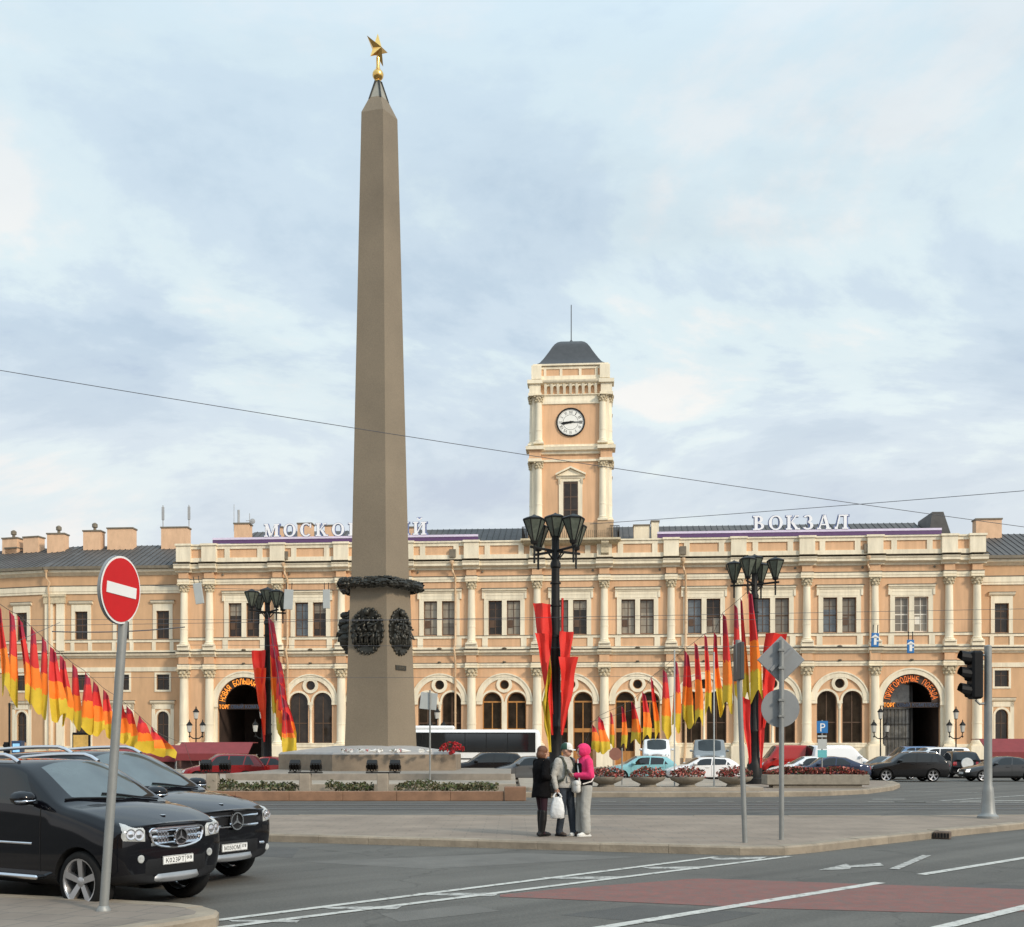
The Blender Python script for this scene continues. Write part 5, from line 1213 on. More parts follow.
# small sign back by the obelisk
Yq = 44.5
o = thing('road_sign', 'small pale square sign back on a thin pole before the obelisk base', 'road sign', (X(430, Yq), Yq, .3))
mb = MB(); mb.tube([(0, 0, 0), (0, 0, P(0, 690, Yq).z-.3)], .035, 10); mb.build('pole', POLE, o, 40)
z = P(0, 701, Yq).z-.3; mb = MB(Matrix.Translation((-.06, .05, z)) @ Matrix.Rotation(R(6), 4, 'Y')); mb.box(-.34, .34, -.01, .01, -.34, .34, .008); mb.build('plate', SIGNP, o)
# brown sign back among the bowls
Yq = 46; o = thing('road_sign', 'small reddish brown sign back on a thin pole among the flower bowls', 'road sign', (X(622, Yq), Yq, .3))
mb = MB(); mb.tube([(0, 0, 0), (0, 0, P(0, 748, Yq).z-.3)], .03, 8); mb.build('pole', POLE, o, 40)
mb = MB(); z = P(0, 754, Yq).z-.3; mb.lathe([(.28, -.05), (.28, -.03)], (-.28, 0, z), 8, 'Y', R(22.5)); mb.build('plate', mat('sign_brown', (.26, .11, .075), .6, var=.1), o)
# thin pole near the flags
for px, pt, lab in ((714, 692, 'thin pale mast standing between the flower bowls and the white hatchback'), (674.5, 690, 'thin pale mast in front of the white minibus')):
    Yq = 45; mb = MB(); mb.tube([(X(px, Yq), Yq, .2), (X(px, Yq), Yq, P(0, pt-40, Yq).z)], .03, 8); tag(mb.build('mast', SIGNP), lab, 'pole')
# parking sign with plates
Yq = 57.5; o = thing('parking_sign', 'blue parking sign with small plates under it, behind the flower trough', 'road sign', (X(822, Yq), Yq, 0))
dz = lambda py: P(0, py, Yq).z
mb = MB(); mb.tube([(0, 0, 0), (0, 0, dz(720))], .04, 8); mb.build('pole', POLE, o, 40)
mb = MB(); mb.box(-.29, .29, -.06, -.045, dz(733), dz(721), .004); mb.build('plate', SBLUE, o)
mb = MB(); text(mb, 'P', Matrix.Translation((0, -.064, dz(731.5))) @ FACE, .62, .003, width=.3); mb.build('lettering', SWHITE, o)
mb = MB(); mb.box(-.24, .24, -.06, -.045, dz(737.2), dz(735.4)); mb.box(-.24, .24, -.06, -.045, dz(749), dz(739)); mb.build('sub_plate', SIGNP, o)
mb = MB(); mb.box(-.24, .24, -.06, -.045, dz(757.5), dz(750)); mb.build('sub_plate', mat('plate_teal', (.12, .42, .45), .4), o)
# hanging lane signs and backs on the wires
def hung(name, px, py, w, h, Y, m, label, rot=0, glyph_=None):
    o = thing(name, label, 'road sign', tuple(P(px, py, Y))); q = Y/F
    mb = MB(Matrix.Rotation(R(rot), 4, 'Y')); mb.box(-w*q/2, w*q/2, -.02, .02, -h*q/2, h*q/2, .01); mb.build('plate', m, o)
    mb = MB(Matrix.Rotation(R(rot), 4, 'Y'))
    if glyph_:
        mb.box(-.04, .04, -.03, -.021, -h*q*.35, h*q*.2); mb.prism([(-.14, h*q*.15), (.14, h*q*.15), (0, h*q*.4)], -.03, -.021); mb.box(.04, .1, -.03, -.021, -h*q*.1, -h*q*.02) ; mb.build('arrow', SWHITE, o)
    mb = MB(Matrix.Rotation(R(rot), 4, 'Y'))
    for x in (-.3, .3): mb.tube([(x*w*q, 0, h*q/2), (x*w*q, 0, h*q/2+.25)], .015, 5)
    mb.build('hanger', BLACKM, o)
hung('hanging_sign', 198.5, 593.5, 8.5, 21, 40, SIGNP, 'pale grey sign back hanging tilted in front of the left columns', -9)
hung('hanging_sign', 288.5, 599.5, 9, 20, 40, SIGNP, 'pale sign back hanging beside the heads of the left lamp', 3)
hung('hanging_sign', 326.5, 599, 7, 19, 40, SIGNP, 'pale sign back hanging just left of the obelisk', 0)
hung('hanging_sign', 875, 640, 7.5, 14, 34, SBLUE, 'blue arrow sign hanging over the road, left one of two', 2, True)
hung('hanging_sign', 910.5, 646.5, 7, 13.5, 34, SBLUE, 'blue arrow sign hanging over the road, right one of two', 0, True)
# overhead wires
WIRE = mat('wire', (.075, .075, .085), .6)
def wire(pts, label, r=.012, n=24):
    out = []
    for (a, b, sag) in pts:
        for k in range(n+1):
            t = k/n; p_ = a.lerp(b, t); p_.z -= sag*4*t*(1-t); out.append(p_)
    mb = MB(); mb.tube(out, r, 5); tag(mb.build('overhead_wire', WIRE), label, 'wire')
wire([(P(-300, 319, 29), P(1400, 575, 38), .35)], 'long thin wire crossing the whole sky in front of the obelisk and tower', .010)
wire([(P(590, 524, 44), P(1500, 448, 30), .1)], 'wire rising to the right over the roof sign', .011)
for i, (a, b, y_, lab) in enumerate((((-400, 618.5), (1400, 618.5), 44, 'level tram wire just under the upper windows, higher one'), ((-400, 632), (1400, 601.5), 38, 'tram wire crossing the upper windows, rising to the right'), ((190, 645), (1400, 646), 46, 'wire that carries the two blue arrow signs'), ((-40, 677), (700, 676), 48, 'wire low in front of the ground floor arches'), ((150, 585.5), (345, 590), 40, 'wire that carries the pale hanging sign backs'))):
    wire([(P(*a, y_), P(*b, y_), .05)], lab, .008)
wire([(P(18, 641, 33), P(60, 622.5, 36), .0)], 'short wire slanting up behind the first flags', .009)
wire([(P(52, 631.5, 36), P(185, 627, 38), .08)], 'dark thicker wire with insulators behind the no entry sign', .02)
wire([(P(690, 690, 60), P(655, 702, 63), 0), (P(655, 702, 63), P(590, 722, 66), .05)], 'slanting thin guy wire behind the rising flags', .012)

# traffic light on its pole, right
bq = G(988, 818, .15); Yq = bq.y
TLB = mat('signal_black', (.009, .009, .010), .55, var=.2, spec=.2)
o = thing('traffic_light', 'black traffic light seen from its side on a flared grey pole', 'traffic light', (bq.x, Yq, .15))
dz = lambda py: P(0, py, Yq).z-.15
mb = MB(); mb.lathe([(.25, -.02), (.25, .05), (.20, .08), (.17, .14), (.135, .62), (.125, .72), (.10, .8), (.095, 1.2), (.085, dz(646)), (.02, dz(646)+.03)], (0, 0, 0), 20); mb.build('pole', POLE, o, 40)
q = Yq/F
mb = MB(); cx = -(988-971.5)*q; mb.box(cx-.05, cx+.22, -.2, .2, dz(699), dz(651), .05); hd = mb.build('signal_head', TLB, o)
for py in (658.5, 674.5, 691):
    mb = MB(Matrix.Translation((cx-.05, 0, dz(py))) @ Matrix.Rotation(R(9), 4, 'Y')); n = 12; rs = []
    for (x, r_) in ((0, .165), (-.24, .165)):
        rs.append([(x*(1 if a > 0 else .25) if True else x, r_*math.cos(a_), r_*math.sin(a_)) for a_, a in [(2*math.pi*k/n, 1 if math.sin(2*math.pi*k/n) > -.5 else 0) for k in range(n)]])
    mb.rings(rs, True, False); mb.build('visor', TLB, hd)
mb = MB(); mb.tube([(cx+.1, 0, dz(700)), (cx+.2, 0, dz(704)), (0, 0, dz(703))], .03, 8); mb.tube([(cx+.2, 0, dz(655)), (0, 0, dz(655))], .03, 8); mb.build('bracket', POLE, o)
# far traffic light and lit kiosk panel at the left edge
Yq = 70; o = thing('traffic_light', 'small dark traffic light far off under the first flags', 'traffic light', (X(9.5, Yq), Yq, 0))
dz = lambda py: P(0, py, Yq).z
mb = MB(); mb.tube([(0, 0, 0), (0, 0, dz(703))], .07, 8); mb.build('pole', TLB, o); mb = MB(); mb.box(-.32, -.07, -.15, .15, dz(758), dz(742), .03)
for k in range(3): mb.lathe([(.11, -.16), (.11, -.28)], (-.2, 0, dz(745.5+4.5*k)), 8, 'Y')
mb.build('signal_head', TLB, o)
Yq = 92; o = thing('advertising_lightbox', 'tall yellow poster case standing under the flag string', 'poster case', (X(81.5, Yq), Yq, 0)); q = Yq/F
mb = MB(); mb.box(-.72, .72, -.15, .15, .5, P(0, 732.5, Yq).z, .03); mb.box(-.3, .3, -.1, .1, 0, .5); mb.build('case', TLB, o)
mb = MB(); mb.box(-.62, .62, -.17, -.152, .7, P(0, 735, Yq).z); mb.build('poster', mat('poster_yellow', (.62, .38, .10), .4, var=.3, scale=1.5), o)
Yq = 98; o = thing('ticket_machine', 'blue glowing vending machine in front of the leftmost ground floor window', 'machine', (X(18, Yq), Yq, .12))
mb = MB(); mb.box(-.45, .45, -.35, .35, 0, 2.5, .03); mb.build('cabinet', mat('machine_navy', (.03, .06, .12), .4), o); mb = MB(); mb.box(-.3, .3, -.37, -.352, 1.5, 2.25); mb.build('screen', mat('screen_blue', (.25, .5, .75), .3, emit=.6, var=.4, scale=5), o)

# three-armed lanterns in front of the station
LG = mat('lantern_glass', (.55, .53, .48), .3, var=.1)
lant = thing('street_lantern', 'black three-headed iron lantern left of the left passage arch', 'street lantern', (X(196, 100), 100, .12), group='three-headed lanterns before the station')
mb = MB(); mb.lathe([(.2, 0), (.2, .5), (.12, .6), (.07, .9), (.055, 4.2), (.05, 4.6)], (0, 0, 0), 10)
for sx in (-1, 1): mb.tube([(0, 0, 2.7), (sx*.3, 0, 2.75), (sx*.55, 0, 2.95), (sx*.6, 0, 3.3)], .05, 6); mb.lathe([(.02, -.1), (.09, 0), (.02, .1)], (sx*.6, 0, 2.9), 8)
mb.lathe([(.05, 0), (.14, .06), (.05, .14)], (0, 0, 2.65), 8); mb.build('post', BLACKM, lant, 40)
for x, z in ((-.6, 3.3), (.6, 3.3), (0, 4.5)):
    mb = MB(); mb.lathe([(.3, 0), (.31, .03), (.12, .28), (.05, .35), (.06, .42), (.01, .55)], (x, 0, z+.62), 6); mb.lathe([(.06, -.05), (.17, 0), (.17, .03)], (x, 0, z), 6); h_ = mb.build('lantern', BLACKM, lant)
    mb = MB(); mb.lathe([(.16, .03), (.25, .62)], (x, 0, z), 6); mb.build('lantern_glass', LG, h_)
for px, Y, lb in ((880.5, 100, 'black three-headed iron lantern left of the right passage arch'), (956, 100, 'black three-headed iron lantern right of the right passage arch'), (262, 99, 'black three-headed iron lantern right of the left passage arch, behind the pennants'), (437, 100, 'black three-headed iron lantern just right of the obelisk, above the bus')):
    c = copy_tree(lant); c.location = (X(px, Y), Y, .12); c['label'] = lb
# red awning kiosks
AWN = mat('awning_red', (.20, .028, .03), .7, var=.12, scale=2)
def kiosk(px0, px1, pt, pb, Y, label, d=3.0):
    x0, x1 = X(px0, Y), X(px1, Y); zt, ze = P(0, pt, Y).z, P(0, pb, Y).z; w = x1-x0
    o = thing('market_kiosk', label, 'kiosk', (x0, Y, 0), group='kiosks with red awnings')
    mb = MB(); mb.prism([(0, ze-.55), (0, ze), (d*.5, zt), (d, zt), (d, zt-.06), (d*.5, zt-.08), (.03, ze-.06), (.03, ze-.55)], 0, w, 'YZ'); mb.build('awning', AWN, o)
    mb = MB()
    for x in (.08, w*.33, w*.66, w-.08):
        for y in (.1, d-.1): mb.tube([(x, y, 0), (x, y, ze-.05)], .035, 6)
    mb.build('post', mat('kiosk_post', (.35, .34, .32), .5), o)
    mb = MB(); mb.box(.2, w-.2, 1.0, d-.3, 0, .95); mb.box(.15, w-.15, .9, d-.2, .95, 1.0); mb.build('counter', mat('kiosk_counter', (.12, .05, .04), .6, var=.3, scale=2), o)
    mb = MB()
    for k in range(int(w/.32)): mb.box(.25+k*.32, .48+k*.32, 1.1, 1.4, 1.003, 1.15+.25*random.random(), .02)
    mb.build('goods', mat('kiosk_goods', (.28, .2, .14), .6, var=.6, scale=4), o)
kiosk(175, 248, 742, 753.5, 86, 'market kiosk with a faded red awning behind the red cars', 3.4)
kiosk(112, 176, 745, 755, 90, 'market kiosk with a red awning half hidden behind the small flags', 3.0)
kiosk(988, 1050, 738.5, 752, 90, 'market kiosk with a dark red awning at the right edge', 3.4)
# ------------------------------------------------------------------ vehicles
CGLASS = mat('car_glass', (.010, .012, .013), .05, var=0, spec=.5)
CGLASSF = mat('car_glass_far', (.02, .026, .028), .08, var=.3, scale=2, spec=.55)
CGLASSL = mat('car_windscreen', (.05, .068, .07), .05, var=.5, scale=1.3, spec=.9, ior=1.75)
WELL = mat('wheel_well', (.006, .006, .006), .9, var=0); TRIM = mat('black_trim', (.010, .010, .011), .5, var=.15, spec=.25)
TYRE = mat('tyre_rubber', (.011, .011, .011), .8, var=.2, scale=10, spec=.2); RIM = mat('alloy_rim', (.52, .52, .53), .28, metal=.9, var=.05)
CHROME = mat('chrome', (.72, .72, .74), .12, metal=1.0, var=.04); PLATEW = mat('number_plate', (.78, .78, .76), .4, var=.05)
HLAMP = mat('headlamp_clear', (.42, .43, .42), .06, var=.45, scale=7, spec=.9, ior=1.6); TLAMP = mat('tail_lamp', (.30, .01, .012), .15, var=.1, spec=.8)
HLIT = mat('headlamp_lit', (1.0, .96, .88), .2, var=0, emit=1.0)
PTXT = mat('plate_text', (.02, .02, .02), .6, var=0)
def paint(name, rgb, rough=.10, metal=.0): return mat('paint_'+name, rgb, rough, metal, var=.03, scale=2, coat=.0, spec=.5 if max(rgb) > .05 else .42)

def car(label, loc, yaw, paintm, L=4.5, W=1.8, H=1.5, zb=.2, hf=.72, xc=-1.25, zc=.95, xr=-2.05, xe=-3.7, xg=-4.2, zg=1.0, fo=.9, wb=2.65, r=.32, kind='hatch', sub=2, hero=None, name='parked_car', cat='car', rails=False, plate=None, glass=CGLASS, wsm=CGLASSL, trim=True, lit=False, group=None, tumble=.76, rg=None, spare=False, side_glass=True, roofm=None):
    w = W/2; o = thing(name, label, cat, loc, yaw, group)
    zr = H
    def ring(p): return p
    rings = []
    mid = .5*(zb+hf)+.05
    nose = [(-.10,.0,zb+.04),(-.12,.66*w,zb+.04),(-.13,.80*w,zb+.14),(-.06,.84*w,mid),(-.08,.82*w,hf-.14),(-.10,.70*w,hf-.05),(-.09,.40*w,hf-.02),(-.07,0,hf-.01)]
    if kind == 'suv': nose = [(-.10,.0,zb+.04),(-.12,.72*w,zb+.04),(-.14,.86*w,zb+.14),(-.13,.93*w,mid),(-.14,.91*w,hf-.12),(-.14,.80*w,hf-.03),(-.10,.52*w,hf-.0),(-.08,0,hf+.01)]
    ki = .66 if kind == 'suv' else .55
    rings.append([(x+.06, y*ki, z) for k, (x, y, z) in enumerate(nose)])
    rings.append(nose)
    rings.append([(-.34,0,zb),(-.34,.84*w,zb),(-.32,.96*w,zb+.10),(-.30,.985*w,mid),(-.34,.955*w,hf-.05),(-.34,.87*w,hf+.05),(-.33,.55*w,hf+.072),(-.32,0,hf+.08)])
    hm = hf + (zc-hf)*.55
    xm = max(-fo, (xc+.14-.34)/2-.05); rings.append([(xm,0,zb),(xm,.88*w,zb),(xm,.975*w,zb+.1),(xm,1.0*w,mid),(xm,.985*w,hm-.06),(xm,.90*w,hm+.035),(xm,.58*w,hm+.065),(xm,0,hm+.075)])
    x = (xc-fo)/2-.1 if False else xc+.14
    rings.append([(x,0,zb),(x,.88*w,zb),(x,.985*w,zb+.1),(x,1.0*w,mid),(x,.985*w,zc-.09),(x+.02,.90*w,zc-.02),(x+.05,.62*w,zc+.0),(x+.13,0,zc+.015)])
    x = xc
    rings.append([(x,0,zb),(x,.88*w,zb),(x,.985*w,zb+.1),(x,1.0*w,mid),(x-.05,.985*w,zc-.05),(x-.03,.915*w,zc+.015),(x+.01,.80*w,zc+.03),(x+.12,0,zc+.05)])
    ts = tumble
    rings.append([(xc-.30,0,zb),(xc-.30,.88*w,zb),(xc-.30,.985*w,zb+.1),(xc-.30,1.0*w,mid),(xc-.26,.98*w,zc-.01),(xr-.06,ts*w,zr-.085),(xr,(ts-.10)*w,zr-.035),(xr+.10,0,zr-.012)])
    n_side = 3
    zbelt = lambda t: zc + (zg-zc)*t
    xs0, xs1 = xc-.75, xg+.42
    for q in range(n_side):
        t = (q+.2)/(n_side-.6) if n_side > 1 else .5
        xx = xs0 + (xs1-xs0)*q/(n_side-1); xt = (xr-.40) + ((xe+.35)-(xr-.40))*q/(n_side-1)
        zt = zr - .004*(q == 0) - (.02+.03*(kind != 'van'))*(q == 2)
        rings.append([(xx,0,zb),(xx,.88*w,zb),(xx,.985*w,zb+.1),(xx,1.0*w,mid),(xx,.985*w,zbelt((xx-xc)/(xg-xc))),(xt,(ts+.01)*w,zt-.07),(xt,(ts-.10)*w,zt-.012),(xt,0,zt+.012)])
    zt = zr - (.05 if kind != 'van' else .02)
    rings.append([(xg+.2,0,zb),(xg+.2,.88*w,zb),(xg+.2,.985*w,zb+.1),(xg+.2,1.0*w,mid),(xg+.12,.98*w,zg+.0),(xe+.06,ts*w,zt-.07),(xe+.03,(ts-.10)*w,zt-.02),(xe,0,zt+.0)])
    rings.append([(xg+.02,0,zb+.02),(xg+.02,.88*w,zb+.02),(xg+.02,.975*w,zb+.1),(xg,.985*w,mid),(xg-.02,.955*w,zg-.04),(xg-.01,.90*w,zg+.0),(xg-.02,.78*w,zg+.01),(xg-.05,0,zg+.02)])
    if kind == 'sedan':
        xd = -L+.22; rings.append([(xd,0,zb+.04),(xd,.84*w,zb+.04),(xd,.95*w,zb+.12),(xd,.965*w,mid),(xd,.93*w,zg-.09),(xd,.85*w,zg-.02),(xd,.7*w,zg-.01),(xd,0,zg)])
        tz = zg-.05
    else: tz = zg-.06
    xt = -L+.06
    tail = [(xt,0,zb+.1),(xt,.72*w,zb+.1),(xt,.84*w,zb+.2),(xt-.04,.88*w,mid),(xt+.02,.86*w,tz-.08),(xt+.04,.76*w,tz),(xt+.03,.5*w,tz+.01),(xt+.02,0,tz+.015)]
    rings.append(tail); rings.append([(a-.05, b*.55, c) for a, b, c in tail])
    nr = len(rings); iC = 5
    bm = bmesh.new(); V = []
    for rg_ in rings:
        row = [bm.verts.new(rg_[k]) for k in range(8)] + [bm.verts.new((rg_[k][0], -rg_[k][1], rg_[k][2])) for k in range(6, 0, -1)]
        V.append(row)                                  # 14-gon: 0..7 left, 8..13 right
    cl = bm.edges.layers.float.new('crease_edge')
    iR = iC + 1; iE = iR + n_side + 1; iG = iE + 1     # cowl, roof front, roof rear, glass bottom rings
    for a in range(nr-1):
        for k in range(14):
            j = (k+1) % 14
            f = bm.faces.new((V[a][k], V[a+1][k], V[a+1][j], V[a][j]))
            kk = k if k < 7 else 13-k                 # segment kk..kk+1 mirrored
            m = 0
            if a == iC and kk == 6: m = 1
            elif iR <= a < iE-0 and kk == 4 and a < iR+n_side and side_glass: m = 2
            elif a == iE and kk in (6,): m = 3
            elif kk == 0 or (kk == 1 and trim): m = 5
            f.material_index = m
    def cap(row, flip):
        for k in range(7):
            a, b, c, d = row[k], row[k+1], row[(14-k-1) % 14], row[(14-k) % 14]
            vs = [a, b, c, d]; u = []
            for q in vs:
                if q not in u: u.append(q)
            if len(u) >= 3: bm.faces.new(u if flip else list(reversed(u)))
    cap(V[0], True); cap(V[-1], False)
    bmesh.ops.recalc_face_normals(bm, faces=bm.faces)
    for e in bm.edges:
        ia = None
    def cr(a, k, v):
        for kk in ((k,) if k in (0, 7) else (k, 14-k)):
            e = bm.edges.get((V[a][kk], V[a+1][kk]))
            if e: e[cl] = v
    if kind == 'suv':
        for a in range(1, iC): cr(a, 5, .45); cr(a, 4, .25)
        for q in range(4, 10):
            e = bm.edges.get((V[1][q], V[1][q+1])); 
            if e: e[cl] = .45
    for a in range(iC, iE+1): cr(a, 4, .55); cr(a, 5, .35)
    for a in range(2, nr-3): cr(a, 1, .5); cr(a, 2, .3)
    for kk in (6, 7, 8):
        for a in (iC, iR, iE, iG):
            for q in ((6, 7), (7, 8)):
                e = bm.edges.get((V[a][q[0]], V[a][q[1]])); 
                if e: e[cl] = .5
    me = bpy.data.meshes.new('body'); bm.to_mesh(me); bm.free()
    tmp = bpy.data.objects.new('tmp', me); C.objects.link(tmp)
    sm_ = tmp.modifiers.new('s', 'SUBSURF'); sm_.levels = sub; sm_.render_levels = sub
    cut = MB(); cut.m = 4
    for xa in (-fo, -fo-wb):
        for sy in (-1, 1):
            y0, y1 = (w*.52, w*1.2) if sy > 0 else (-w*1.2, -w*.52)
            cut.lathe([(r*1.13, y0), (r*1.13, y1)], (xa, 0, r*1.0), 28, 'Y')
    co = cut.build('cut', [WELL]*5); bo = tmp.modifiers.new('b', 'BOOLEAN'); bo.operation = 'DIFFERENCE'; bo.object = co; bo.solver = 'EXACT'; bo.material_mode = 'INDEX'
    for m_ in (paintm, wsm, glass, glass, WELL, TRIM): me.materials.append(m_)
    dg = bpy.context.evaluated_depsgraph_get(); res = bpy.data.meshes.new_from_object(tmp.evaluated_get(dg))
    bpy.data.objects.remove(co); bpy.data.objects.remove(tmp)
    vs = [v.co.copy() for v in res.vertices]; fs = [tuple(p.vertices) for p in res.polygons]; mi = [p.material_index for p in res.polygons]
    bvh = BVHTree.FromPolygons(vs, fs)
    def part(nm, sel, mats, remap=None, smooth=45):
        mb = MB(); used = {}; 
        for f, m in zip(fs, mi):
            if not sel(f, m): continue
            idx = []
            for q in f:
                if q not in used: used[q] = len(mb.v); mb.v.append(tuple(vs[q]))
                idx.append(used[q])
            mb.f.append(tuple(idx)); mb.mi.append(remap.get(m, 0) if remap else 0)
        return mb.build(nm, mats, o, smooth) if mb.f else None
    body = part('body', lambda f, m: m in (0, 4, 5), [paintm, WELL, TRIM], {0: 0, 4: 1, 5: 2})
    part('windscreen', lambda f, m: m == 1, [wsm])
    sv = lambda f: sum(vs[q].y for q in f) > 0
    part('side_window', lambda f, m: m == 2 and sv(f), [glass]); part('side_window', lambda f, m: m == 2 and not sv(f), [glass])
    part('rear_window', lambda f, m: m == 3, [glass])
    def hit(org, d):
        h = bvh.ray_cast(Vector(org), Vector(d).normalized()); return h[0], h[1]
    def patch(nm, fn, d, m, nu=8, nv=5, off=.012, parent=None, thick=.02):
        """grid laid on the body: fn(u,v) gives a start point, d the direction it is dropped along"""
        pts = []
        for j in range(nv+1):
            for i in range(nu+1):
                p_ = Vector(fn(i/nu, j/nv)); dd = d(i/nu, j/nv) if callable(d) else d; h, n_ = hit(p_, dd)
                if h is None: h = p_ + Vector(dd).normalized()*.4; n_ = -Vector(dd).normalized()
                if n_.dot(Vector(dd)) > 0: n_ = -n_
                edge = i in (0, nu) or j in (0, nv)
                pts.append(h + n_*(off if not edge else -.004))
        mb = MB(); mb.add(pts, [(j*(nu+1)+i, j*(nu+1)+i+1, (j+1)*(nu+1)+i+1, (j+1)*(nu+1)+i) for j in range(nv) for i in range(nu)])
        return mb.build(nm, m, parent or o, 50)
    hl = hero or {}
    lerp = lambda a, b, t: a + (b-a)*t
    # lights
    zl0, zl1 = hl.get('hl', (hf-.20, hf-.02)); 
    for sy in (-1, 1):
        ya, yb = hl.get('hy', (.56*w, .97*w))
        def fn(u, v, sy=sy):
            y = lerp(ya, yb, u); z = lerp(zl0 + hl.get('hslope', .0)*u, zl1 + hl.get('hup', .04)*u, v); return (1.0, sy*(y + .0), z)
        patch('headlight', lambda u, v, fn=fn: (lambda q: (q[0], q[1]+sy*.55*u, q[2]))(fn(u, v)), lambda u, v, sy=sy: (-1, -sy*.55*u, 0), HLIT if lit else HLAMP, 10, 5, .012)
        if hero:
            for u_, rr_ in ((.30, .060), (.62, .055)):
                y_ = lerp(ya, yb, u_) + .55*u_; h, n_ = hit((1.0, sy*y_, (zl0+zl1)/2+.03*u_), (-1, -sy*.55*u_, 0))
                if h is None: continue
                if n_.x < 0: n_ = -n_
                Mx = Matrix.Translation(h + n_*.010) @ n_.to_track_quat('Z', 'Y').to_matrix().to_4x4(); MB(Mx).lathe([(rr_, .0), (rr_*1.05, .008), (rr_*.8, .004), (rr_*.3, .012), (.001, .014)], (0, 0, 0), 18).build('lamp_lens', CHROME, o, 40)
        zt0, zt1 = (zg-.32, zg-.06) if kind != 'van' else (zg-.5, zg-.1)
        patch('tail_light', lambda u, v, sy=sy: (-L-1, sy*(lerp(.62, .95, u)*w + .5*u), lerp(zt0, zt1, v)), lambda u, v, sy=sy: (1, -sy*.5*u, 0), TLAMP, 6, 4, .01)
    if not hero:
        patch('grille', lambda u, v: (1, lerp(-.42, .42, u)*w, lerp(hf-.17, hf-.06, v)), (-1, 0, 0), TRIM, 8, 2, .008)
        patch('bumper_intake', lambda u, v: (1, lerp(-.6, .6, u)*w, lerp(zb+.10, zb+.22, v)), (-1, 0, 0), TRIM, 8, 2, .006)
    # number plates
    def plate_at(front, z, txt=None):
        h, n_ = hit((1 if front else -L-1, 0, z), (-1, 0, 0) if front else (1, 0, 0)); 
        if h is None: return
        s_ = 1 if front else -1; xx = h.x + s_*.02
        M = Matrix.Translation((xx, 0, z)) @ Matrix.Rotation(R(90*s_), 4, 'Z') @ FACE if True else None
        M = M @ Matrix.Scale(hl.get('ps', 1.0), 4); mb = MB(M); mb.box(-.26, .26, -.056, .056, -.01, .008); pl = mb.build('number_plate', PLATEW, o)
        if txt:
            mb = MB(); text(mb, txt[0], M @ Matrix.Translation((-.065, -.032, .010)), .088, .001, width=.33); text(mb, txt[1], M @ Matrix.Translation((.185, -.012, .010)), .066, .001, width=.10)
            mb.v += []; mb.build('lettering', PTXT, pl)
            mb = MB(M); mb.box(.118, .122, -.05, .05, .0085, .011); 
            for a in ((-.255, .255, -.052, -.048), (-.255, .255, .048, .052)): mb.box(*a, .0085, .011)
            mb.build('plate_border', PTXT, pl)
    plate_at(True, hl.get('pz', zb+.28), plate); plate_at(False, (zb+.45) if kind != 'sedan' else zb+.4)
    # mirrors
    for sy in (-1, 1):
        mb = MB(); x, y, z = xc-.34, sy*(w*.98+.13), zc+.09; rs = []
        for (dx, k) in ((.13, .35), (.09, .8), (0, 1.0), (-.08, .95)): rs.append([(x+dx, y+.13*k*math.cos(a), z+.085*k*math.sin(a)) for a in [2*math.pi*i/10 for i in range(10)]])
        mb.rings(rs, True, True); mb.tube([(x+.02, sy*w*.93, z-.07), (x, y, z-.03)], .03, 6); mr_ = mb.build('mirror', paintm, o, 50)
        if hero:
            mb = MB(); rs = []
            for (dx, k) in ((.137, .1), (.12, .6), (.06, .95), (.02, 1.02)): rs.append([(x+dx, y+.132*k*math.cos(a), z-.03+.03*k*math.sin(a)) for a in [2*math.pi*i/10 for i in range(10)]])
            mb.rings(rs, True, True); mb.build('mirror_strip', CHROME, mr_, 50)
    # door seams, handles, sill strip
    for sy in (-1, 1):
        mb = MB(); ztop = lambda x: zbelt(max(0, (x-xc)/(xg-xc)))-.03
        for xd in (xc-.22, xc-.22-1.08, xc-.22-2.02):
            if xd < xg+.2: continue
            pts = []
            for k in range(9):
                z = lerp(zb+.16, ztop(xd), k/8); h, n_ = hit((xd, sy*3, z), (0, -sy, 0)); 
                if h: pts.append(h + Vector((0, sy*.001, 0)))
            if len(pts) > 2: MB().tube(pts, .006, 5).build('door_seam', WELL, o)
        for xd in (xc-1.08, xc-2.02):
            if xd < xg+.2: continue
            h, n_ = hit((xd, sy*3, zc-.10), (0, -sy, 0))
            if h:
                mb = MB(); mb.box(h.x-.11, h.x+.11, h.y-.02+sy*.025, h.y+.02+sy*.025, h.z-.018, h.z+.018, .008); mb.build('door_handle', CHROME if hero else paintm, o)
        if hero:
            mb = MB(); pts = []
            for k in range(11):
                xd = lerp(xc-.35, xc-2.5, k/10); h, n_ = hit((xd, sy*3, hl.get('strip', .72)), (0, -sy, 0)); 
                if h: pts.append(h)
            mb.tube(pts, .014, 6); mb.build('side_strip', CHROME, o)
            mb = MB(); mb.box(xc-2.35, xc-.15, sy*w-.10*1, sy*w+.10, zb+.08, zb+.13, .02); mb.build('running_board', CHROME, o)
    # pillars over the side glass
    for sy in (-1, 1):
        mb = MB()
        for q in (1,):
            pass
        for xd, lean in ((xc-1.30, .10), (xc-2.12, .16)):
            if xd < xg + .55 or not side_glass: continue
            pts = []
            for k in range(7):
                z = lerp(zbelt(.4)-.01, zr-.10, k/6); h, n_ = hit((xd-lean*k/6, sy*3, z), (0, -sy, 0))
                if h: pts.append(h)
            if len(pts) > 2:
                vsx = []
                for p_ in pts: vsx += [p_ + Vector((-.035, sy*.006, 0)), p_ + Vector((.035, sy*.006, 0))]
                MB().add(vsx, [(2*i, 2*i+1, 2*i+3, 2*i+2) for i in range(len(pts)-1)]).build('door_pillar', TRIM if hero else paintm, o)
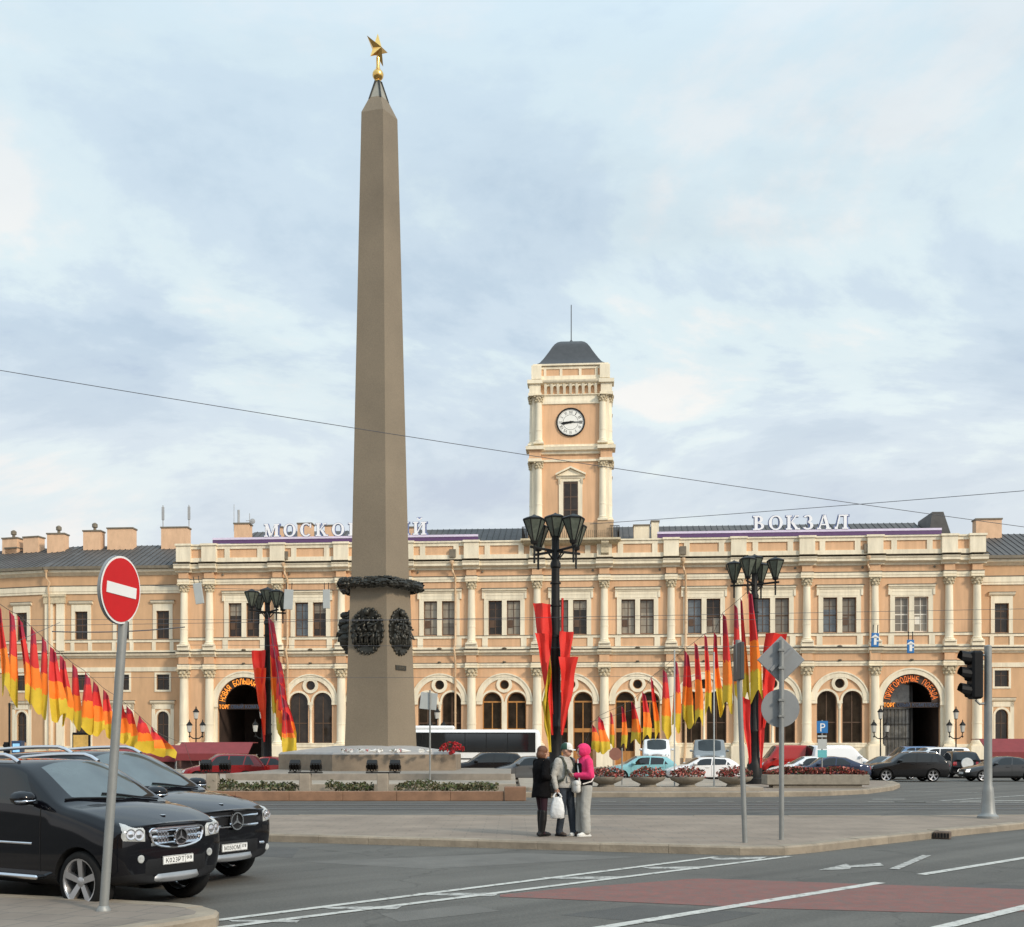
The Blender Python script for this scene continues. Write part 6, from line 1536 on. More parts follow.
    # roof rails
    if rails:
        for sy in (-1, 1):
            pts = []
            for k in range(15):
                t = k/14; xx = lerp(xr-.25, xe+.1, t); h, n_ = hit((xx, sy*(ts-.09)*w, 4), (0, 0, -1)); 
                lift = .075*min(1, min(t, 1-t)*9)
                if h: pts.append(h + Vector((0, 0, lift+.005)))
            mb = MB(); mb.tube(pts, .026, 8); mb.build('roof_rail', CHROME, o, 50)
    # wheels
    for xa in (-fo, -fo-wb):
        for sy in (-1, 1):
            y0 = sy*(w-.14); wh = thing('wheel', parent=o, loc=(xa, y0, r)); rr = r; hw = .115
            mb = MB(); mb.lathe([(rr*.72, -hw*.95), (rr*.80, -hw*1.05), (rr*.95, -hw*.92), (rr, -hw*.6), (rr, hw*.6), (rr*.95, hw*.92), (rr*.80, hw*1.05), (rr*.72, hw*.95)], (0, 0, 0), 28, 'Y', cap=False); mb.build('tyre', TYRE, wh, 50)
            mb = MB(); s_ = sy
            mb.lathe([(rr*.67, -hw*.9), (rr*.63, -hw*.5), (rr*.62, hw*.5), (rr*.67, hw*.9)], (0, 0, 0), 28, 'Y', cap=False)
            mb.lathe([(rr*.73, s_*hw*.93), (rr*.75, s_*hw*1.02), (rr*.70, s_*hw*.98), (rr*.66, s_*hw*.7)], (0, 0, 0), 28, 'Y', cap=False)
            for k in range(5):
                a = 2*math.pi*k/5 + .3; c_, q_ = math.cos(a), math.sin(a); t1, t2 = rr*.09, rr*.115
                pA = [(rr*.10, t1), (rr*.71, t2), (rr*.71, -t2), (rr*.10, -t1)]
                vv = [(c_*u_ - q_*v_, (s_*hw*.80 if u_ < rr*.3 else s_*hw*.98), q_*u_ + c_*v_) for u_, v_ in pA] + [(c_*u_ - q_*v_, s_*hw*.5, q_*u_ + c_*v_) for u_, v_ in pA]
                mb.add(vv, [(0,1,2,3), (0,4,5,1), (1,5,6,2), (2,6,7,3), (3,7,4,0), (4,7,6,5)])
            mb.lathe([(rr*.16, s_*hw*.4), (rr*.16, s_*hw*.84), (rr*.05, s_*hw*.9)], (0, 0, 0), 14, 'Y'); mb.build('rim', RIM, wh, 40)
            mb = MB(); mb.lathe([(rr*.6, s_*hw*.1), (rr*.6, s_*hw*.15)], (0, 0, 0), 20, 'Y'); mb.build('brake_disc', WELL, wh)
    if spare:
        mb = MB(); mb.lathe([(r*.98, -.2), (r, -.16), (r, -.03), (r*.96, 0)], (-L-.02, 0, .95), 24, 'X'); mb.build('spare_wheel', mat('spare_cover', (.7, .7, .68), .4), o, 40)
    # inside hints and wipers
    if hero:
        for y in (-.30*w, .30*w):
            mb = MB(); pts = []
            for k in range(9):
                p_ = (lerp(xc+.6, xc+.4, 0), 0, 0); t = k/8; h, n_ = hit((lerp(xc+.10, xc-.02, t), lerp(y+.32, y-.42, t), 4), (0, 0, -1)); 
                if h: pts.append(h + Vector((0, 0, .015)))
            mb.tube(pts, .012, 5); mb.build('wiper', TRIM, o)
        zg0, zg1 = hl['grille']; gy = hl['gy']*w
        patch('grille', lambda u, v: (1, lerp(-1, 1, u)*(gy*(.86+.14*v)), lerp(zg0 + .05*(2*u-1)**2, zg1, v)), (-1, 0, 0), TRIM, 16, 6, .004)
        hx_ = hit((1, 0, (zg0+zg1)/2), (-1, 0, 0))[0].x
        for zz, hh in hl['bars']:
            patch('grille_bar', lambda u, v, zz=zz, hh=hh: (1, lerp(-1, 1, u)*gy*.95, lerp(zz-hh, zz+hh, v)), (-1, 0, 0), CHROME, 16, 2, .022)
            if hl.get('teeth'):
                mb = MB()
                for k in range(18):
                    yy = lerp(-.92, .92, k/17)*gy; h, n_ = hit((1, yy, zz-hh-.018), (-1, 0, 0))
                    if h and .11 < abs(yy) < .80*gy and zz > zg0+.09: mb.box(h.x-.01, h.x+.016, yy-.013, yy+.013, zz-hh-.026, zz-hh+.004)
                mb.build('grille_teeth', CHROME, o)
        if hl.get('surround'): 
            mb = MB(); pts = []
            for k in range(41):
                a = 2*math.pi*k/40; sx, sz = math.cos(a), math.sin(a); n4 = (abs(sx)**7 + abs(sz)**7)**(1/7); sx, sz = sx/n4, sz/n4
                yy = sx*gy*(.96+.06*sz); z = lerp(zg0, zg1, .5+.5*sz) + (.05*sx*sx if sz < 0 else 0); h, n_ = hit((1, yy, z), (-1, 0, 0)); pts.append(h + Vector((.012, 0, 0)))
            mb.tube(pts, .014, 6, cap=False); mb.build('grille_frame', CHROME, o, 50)
        ze = hl['ez']; er = hl['er']; M = Matrix.Translation((hx_+.045, 0, ze)) @ Matrix.Rotation(R(90), 4, 'Z')
        mb = MB(M); mb.lathe([(.0001, .0), (er*.95, .0), (er*.95, -.006), (.0001, -.006)], (0, 0, 0), 28, 'Y', cap=False); eb = mb.build('badge', TRIM, o)
        mb = MB(M); archband(mb, 0, er*.86, er, 0, -.028, -.002, 28, 0, 359.9)
        for k in range(3):
            a = R(90+120*k); c_, q_ = math.cos(a), math.sin(a); mb.prism([(c_*er*.9, q_*er*.9), (-q_*er*.16, c_*er*.16), (0, 0), (q_*er*.16, -c_*er*.16)], -.024, -.008)
        mb.build('emblem', CHROME, eb, 30)
        # bumper: dark intake, fog lamps, silver guard
        patch('bumper_intake', lambda u, v: (1, lerp(-.56, .56, u)*w, lerp(zb+.12, zb+.34, v)), (-1, 0, 0), TRIM, 14, 4, .006)
        patch('skid_guard', lambda u, v: (1, lerp(-.42, .42, u)*w*(1-.12*v), lerp(zb+.045, zb+.15, v)), (-1, 0, 0), mat('brushed_silver', (.42, .42, .42), .35, metal=.8, var=.1), 14, 3, .02)
        for sy in (-1, 1):
            h, n_ = hit((1, sy*hl.get('fy', .70)*w, hl.get('fz', .50)), (-1, 0, 0)); 
            mb = MB(); mb.lathe([(.04, -.03), (.045, .008), (.034, .012), (.001, .006)], tuple(h), 14, 'X'); mb.build('fog_lamp', HLAMP, o, 40)
            if hl.get('brow'):
                patch('bumper_strip', lambda u, v, sy=sy: (1, sy*lerp(.70, .93, u)*w, lerp(.50, .545, v)), lambda u, v, sy=sy: (-1, -sy*.3*u, 0), CHROME, 8, 2, .016)
            mb = MB(); 
        mb = MB(); h, n_ = hit((hl.get('bx', -.42), 0, 4), (0, 0, -1)); mb.lathe([(.03, 0), (.034, .006), (.02, .012)], tuple(h), 12); mb.build('bonnet_badge', CHROME, o, 40)
        for sy in (-1, 1):
            patch('bonnet_vent', lambda u, v, sy=sy: (lerp(xc+.36, xc+.14, v), sy*lerp(.35, .66, u)*w, 4), (0, 0, -1), TRIM, 4, 2, .006)
    return o
BLK = paint('black', (.004, .004, .006), .06)
heroA = dict(ps=.86, hl=(.78, .94), hy=(.52*.86, .96*.86), hslope=.02, hup=.08, grille=(.70, .93), gy=.47, bars=((.755, .029), (.825, .029), (.893, .029)), teeth=True, surround=True, ez=.82, er=.095, pz=.56, fy=.60, fz=.60, strip=.74, bx=-.30)
heroB = dict(ps=.9, hl=(.80, .99), hy=(.66*.9, .97*.9), hslope=.02, hup=.06, grille=(.73, .98), gy=.58, bars=((.785, .024), (.915, .024)), ez=.85, er=.12, pz=.50, fy=.78, fz=.45, brow=True, strip=.8, bx=-.30)
def place(px, Y, yawdeg, front=True):
    a = R(yawdeg); return (X(px, Y), Y, 0), a - math.pi/2
HY = 61      # heading, degrees from the direction towards the camera, turning to the right
def head_loc(fx, fy): return (fx, fy, 0), math.atan2(-math.cos(R(HY)), math.sin(R(HY)))
l, yw = head_loc(X(182, 12.5), 12.5)
car('nearest black off-road car with a triple-bar silver grille, parked behind the no entry sign', l, yw, BLK, L=4.4, W=1.72, H=1.70, zb=.27, hf=.98, xc=-1.10, zc=1.17, xr=-1.80, xe=-3.85, xg=-4.25, zg=1.24, fo=.70, wb=2.7, r=.345, kind='suv', sub=3, hero=heroA, rails=True, plate=('К023РТ', '98'), group='two black off-road cars at the kerb')
hv = Vector((math.sin(R(HY)), -math.cos(R(HY)))); lv = Vector((-hv.y, hv.x))
q = Vector((X(238, 14.7), 14.7))
car('farther black off-road car with a two-bar chrome grille, beyond the nearest one', (q.x, q.y, 0), yw, BLK, L=4.9, W=1.82, H=1.80, zb=.27, hf=1.0, xc=-1.42, zc=1.22, xr=-2.25, xe=-4.55, xg=-4.92, zg=1.30, fo=.82, wb=3.0, r=.37, kind='suv', sub=3, hero=heroB, rails=True, plate=('М350ОМ', '178'), group='two black off-road cars at the kerb')

SEDAN = dict(L=4.6, W=1.76, H=1.45, hf=.72, xc=-1.25, zc=.93, xr=-2.05, xe=-3.3, xg=-4.0, zg=1.0, kind='sedan', fo=.9, wb=2.65)
HATCH = dict(L=4.2, W=1.75, H=1.48, hf=.74, xc=-1.15, zc=.95, xr=-1.9, xe=-3.65, xg=-4.05, zg=1.0, kind='hatch', fo=.85, wb=2.55)
SUV = dict(L=4.6, W=1.8, H=1.68, zb=.26, hf=.92, xc=-1.3, zc=1.1, xr=-2.0, xe=-4.05, xg=-4.42, zg=1.12, kind='suv', fo=.9, wb=2.65, r=.36, tumble=.80)
VAN = dict(L=5.2, W=2.05, H=2.35, zb=.3, hf=1.05, xc=-.75, zc=1.25, xr=-1.5, xe=-5.02, xg=-5.1, zg=1.3, kind='van', fo=.85, wb=3.3, r=.36, tumble=.88)
def at(px, Y, deg): return (X(px, Y), Y, 0), R(deg)     # px of the car's front; deg 180 = facing left
def far(label, px, Y, deg, pm, spec, **k):
    d = dict(spec); d.update(k); loc, yaw = at(px, Y, deg); d.setdefault('sub', 2); d.setdefault('wsm', CGLASSF); return car(label, loc, yaw, pm, **d)
RED_ = paint('red', (.20, .012, .016)); RED2 = paint('bright_red', (.36, .018, .016)); TEAL = paint('teal', (.22, .46, .50)); WHT_ = paint('white', (.74, .74, .74)); SILV = paint('silver', (.36, .38, .39), metal=.5); GREY = paint('grey', (.13, .135, .14), metal=.3)
BLU = paint('navy', (.03, .04, .075), metal=.2); GRAPH = paint('graphite', (.05, .052, .055), metal=.3); CAMO = paint('truck_grey', (.20, .22, .23))
far('dark red estate car behind the floodlights, left one of two red cars', 181, 60, 195, RED_, HATCH, H=1.6, L=4.5, xe=-4.0, xg=-4.4)
far('red saloon car just left of the lamp by the obelisk, right one of two', 229, 62, 172, RED2, SEDAN)
far('black car with dark windows in front of the bus, beside the stone base', 446, 62, 186, paint('black2', (.01, .01, .012)), SUV, L=4.4)
far('grey estate car in front of the bus, behind the person in black', 489, 60, 186, GREY, HATCH, L=4.5, xe=-4.0, xg=-4.35)
far('pale teal hatchback behind the flower bowls, beside the pink jacket', 604, 63, 188, TEAL, HATCH)
far('white hatchback with dark windows behind the flower bowls, right of the white minibus', 664, 61, 187, WHT_, HATCH, H=1.42)
far('white minibus facing the camera behind the teal hatchback', 657, 79, 264, WHT_, VAN, name='parked_van', cat='van', H=2.62, hf=1.55, zc=1.75, zg=1.7, xr=-1.2)
far('dull blue-grey truck facing the camera behind the white hatchback', 710, 82, 262, CAMO, VAN, name='parked_truck', cat='truck', H=2.62, W=2.5, hf=1.4, zc=1.65, zg=1.7, xr=-1.2)
far('red van with a pale roof edge behind the two grey sign backs', 757, 76, 182, RED2, VAN, name='parked_van', cat='van', H=2.15, L=4.5, side_glass=False, xe=-4.3, xg=-4.4, wb=2.8, hf=.95, zc=1.15, xc=-.6, xr=-1.2)
far('white saloon car in front of the red van, half hidden by the flower trough', 768, 63, 184, WHT_, SEDAN)
far('dark blue saloon car behind the flower trough, below the parking sign', 786, 62, 178, BLU, SEDAN)
far('white panel van behind the dark blue car, right of the parking sign', 866, 76, 14, WHT_, VAN, name='parked_van', cat='van', L=4.6, xe=-4.4, xg=-4.5, wb=2.9, H=2.15, side_glass=False)
far('silver saloon car with headlights, nose out just left of the black off-road car', 856, 66, 205, SILV, SEDAN)
far('black compact off-road car crossing in front of the right passage arch', 865.5, 63, 180, paint('black3', (.009, .009, .010)), SUV, rails=True)
far('white van seen over the roof of the black compact off-road car', 903, 74, 182, WHT_, VAN, name='parked_van', cat='van', H=2.0, L=4.4, xe=-4.2, xg=-4.3, wb=2.8)
far('blue van roof behind the black compact off-road car, beside the arch gate', 884, 86, 190, paint('pale_blue', (.10, .18, .32)), VAN, name='parked_van', cat='van', H=2.1, L=4.4, xe=-4.2, xg=-4.3, wb=2.8)
far('black off-road car seen from behind with a white spare wheel cover', 949, 74, 82, BLK, SUV, L=4.4, spare=True, H=1.75)
far('dark grey saloon car with lit headlights leaving at the right edge', 961, 63.5, 181, GRAPH, SEDAN, lit=True)
# bus behind the obelisk
def bus():
    Yb = 70; x0, x1 = X(352, Yb), X(541, Yb); Ln = x1-x0; o = thing('city_bus', 'long white bus with a dark window band behind the obelisk base', 'bus', (x0, Yb, 0)); H = 3.12; Wd = 2.5
    WB = paint('bus_white', (.78, .78, .77))
    mb = MB()
    def sec(x, ins, zt):
        return [(x, 0+ins, .35), (x, -.0+ins*.6, 1.0), (x, .03+ins*.6, 1.9), (x, .10+ins, zt-.22), (x, .25+ins, zt-.06), (x, .6+ins, zt), (x, Wd-.6-ins, zt), (x, Wd-.25-ins, zt-.06), (x, Wd-.1-ins, zt-.22), (x, Wd-.03-ins*.6, 1.9), (x, Wd-ins*.6, 1.0), (x, Wd-ins, .35)]
    mb.rings([sec(0, .25, H-.25), sec(.08, .08, H-.1), sec(.3, 0, H), sec(Ln-.3, 0, H), sec(Ln-.1, .08, H-.08), sec(Ln, .22, H-.3)], True, True)
    mb.box(2.2, 6.5, .5, 2.0, H-.02, H+.24, .1); mb.build('body', WB, o, 35)
    mb = MB(); n = 8
    for k in range(n):
        a, b = .45 + (Ln-1.2)*k/n, .45 + (Ln-1.2)*(k+1)/n - .05
        mb.add([(a, -.015, 1.72), (b, -.015, 1.72), (b, .055, 2.86), (a, .055, 2.86)], [(0, 1, 2, 3)])
    mb.build('window', mat('bus_glass', (.012, .014, .016), .06, var=.3, scale=.5, spec=.9), o)
    mb = MB(); mb.add([(.3, -.008, 1.66), (Ln-.35, -.008, 1.66), (Ln-.35, .058, 2.92), (.3, .058, 2.92)], [(0,1,2,3)]); mb.build('window_band', TRIM, o)
    mb = MB(); mb.box(.2, Ln-.2, -.012, .0, 1.2, 1.28); mb.box(.2, Ln-.2, -.015, .1, .36, .62); mb.build('trim_strip', TRIM, o)
    mb = MB(); mb.add([(Ln+.005, .35, 1.3), (Ln+.005, Wd-.35, 1.3), (Ln-.06, Wd-.4, 2.75), (Ln-.06, .4, 2.75)], [(0,1,2,3)]); mb.build('windscreen', CGLASS, o)
    for xa in (2.6, Ln-2.7):
        wh = thing('wheel', parent=o, loc=(xa, 0, .48)); mb = MB(); mb.lathe([(.3, -.05), (.46, -.06), (.48, .0), (.48, .25), (.3, .28)], (0, 0, 0), 24, 'Y'); mb.build('tyre', TYRE, wh, 40)
        mb = MB(); mb.lathe([(.28, -.06), (.24, -.02), (.08, -.05)], (0, 0, 0), 16, 'Y'); mb.build('rim', RIM, wh, 40)
    for x in (.9, Ln-.9): 
        mb = MB(); mb.box(x-.06, x+.06, -.03, 0, 1.35, 1.42); mb.build('marker_light', TLAMP, o)
bus()
# ------------------------------------------------------------------ people (solid figures grown as one surface each)
def capsule(mb, p, q, r1, r2, seg=12):
    p, q = Vector(p), Vector(q); d = (q-p); L_ = d.length; d = d.normalized() if L_ > 1e-6 else Vector((0, 0, 1)); a = d.orthogonal().normalized(); b = d.cross(a); rs = []
    for k in range(1, 5): t = math.pi/2*k/4; rs.append((p - d*r1*math.cos(t), r1*math.sin(t)))
    for k in range(1, 3): rs.append((p.lerp(q, k/3), r1 + (r2-r1)*k/3))
    for k in range(4, 0, -1): t = math.pi/2*k/4; rs.append((q + d*r2*math.cos(t), r2*math.sin(t)))
    mb.rings([[c + (a*math.cos(2*math.pi*i/seg) + b*math.sin(2*math.pi*i/seg))*r_ for i in range(seg)] for c, r_ in rs], True, True)
def chain(mb, pts, rad):
    for a, b, r1, r2 in zip(pts, pts[1:], rad, rad[1:]): capsule(mb, a, b, r1, r2)
def ellip(mb, c, rx, ry, rz, rot=None, seg=16, n=10):
    rs = []
    for j in range(1, n):
        ph = math.pi*j/n - math.pi/2; ring = []
        for i in range(seg):
            v = Vector((rx*math.cos(ph)*math.cos(2*math.pi*i/seg), ry*math.cos(ph)*math.sin(2*math.pi*i/seg), rz*math.sin(ph)))
            if rot: v = rot @ v
            ring.append(Vector(c)+v)
        rs.append(ring)
    mb.rings(rs, True, True)
def fuse(mb, voxel, name, m, parent, it=4, fac=.5):
    """all the overlapping volumes become one continuous skin"""
    o = mb.build('tmp', m); r_ = o.modifiers.new('r', 'REMESH'); r_.mode = 'VOXEL'; r_.voxel_size = voxel
    s_ = o.modifiers.new('s', 'SMOOTH'); s_.iterations = it; s_.factor = fac
    me = bpy.data.meshes.new_from_object(o.evaluated_get(bpy.context.evaluated_depsgraph_get())); bpy.data.objects.remove(o)
    me.polygons.foreach_set('use_smooth', [True]*len(me.polygons)); me.name = name
    q = bpy.data.objects.new(name, me); C.objects.link(q); q.parent = parent; return q
SKIN = mat('skin', (.52, .29, .20), .5, var=.08, scale=8); 
def hand(mb, wr, d, palm, curl=.5):
    """palm, four unequal bent fingers and a thumb leaving the side of the palm; d = pointing direction, palm = palm normal"""
    d = Vector(d).normalized(); palm = Vector(palm); palm = (palm - d*palm.dot(d)).normalized(); s = d.cross(palm); wr = Vector(wr)
    for k in range(4):
        o = s*(.030 - .020*k); capsule(mb, wr + d*.015 + o*.7, wr + d*.085 + o, .013, .012)
    for k, ln in enumerate((.066, .075, .070, .055)):
        o = s*(.031 - .0205*k); p0 = wr + d*.085 + o; a = curl*.8
        d1 = d*math.cos(a) + palm*math.sin(a); p1 = p0 + d1*ln*.45; a2 = curl*1.9; d2 = d*math.cos(a2) + palm*math.sin(a2); p2 = p1 + d2*ln*.32
        a3 = curl*2.6; d3 = d*math.cos(a3) + palm*math.sin(a3); p3 = p2 + d3*ln*.25
        chain(mb, [p0, p1, p2, p3], [.0098, .0092, .0086, .0078])
    t0 = wr + d*.03 + s*.030; t1 = t0 + (d*.6 + s*.7 + palm*.3).normalized()*.035; t2 = t1 + (d*.9 + palm*.5).normalized()*.030
    chain(mb, [t0, t1, t2], [.013, .0105, .009])
def head(mb, c, f=Vector((1, 0, 0))):
    """skull, jaw, nose, ears, brow and lips; f = facing"""
    f = f.normalized(); s = Vector((0, 0, 1)).cross(f); c = Vector(c); M = Matrix((f, s, Vector((0, 0, 1)))).transposed()
    ellip(mb, c + Vector((0, 0, .015)) - f*.006, .098, .076, .105, M); ellip(mb, c - Vector((0, 0, .048)) + f*.022, .066, .056, .068, M)
    capsule(mb, c + f*.088 + Vector((0, 0, .012)), c + f*.106 - Vector((0, 0, .022)), .008, .0135); ellip(mb, c + f*.082 - Vector((0, 0, .058)), .012, .024, .010, M)
    for q in (-1, 1):
        ellip(mb, c + s*q*.077 - f*.005 - Vector((0, 0, .008)), .020, .010, .032, M); capsule(mb, c + f*.083 + s*q*.014 + Vector((0, 0, .030)), c + f*.078 + s*q*.042 + Vector((0, 0, .030)), .008, .007)
def person(label, loc, rz, sc, J, tw=1.0):
    """builds the bare body from joints J (facing +x) and returns (root, J)"""
    o = thing('person', label, 'person', loc, rz); o.scale = (sc, sc, sc)
    mb = MB()
    for s in ('l', 'r'):
        chain(mb, [J['hip_'+s], J['kne_'+s], J['ank_'+s]], [.083, .055, .040]); a = Vector(J['ank_'+s]); capsule(mb, a + Vector((-.02, 0, -.035)), a + Vector((.13, 0, -.048)), .036, .028)
        chain(mb, [J['sho_'+s], J['elb_'+s], J['wri_'+s]], [.052, .041, .029])
        d = Vector(J['wri_'+s]) - Vector(J['elb_'+s]); hand(mb, J['wri_'+s], J.get('hd_'+s, d), J.get('pm_'+s, (0, 0, -1)), J.get('curl_'+s, .5))
    ellip(mb, (0, 0, .96), .11, .155*tw, .13); ellip(mb, (.005, 0, 1.12), .095, .13*tw, .16); ellip(mb, (.005, 0, 1.30), .115, .165*tw, .17)
    capsule(mb, J['sho_l'], J['sho_r'], .055, .055); chain(mb, [(-.005, 0, 1.42), (.01, 0, 1.50), Vector(J['head']) - Vector((.01, 0, .03))], [.062, .052, .05])
    head(mb, J['head'], Vector(J.get('face', (1, 0, 0)))); fuse(mb, .0075, 'body', SKIN, o, 3, .4)
    eb = MB(); f = Vector(J.get('face', (1, 0, 0))).normalized(); s = Vector((0, 0, 1)).cross(f)
    for q in (-1, 1): ellip(eb, Vector(J['head']) + f*.086 + s*q*.031 + Vector((0, 0, .012)), .008, .012, .006)
    eb.build('eyes', PTXT, o, 60)
    return o
def base():
    return dict(hip_l=(0, .09, .92), hip_r=(0, -.09, .92), kne_l=(.03, .10, .50), kne_r=(.03, -.10, .50), ank_l=(-.01, .11, .085), ank_r=(-.01, -.11, .085), sho_l=(0, .185, 1.43), sho_r=(0, -.185, 1.43), elb_l=(-.04, .25, 1.15), elb_r=(-.04, -.25, 1.15), wri_l=(.05, .25, .91), wri_r=(.05, -.25, .91), head=(.03, 0, 1.635))
def legs(J, o, name, m, r=(.105, .078, .062), zend=.06, voxel=.012, hipr=(.125, .165, .13), lo=None):
    mb = MB()
    for s in ('l', 'r'):
        a = Vector(J['ank_'+s]); k_ = Vector(J['kne_'+s]); e = a + (k_-a)*((lo or 0)); chain(mb, [J['hip_'+s], k_, Vector((e.x, e.y, e.z if lo else a.z))], list(r)); 
        if not lo: capsule(mb, a, a + Vector((.02, 0, -.02)), r[2], r[2]*1.02)
    ellip(mb, (0, 0, .95), *hipr); return fuse(mb, voxel, name, m, o, 3)
def shoes(J, o, m, sole=None, h=.045):
    for s in ('l', 'r'):
        a = Vector(J['ank_'+s]); mb = MB(); capsule(mb, a + Vector((-.035, 0, -.04)), a + Vector((.10, 0, -.045)), h, .043); ellip(mb, a + Vector((.13, 0, -.052)), .07, .046, .034); capsule(mb, a + Vector((-.02, 0, -.03)), a + Vector((-.015, 0, .01)), .05, .048)
        sh = fuse(mb, .010, 'shoe', m, o, 2)
        mb = MB(); mb.prism([(a.x-.09, a.y-.03), (a.x-.03, a.y-.046), (a.x+.10, a.y-.048), (a.x+.17, a.y-.036), (a.x+.20, a.y), (a.x+.17, a.y+.036), (a.x+.10, a.y+.048), (a.x-.03, a.y+.046), (a.x-.09, a.y+.03)], 0.001, .028, 'XY'); mb.build('sole', sole or TRIM, sh)
YP = 21.1; zp = .152
# person in black, seen from behind the right shoulder
J = base(); J.update(kne_l=(.04, .08, .50), kne_r=(.0, -.09, .50), ank_l=(.04, .085, .085), ank_r=(-.05, -.10, .085), elb_r=(-.10, -.29, 1.17), wri_r=(.14, -.14, 1.13), elb_l=(.06, .26, 1.16), wri_l=(.20, -.02, 1.16), pm_r=(0, 1, 0), pm_l=(0, -1, 0), hd_r=(.4, .9, 0), hd_l=(.3, -.9, .1), curl_r=.6, curl_l=.6, head=(.045, 0, 1.615), face=(1, -.15, -.08))
o = person('person in a short black coat and dark boots with brown hair, standing with folded arms', (X(541.5, YP), YP, zp), R(30), .985, J, .95)
CB = mat('black_wool', (.006, .0055, .006), .9, var=.25, scale=14, bump=.9, bscale=12, spec=.1); TI = mat('dark_tights', (.030, .012, .018), .7, var=.2, spec=.2); BT = mat('black_boots', (.007, .006, .006), .5, var=.2, spec=.25)
legs(J, o, 'tights', TI, (.095, .064, .052)); 
mb = MB()
for s in ('l', 'r'):
    a = Vector(J['ank_'+s]); chain(mb, [Vector(J['kne_'+s]) - Vector((.01, 0, .03)), a + (Vector(J['kne_'+s])-a)*.55, a], [.070, .075, .056]); capsule(mb, a + Vector((-.03, 0, -.035)), a + Vector((.11, 0, -.045)), .047, .04); ellip(mb, a + Vector((.15, 0, -.052)), .06, .04, .032)
    mb.box(a.x-.085, a.x+.02, a.y-.035, a.y+.035, a.z-.084, a.z-.03)
fuse(mb, .011, 'boots', BT, o, 2)
mb = MB(); n = 26
rs = []
for z, rx, ry in ((.75, .185, .215), (.81, .182, .215), (.92, .165, .20), (1.05, .15, .19), (1.16, .155, .195), (1.30, .165, .21), (1.42, .125, .185), (1.50, .07, .085)): rs.append([(rx*math.cos(2*math.pi*i/n) - .005, ry*math.sin(2*math.pi*i/n), z + .012*math.sin(4*math.pi*i/n)*(z < .78)) for i in range(n)])
mb.rings(rs, True, True)
for s in ('l', 'r'): chain(mb, [J['sho_'+s], J['elb_'+s], J['wri_'+s]], [.078, .068, .052])
ellip(mb, (0, 0, 1.49), .085, .09, .05)
fuse(mb, .012, 'coat', CB, o, 4)
mb = MB(); ellip(mb, (.02, 0, 1.66), .112, .094, .105); ellip(mb, (-.02, .0, 1.58), .09, .092, .09); ellip(mb, (.0, -.06, 1.585), .065, .03, .085); ellip(mb, (.0, .06, 1.585), .065, .03, .085)
HB = mat('brown_hair', (.13, .05, .022), .6, var=.35, scale=20, streak=.3, bump=.5, bscale=60); fuse(mb, .011, 'hair', HB, o, 3)
# person in the grey hooded jacket and cap
J = base(); J.update(kne_l=(.05, .12, .50), ank_l=(.08, .15, .085), kne_r=(.02, -.10, .50), ank_r=(-.06, -.10, .085), elb_r=(-.05, -.27, 1.15), wri_r=(.03, -.27, .93), hd_r=(.12, 0, -1), pm_r=(0, 1, 0), curl_r=.95, elb_l=(.0, .28, 1.17), wri_l=(.23, .16, 1.12), hd_l=(1, -.2, .05), pm_l=(0, -1, 0), curl_l=.6, head=(.05, 0, 1.64), face=(1, .55, -.08))
o = person('person in a pale grey hooded jacket, green and white cap and jeans', (X(565, YP+.05), YP+.05, zp), R(-48), 1.0, J)
JN = mat('dark_jeans', (.022, .030, .042), .85, var=.3, scale=7, bump=.8, bscale=12); HG = mat('grey_hoodie', (.42, .40, .36), .9, var=.12, scale=8, bump=1.0, bscale=13)
legs(J, o, 'jeans', JN, (.103, .078, .068)); shoes(J, o, mat('brown_shoes', (.06, .04, .03), .7))
mb = MB(); n = 26; rs = []
for z, rx, ry in ((.93, .145, .185), (.98, .152, .192), (1.08, .15, .185), (1.2, .15, .188), (1.33, .152, .20), (1.43, .115, .18), (1.50, .075, .09)): rs.append([(rx*math.cos(2*math.pi*i/n), ry*math.sin(2*math.pi*i/n), z) for i in range(n)])
mb.rings(rs, True, True)
for s in ('l', 'r'): chain(mb, [J['sho_'+s], J['elb_'+s], J['wri_'+s]], [.078, .066, .050])
ellip(mb, (-.085, 0, 1.47), .075, .12, .075); ellip(mb, (.0, .0, 1.485), .10, .105, .05)
hd = fuse(mb, .012, 'hooded_jacket', HG, o, 3)
mb = MB(); mb.rings([[(.149*math.cos(2*math.pi*i/n)*q, .189*math.sin(2*math.pi*i/n)*q, z) for i in range(n)] for z, q in ((.925, .99), (.93, 1.05), (.97, 1.06), (.975, 1.0))], True, True); mb.build('waistband', mat('hoodie_rib', (.34, .32, .29), .9), hd, 40)
mb = MB(); mb.box(.135, .165, -.10, .10, 1.02, 1.15, .012); mb.build('front_pocket', HG, hd, 40)
ST = mat('strap_dark', (.05, .055, .04), .8)
for s in (-1, 1):
    mb = MB(); pts = [(-.13, s*.10, 1.15), (-.15, s*.11, 1.36), (-.07, s*.115, 1.505), (.04, s*.115, 1.495), (.135, s*.115, 1.36), (.155, s*.125, 1.2), (.12, s*.165, 1.08), (-.02, s*.205, 1.04)]
    rs = []
    for k, p_ in enumerate(pts):
        p_ = Vector(p_); out = Vector((p_.x, p_.y*.4, .0)); out = out.normalized() if out.length > .01 else Vector((0, 0, 1)); 
        if 2 <= k <= 3: out = Vector((0, 0, 1))
        sd = Vector((0, 1, 0)) if k < 6 else Vector((0, 0, 1)); rs.append([p_ + out*.022 + sd*.024, p_ + out*.022 - sd*.024, p_ + out*.002 - sd*.024, p_ + out*.002 + sd*.024])
    mb.rings(rs, True, True)
    if s == -1: bp_ = mb
    else: bp_.add(mb.v, mb.f)
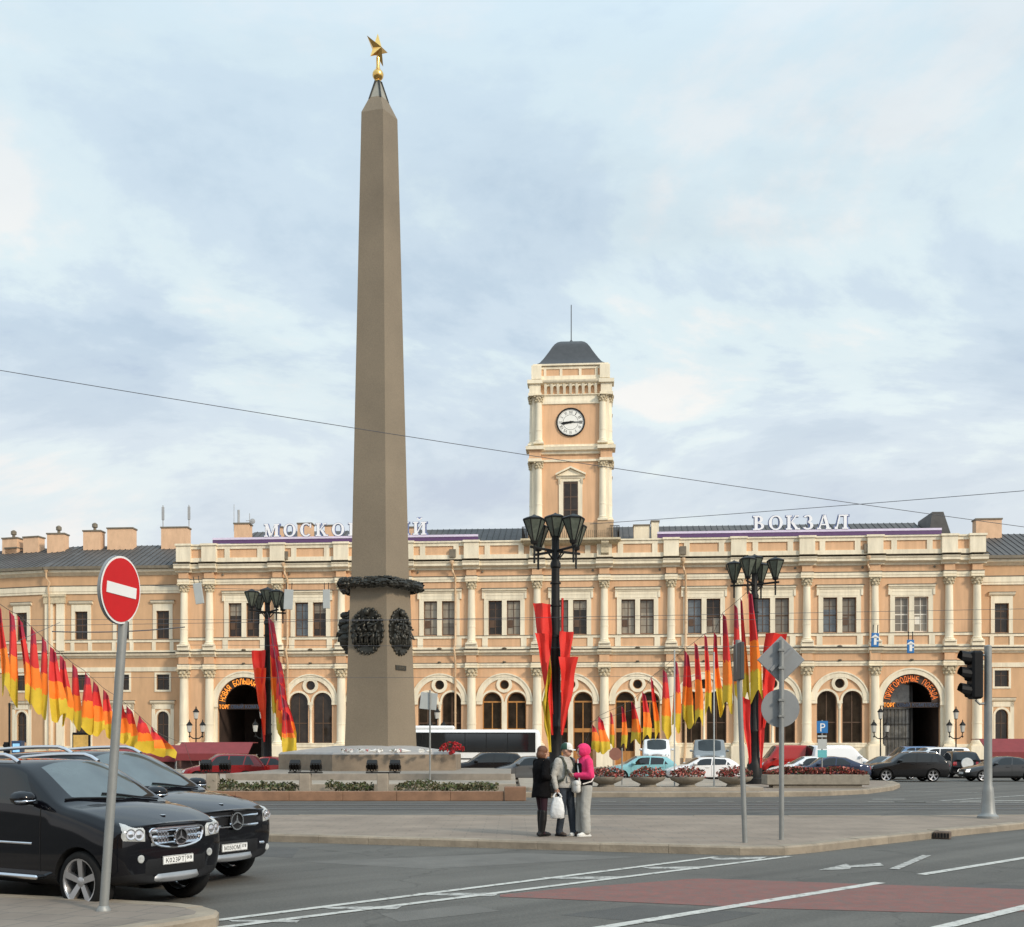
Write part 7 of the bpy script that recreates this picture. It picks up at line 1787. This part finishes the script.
bp = thing('backpack', 'dark backpack worn over the pale grey hooded jacket', 'backpack', o.location, R(-48)); bp.scale = o.scale
bp_.build('strap', ST, bp)
mb = MB(); ellip(mb, (-.23, 0, 1.25), .10, .15, .20); ellip(mb, (-.27, 0, 1.17), .08, .13, .11); fuse(mb, .014, 'pack', ST, bp, 3)
mb = MB(); f = Vector((1, .55, 0)).normalized(); M3 = Matrix((f, Vector((0, 0, 1)).cross(f), Vector((0, 0, 1)))).transposed(); Mc = Matrix.Translation((.045, .0, 1.69)) @ M3.to_4x4()
rs = [[(r_*1.06*math.cos(2*math.pi*i/20), r_*.86*math.sin(2*math.pi*i/20), z) for i in range(20)] for r_, z in ((.108, -.03), (.111, 0), (.105, .04), (.085, .075), (.05, .095), (.01, .10))]
mb = MB(Mc); mb.rings(rs, True, True); kk = 0
capo = mb.build('cap', [mat('cap_green', (.02, .07, .045), .8), mat('cap_white', (.70, .69, .65), .8)], o, 50)
for p_ in capo.data.polygons:
    c_ = Mc.inverted() @ p_.center; p_.material_index = 1 if (c_.x > .03 or c_.z > .085) else 0
mb = MB(Mc @ Matrix.Rotation(R(8), 4, 'Y')); rs = []
for x, w_ in ((.07, .085), (.12, .083), (.16, .07), (.185, .04)): rs.append([(x, -w_, -.02), (x, 0, -.005), (x, w_, -.02), (x, w_, -.028), (x, 0, -.013), (x, -w_, -.028)])
mb.rings(rs, True, True); mb.build('visor', mat('cap_white', (.7, .69, .65), .8), capo, 50)
mb = MB(); ellip(mb, (.015, 0, 1.66), .098, .084, .065); fuse(mb, .011, 'hair', mat('dark_hair', (.03, .02, .014), .6, var=.3), o, 2)
# white carrier bag hanging from the right hand
Mh = Matrix.Translation(o.location) @ Matrix.Rotation(R(-48), 4, 'Z')
hp = Mh @ Vector((.05, -.255, .845)); ba = thing('carrier_bag', 'white plastic carrier bag hanging from the hand of the person in the cap', 'bag', hp, R(-10))
BAG = mat('bag_plastic', (.74, .74, .73), .35, var=.10, scale=10, bump=.6, bscale=14); mb = MB(); n = 20; rs = []
for z, rx, ry in ((-.50, .115, .04), (-.485, .135, .055), (-.36, .14, .065), (-.24, .125, .06), (-.14, .095, .045), (-.09, .08, .03)): rs.append([(rx*math.cos(2*math.pi*i/n)*(1+.06*math.sin(5*i)), ry*math.sin(2*math.pi*i/n), z + .01*math.sin(i*2.1)) for i in range(n)])
mb.rings(rs, True, False); mb.build('sack', BAG, ba, 60)
mb = MB()
for q in (-1, 1): mb.tube([(-.075, q*.02, -.095), (-.05, q*.014, -.04), (-.01, q*.008, 0), (.012, q*.008, 0), (.05, q*.014, -.04), (.075, q*.02, -.095)], [.022, .016, .011, .011, .016, .022], 6)
mb.build('handle', BAG, ba, 60)
# person in the pink hooded jacket
J = base(); J.update(kne_l=(.04, .10, .50), ank_l=(.02, .12, .085), kne_r=(.03, -.11, .50), ank_r=(.06, -.13, .085), elb_r=(-.02, -.29, 1.16), wri_r=(.21, -.12, 1.16), elb_l=(.0, .28, 1.16), wri_l=(.22, .06, 1.17), hd_r=(.8, .6, .05), hd_l=(.9, -.5, .1), pm_r=(-.2, .6, .4), pm_l=(-.2, -.6, .4), curl_r=.7, curl_l=.7, head=(.06, 0, 1.625), face=(1, 0, -.22))
rzp = R(203)
o = person('person in a bright pink hooded jacket and pale grey trousers', (X(584.5, YP), YP, zp), rzp, 1.0, J)
PK = mat('pink_jacket', (.72, .03, .14), .85, var=.14, scale=8, bump=.9, bscale=12); GT = mat('grey_trousers', (.36, .35, .32), .9, var=.14, scale=6, streak=.3, bump=.9, bscale=10); BK = mat('black_top', (.008, .008, .009), .9, spec=.15)
mb = MB()
for s in ('l', 'r'): chain(mb, [J['hip_'+s], J['kne_'+s], Vector(J['ank_'+s]) + Vector((0, 0, .02))], [.115, .10, .088])
ellip(mb, (0, 0, .96), .135, .17, .12); fuse(mb, .012, 'trousers', GT, o, 3)
SN = mat('sneaker_white', (.68, .67, .63), .6, var=.1); shoes(J, o, SN, SN)
mb = MB(); n = 26; rs = []
for z, rx, ry in ((.97, .148, .185), (1.04, .15, .188), (1.10, .146, .184)): rs.append([(rx*math.cos(2*math.pi*i/n), ry*math.sin(2*math.pi*i/n), z) for i in range(n)])
mb.rings(rs, True, True); mb.build('black_hem', BK, o, 50)
mb = MB(); rs = []
for z, rx, ry in ((1.085, .150, .19), (1.10, .158, .196), (1.2, .152, .19), (1.33, .152, .198), (1.43, .115, .18), (1.52, .08, .085)): rs.append([(rx*math.cos(2*math.pi*i/n), ry*math.sin(2*math.pi*i/n), z) for i in range(n)])
mb.rings(rs, True, True)
for s in ('l', 'r'): chain(mb, [J['sho_'+s], J['elb_'+s], J['wri_'+s]], [.078, .066, .048])
jk = fuse(mb, .012, 'jacket', PK, o, 3)
mb = MB(); rs = []            # hood: shell open towards the face
for k in range(9):
    t = k/8; ang = math.pi*(t*.62); cx, cz = .035, 1.645; ring = []
    rr_ = .135*math.sin(max(.12, math.pi*.5*(1-t*.0)))
    ring = []
    for i in range(20):
        a = 2*math.pi*i/20; x = .10 - .24*t; q = math.sqrt(max(0.02, 1-((x+.02)/.142)**2)); ring.append((cx + x, .118*q*math.cos(a), cz + .135*q*math.sin(a) - .02*(1-t)*(math.sin(a) < 0)))
    rs.append(ring)
mb.rings(rs, False, True); inner = [[(x*1.0+.002, y*.9, cz + (z-cz)*.9) for x, y, z in r_] for r_ in rs[:-1]]
mb.rings([rs[0], inner[0]] + inner[1:], False, False); ellip(mb, (-.02, 0, 1.50), .10, .105, .08)
mb.build('hood', PK, jk, 60)
mb = MB(); mb.box(.12, .165, -.14, .14, 1.12, 1.4, .02); mb.build('dark_front', BK, jk)
# leaflet in the hands and a white shoulder bag with its strap
Mp = Matrix.Translation(o.location) @ Matrix.Rotation(rzp, 4, 'Z')
lf = thing('leaflet', 'small paper leaflet held by the person in pink', 'leaflet', Mp @ Vector((.315, -.03, 1.22)), rzp); mb = MB(Matrix.Rotation(R(-50), 4, 'Y')); mb.box(-.09, .09, -.10, .10, -.002, .002); mb.build('sheet', SN, lf)
sb = thing('shoulder_bag', 'white shoulder bag with a white strap worn by the person in pink', 'bag', o.location, rzp)
mb = MB(); ellip(mb, (.21, -.02, .0), .1, .1, .1); mb = MB(Matrix.Translation((.19, .02, .95))); mb.box(-.055, .055, -.125, .125, -.12, .12, .035); mb.build('pouch', WHT, sb, 50)
mb = MB(Matrix.Translation((.19, .02, .95))); mb.box(-.06, .062, -.127, .127, .0, .122, .03); mb.build('flap', SN, sb, 50)
mb = MB(); mb.tube([(.18, .14, 1.03), (.175, .12, 1.15), (.165, .05, 1.33), (.11, -.06, 1.47), (.02, -.125, 1.515), (-.10, -.11, 1.45), (-.165, -.02, 1.30), (-.17, .08, 1.15), (-.05, .20, 1.05), (.12, .17, 1.0)], .014, 6); mb.build('strap', WHT, sb, 60)
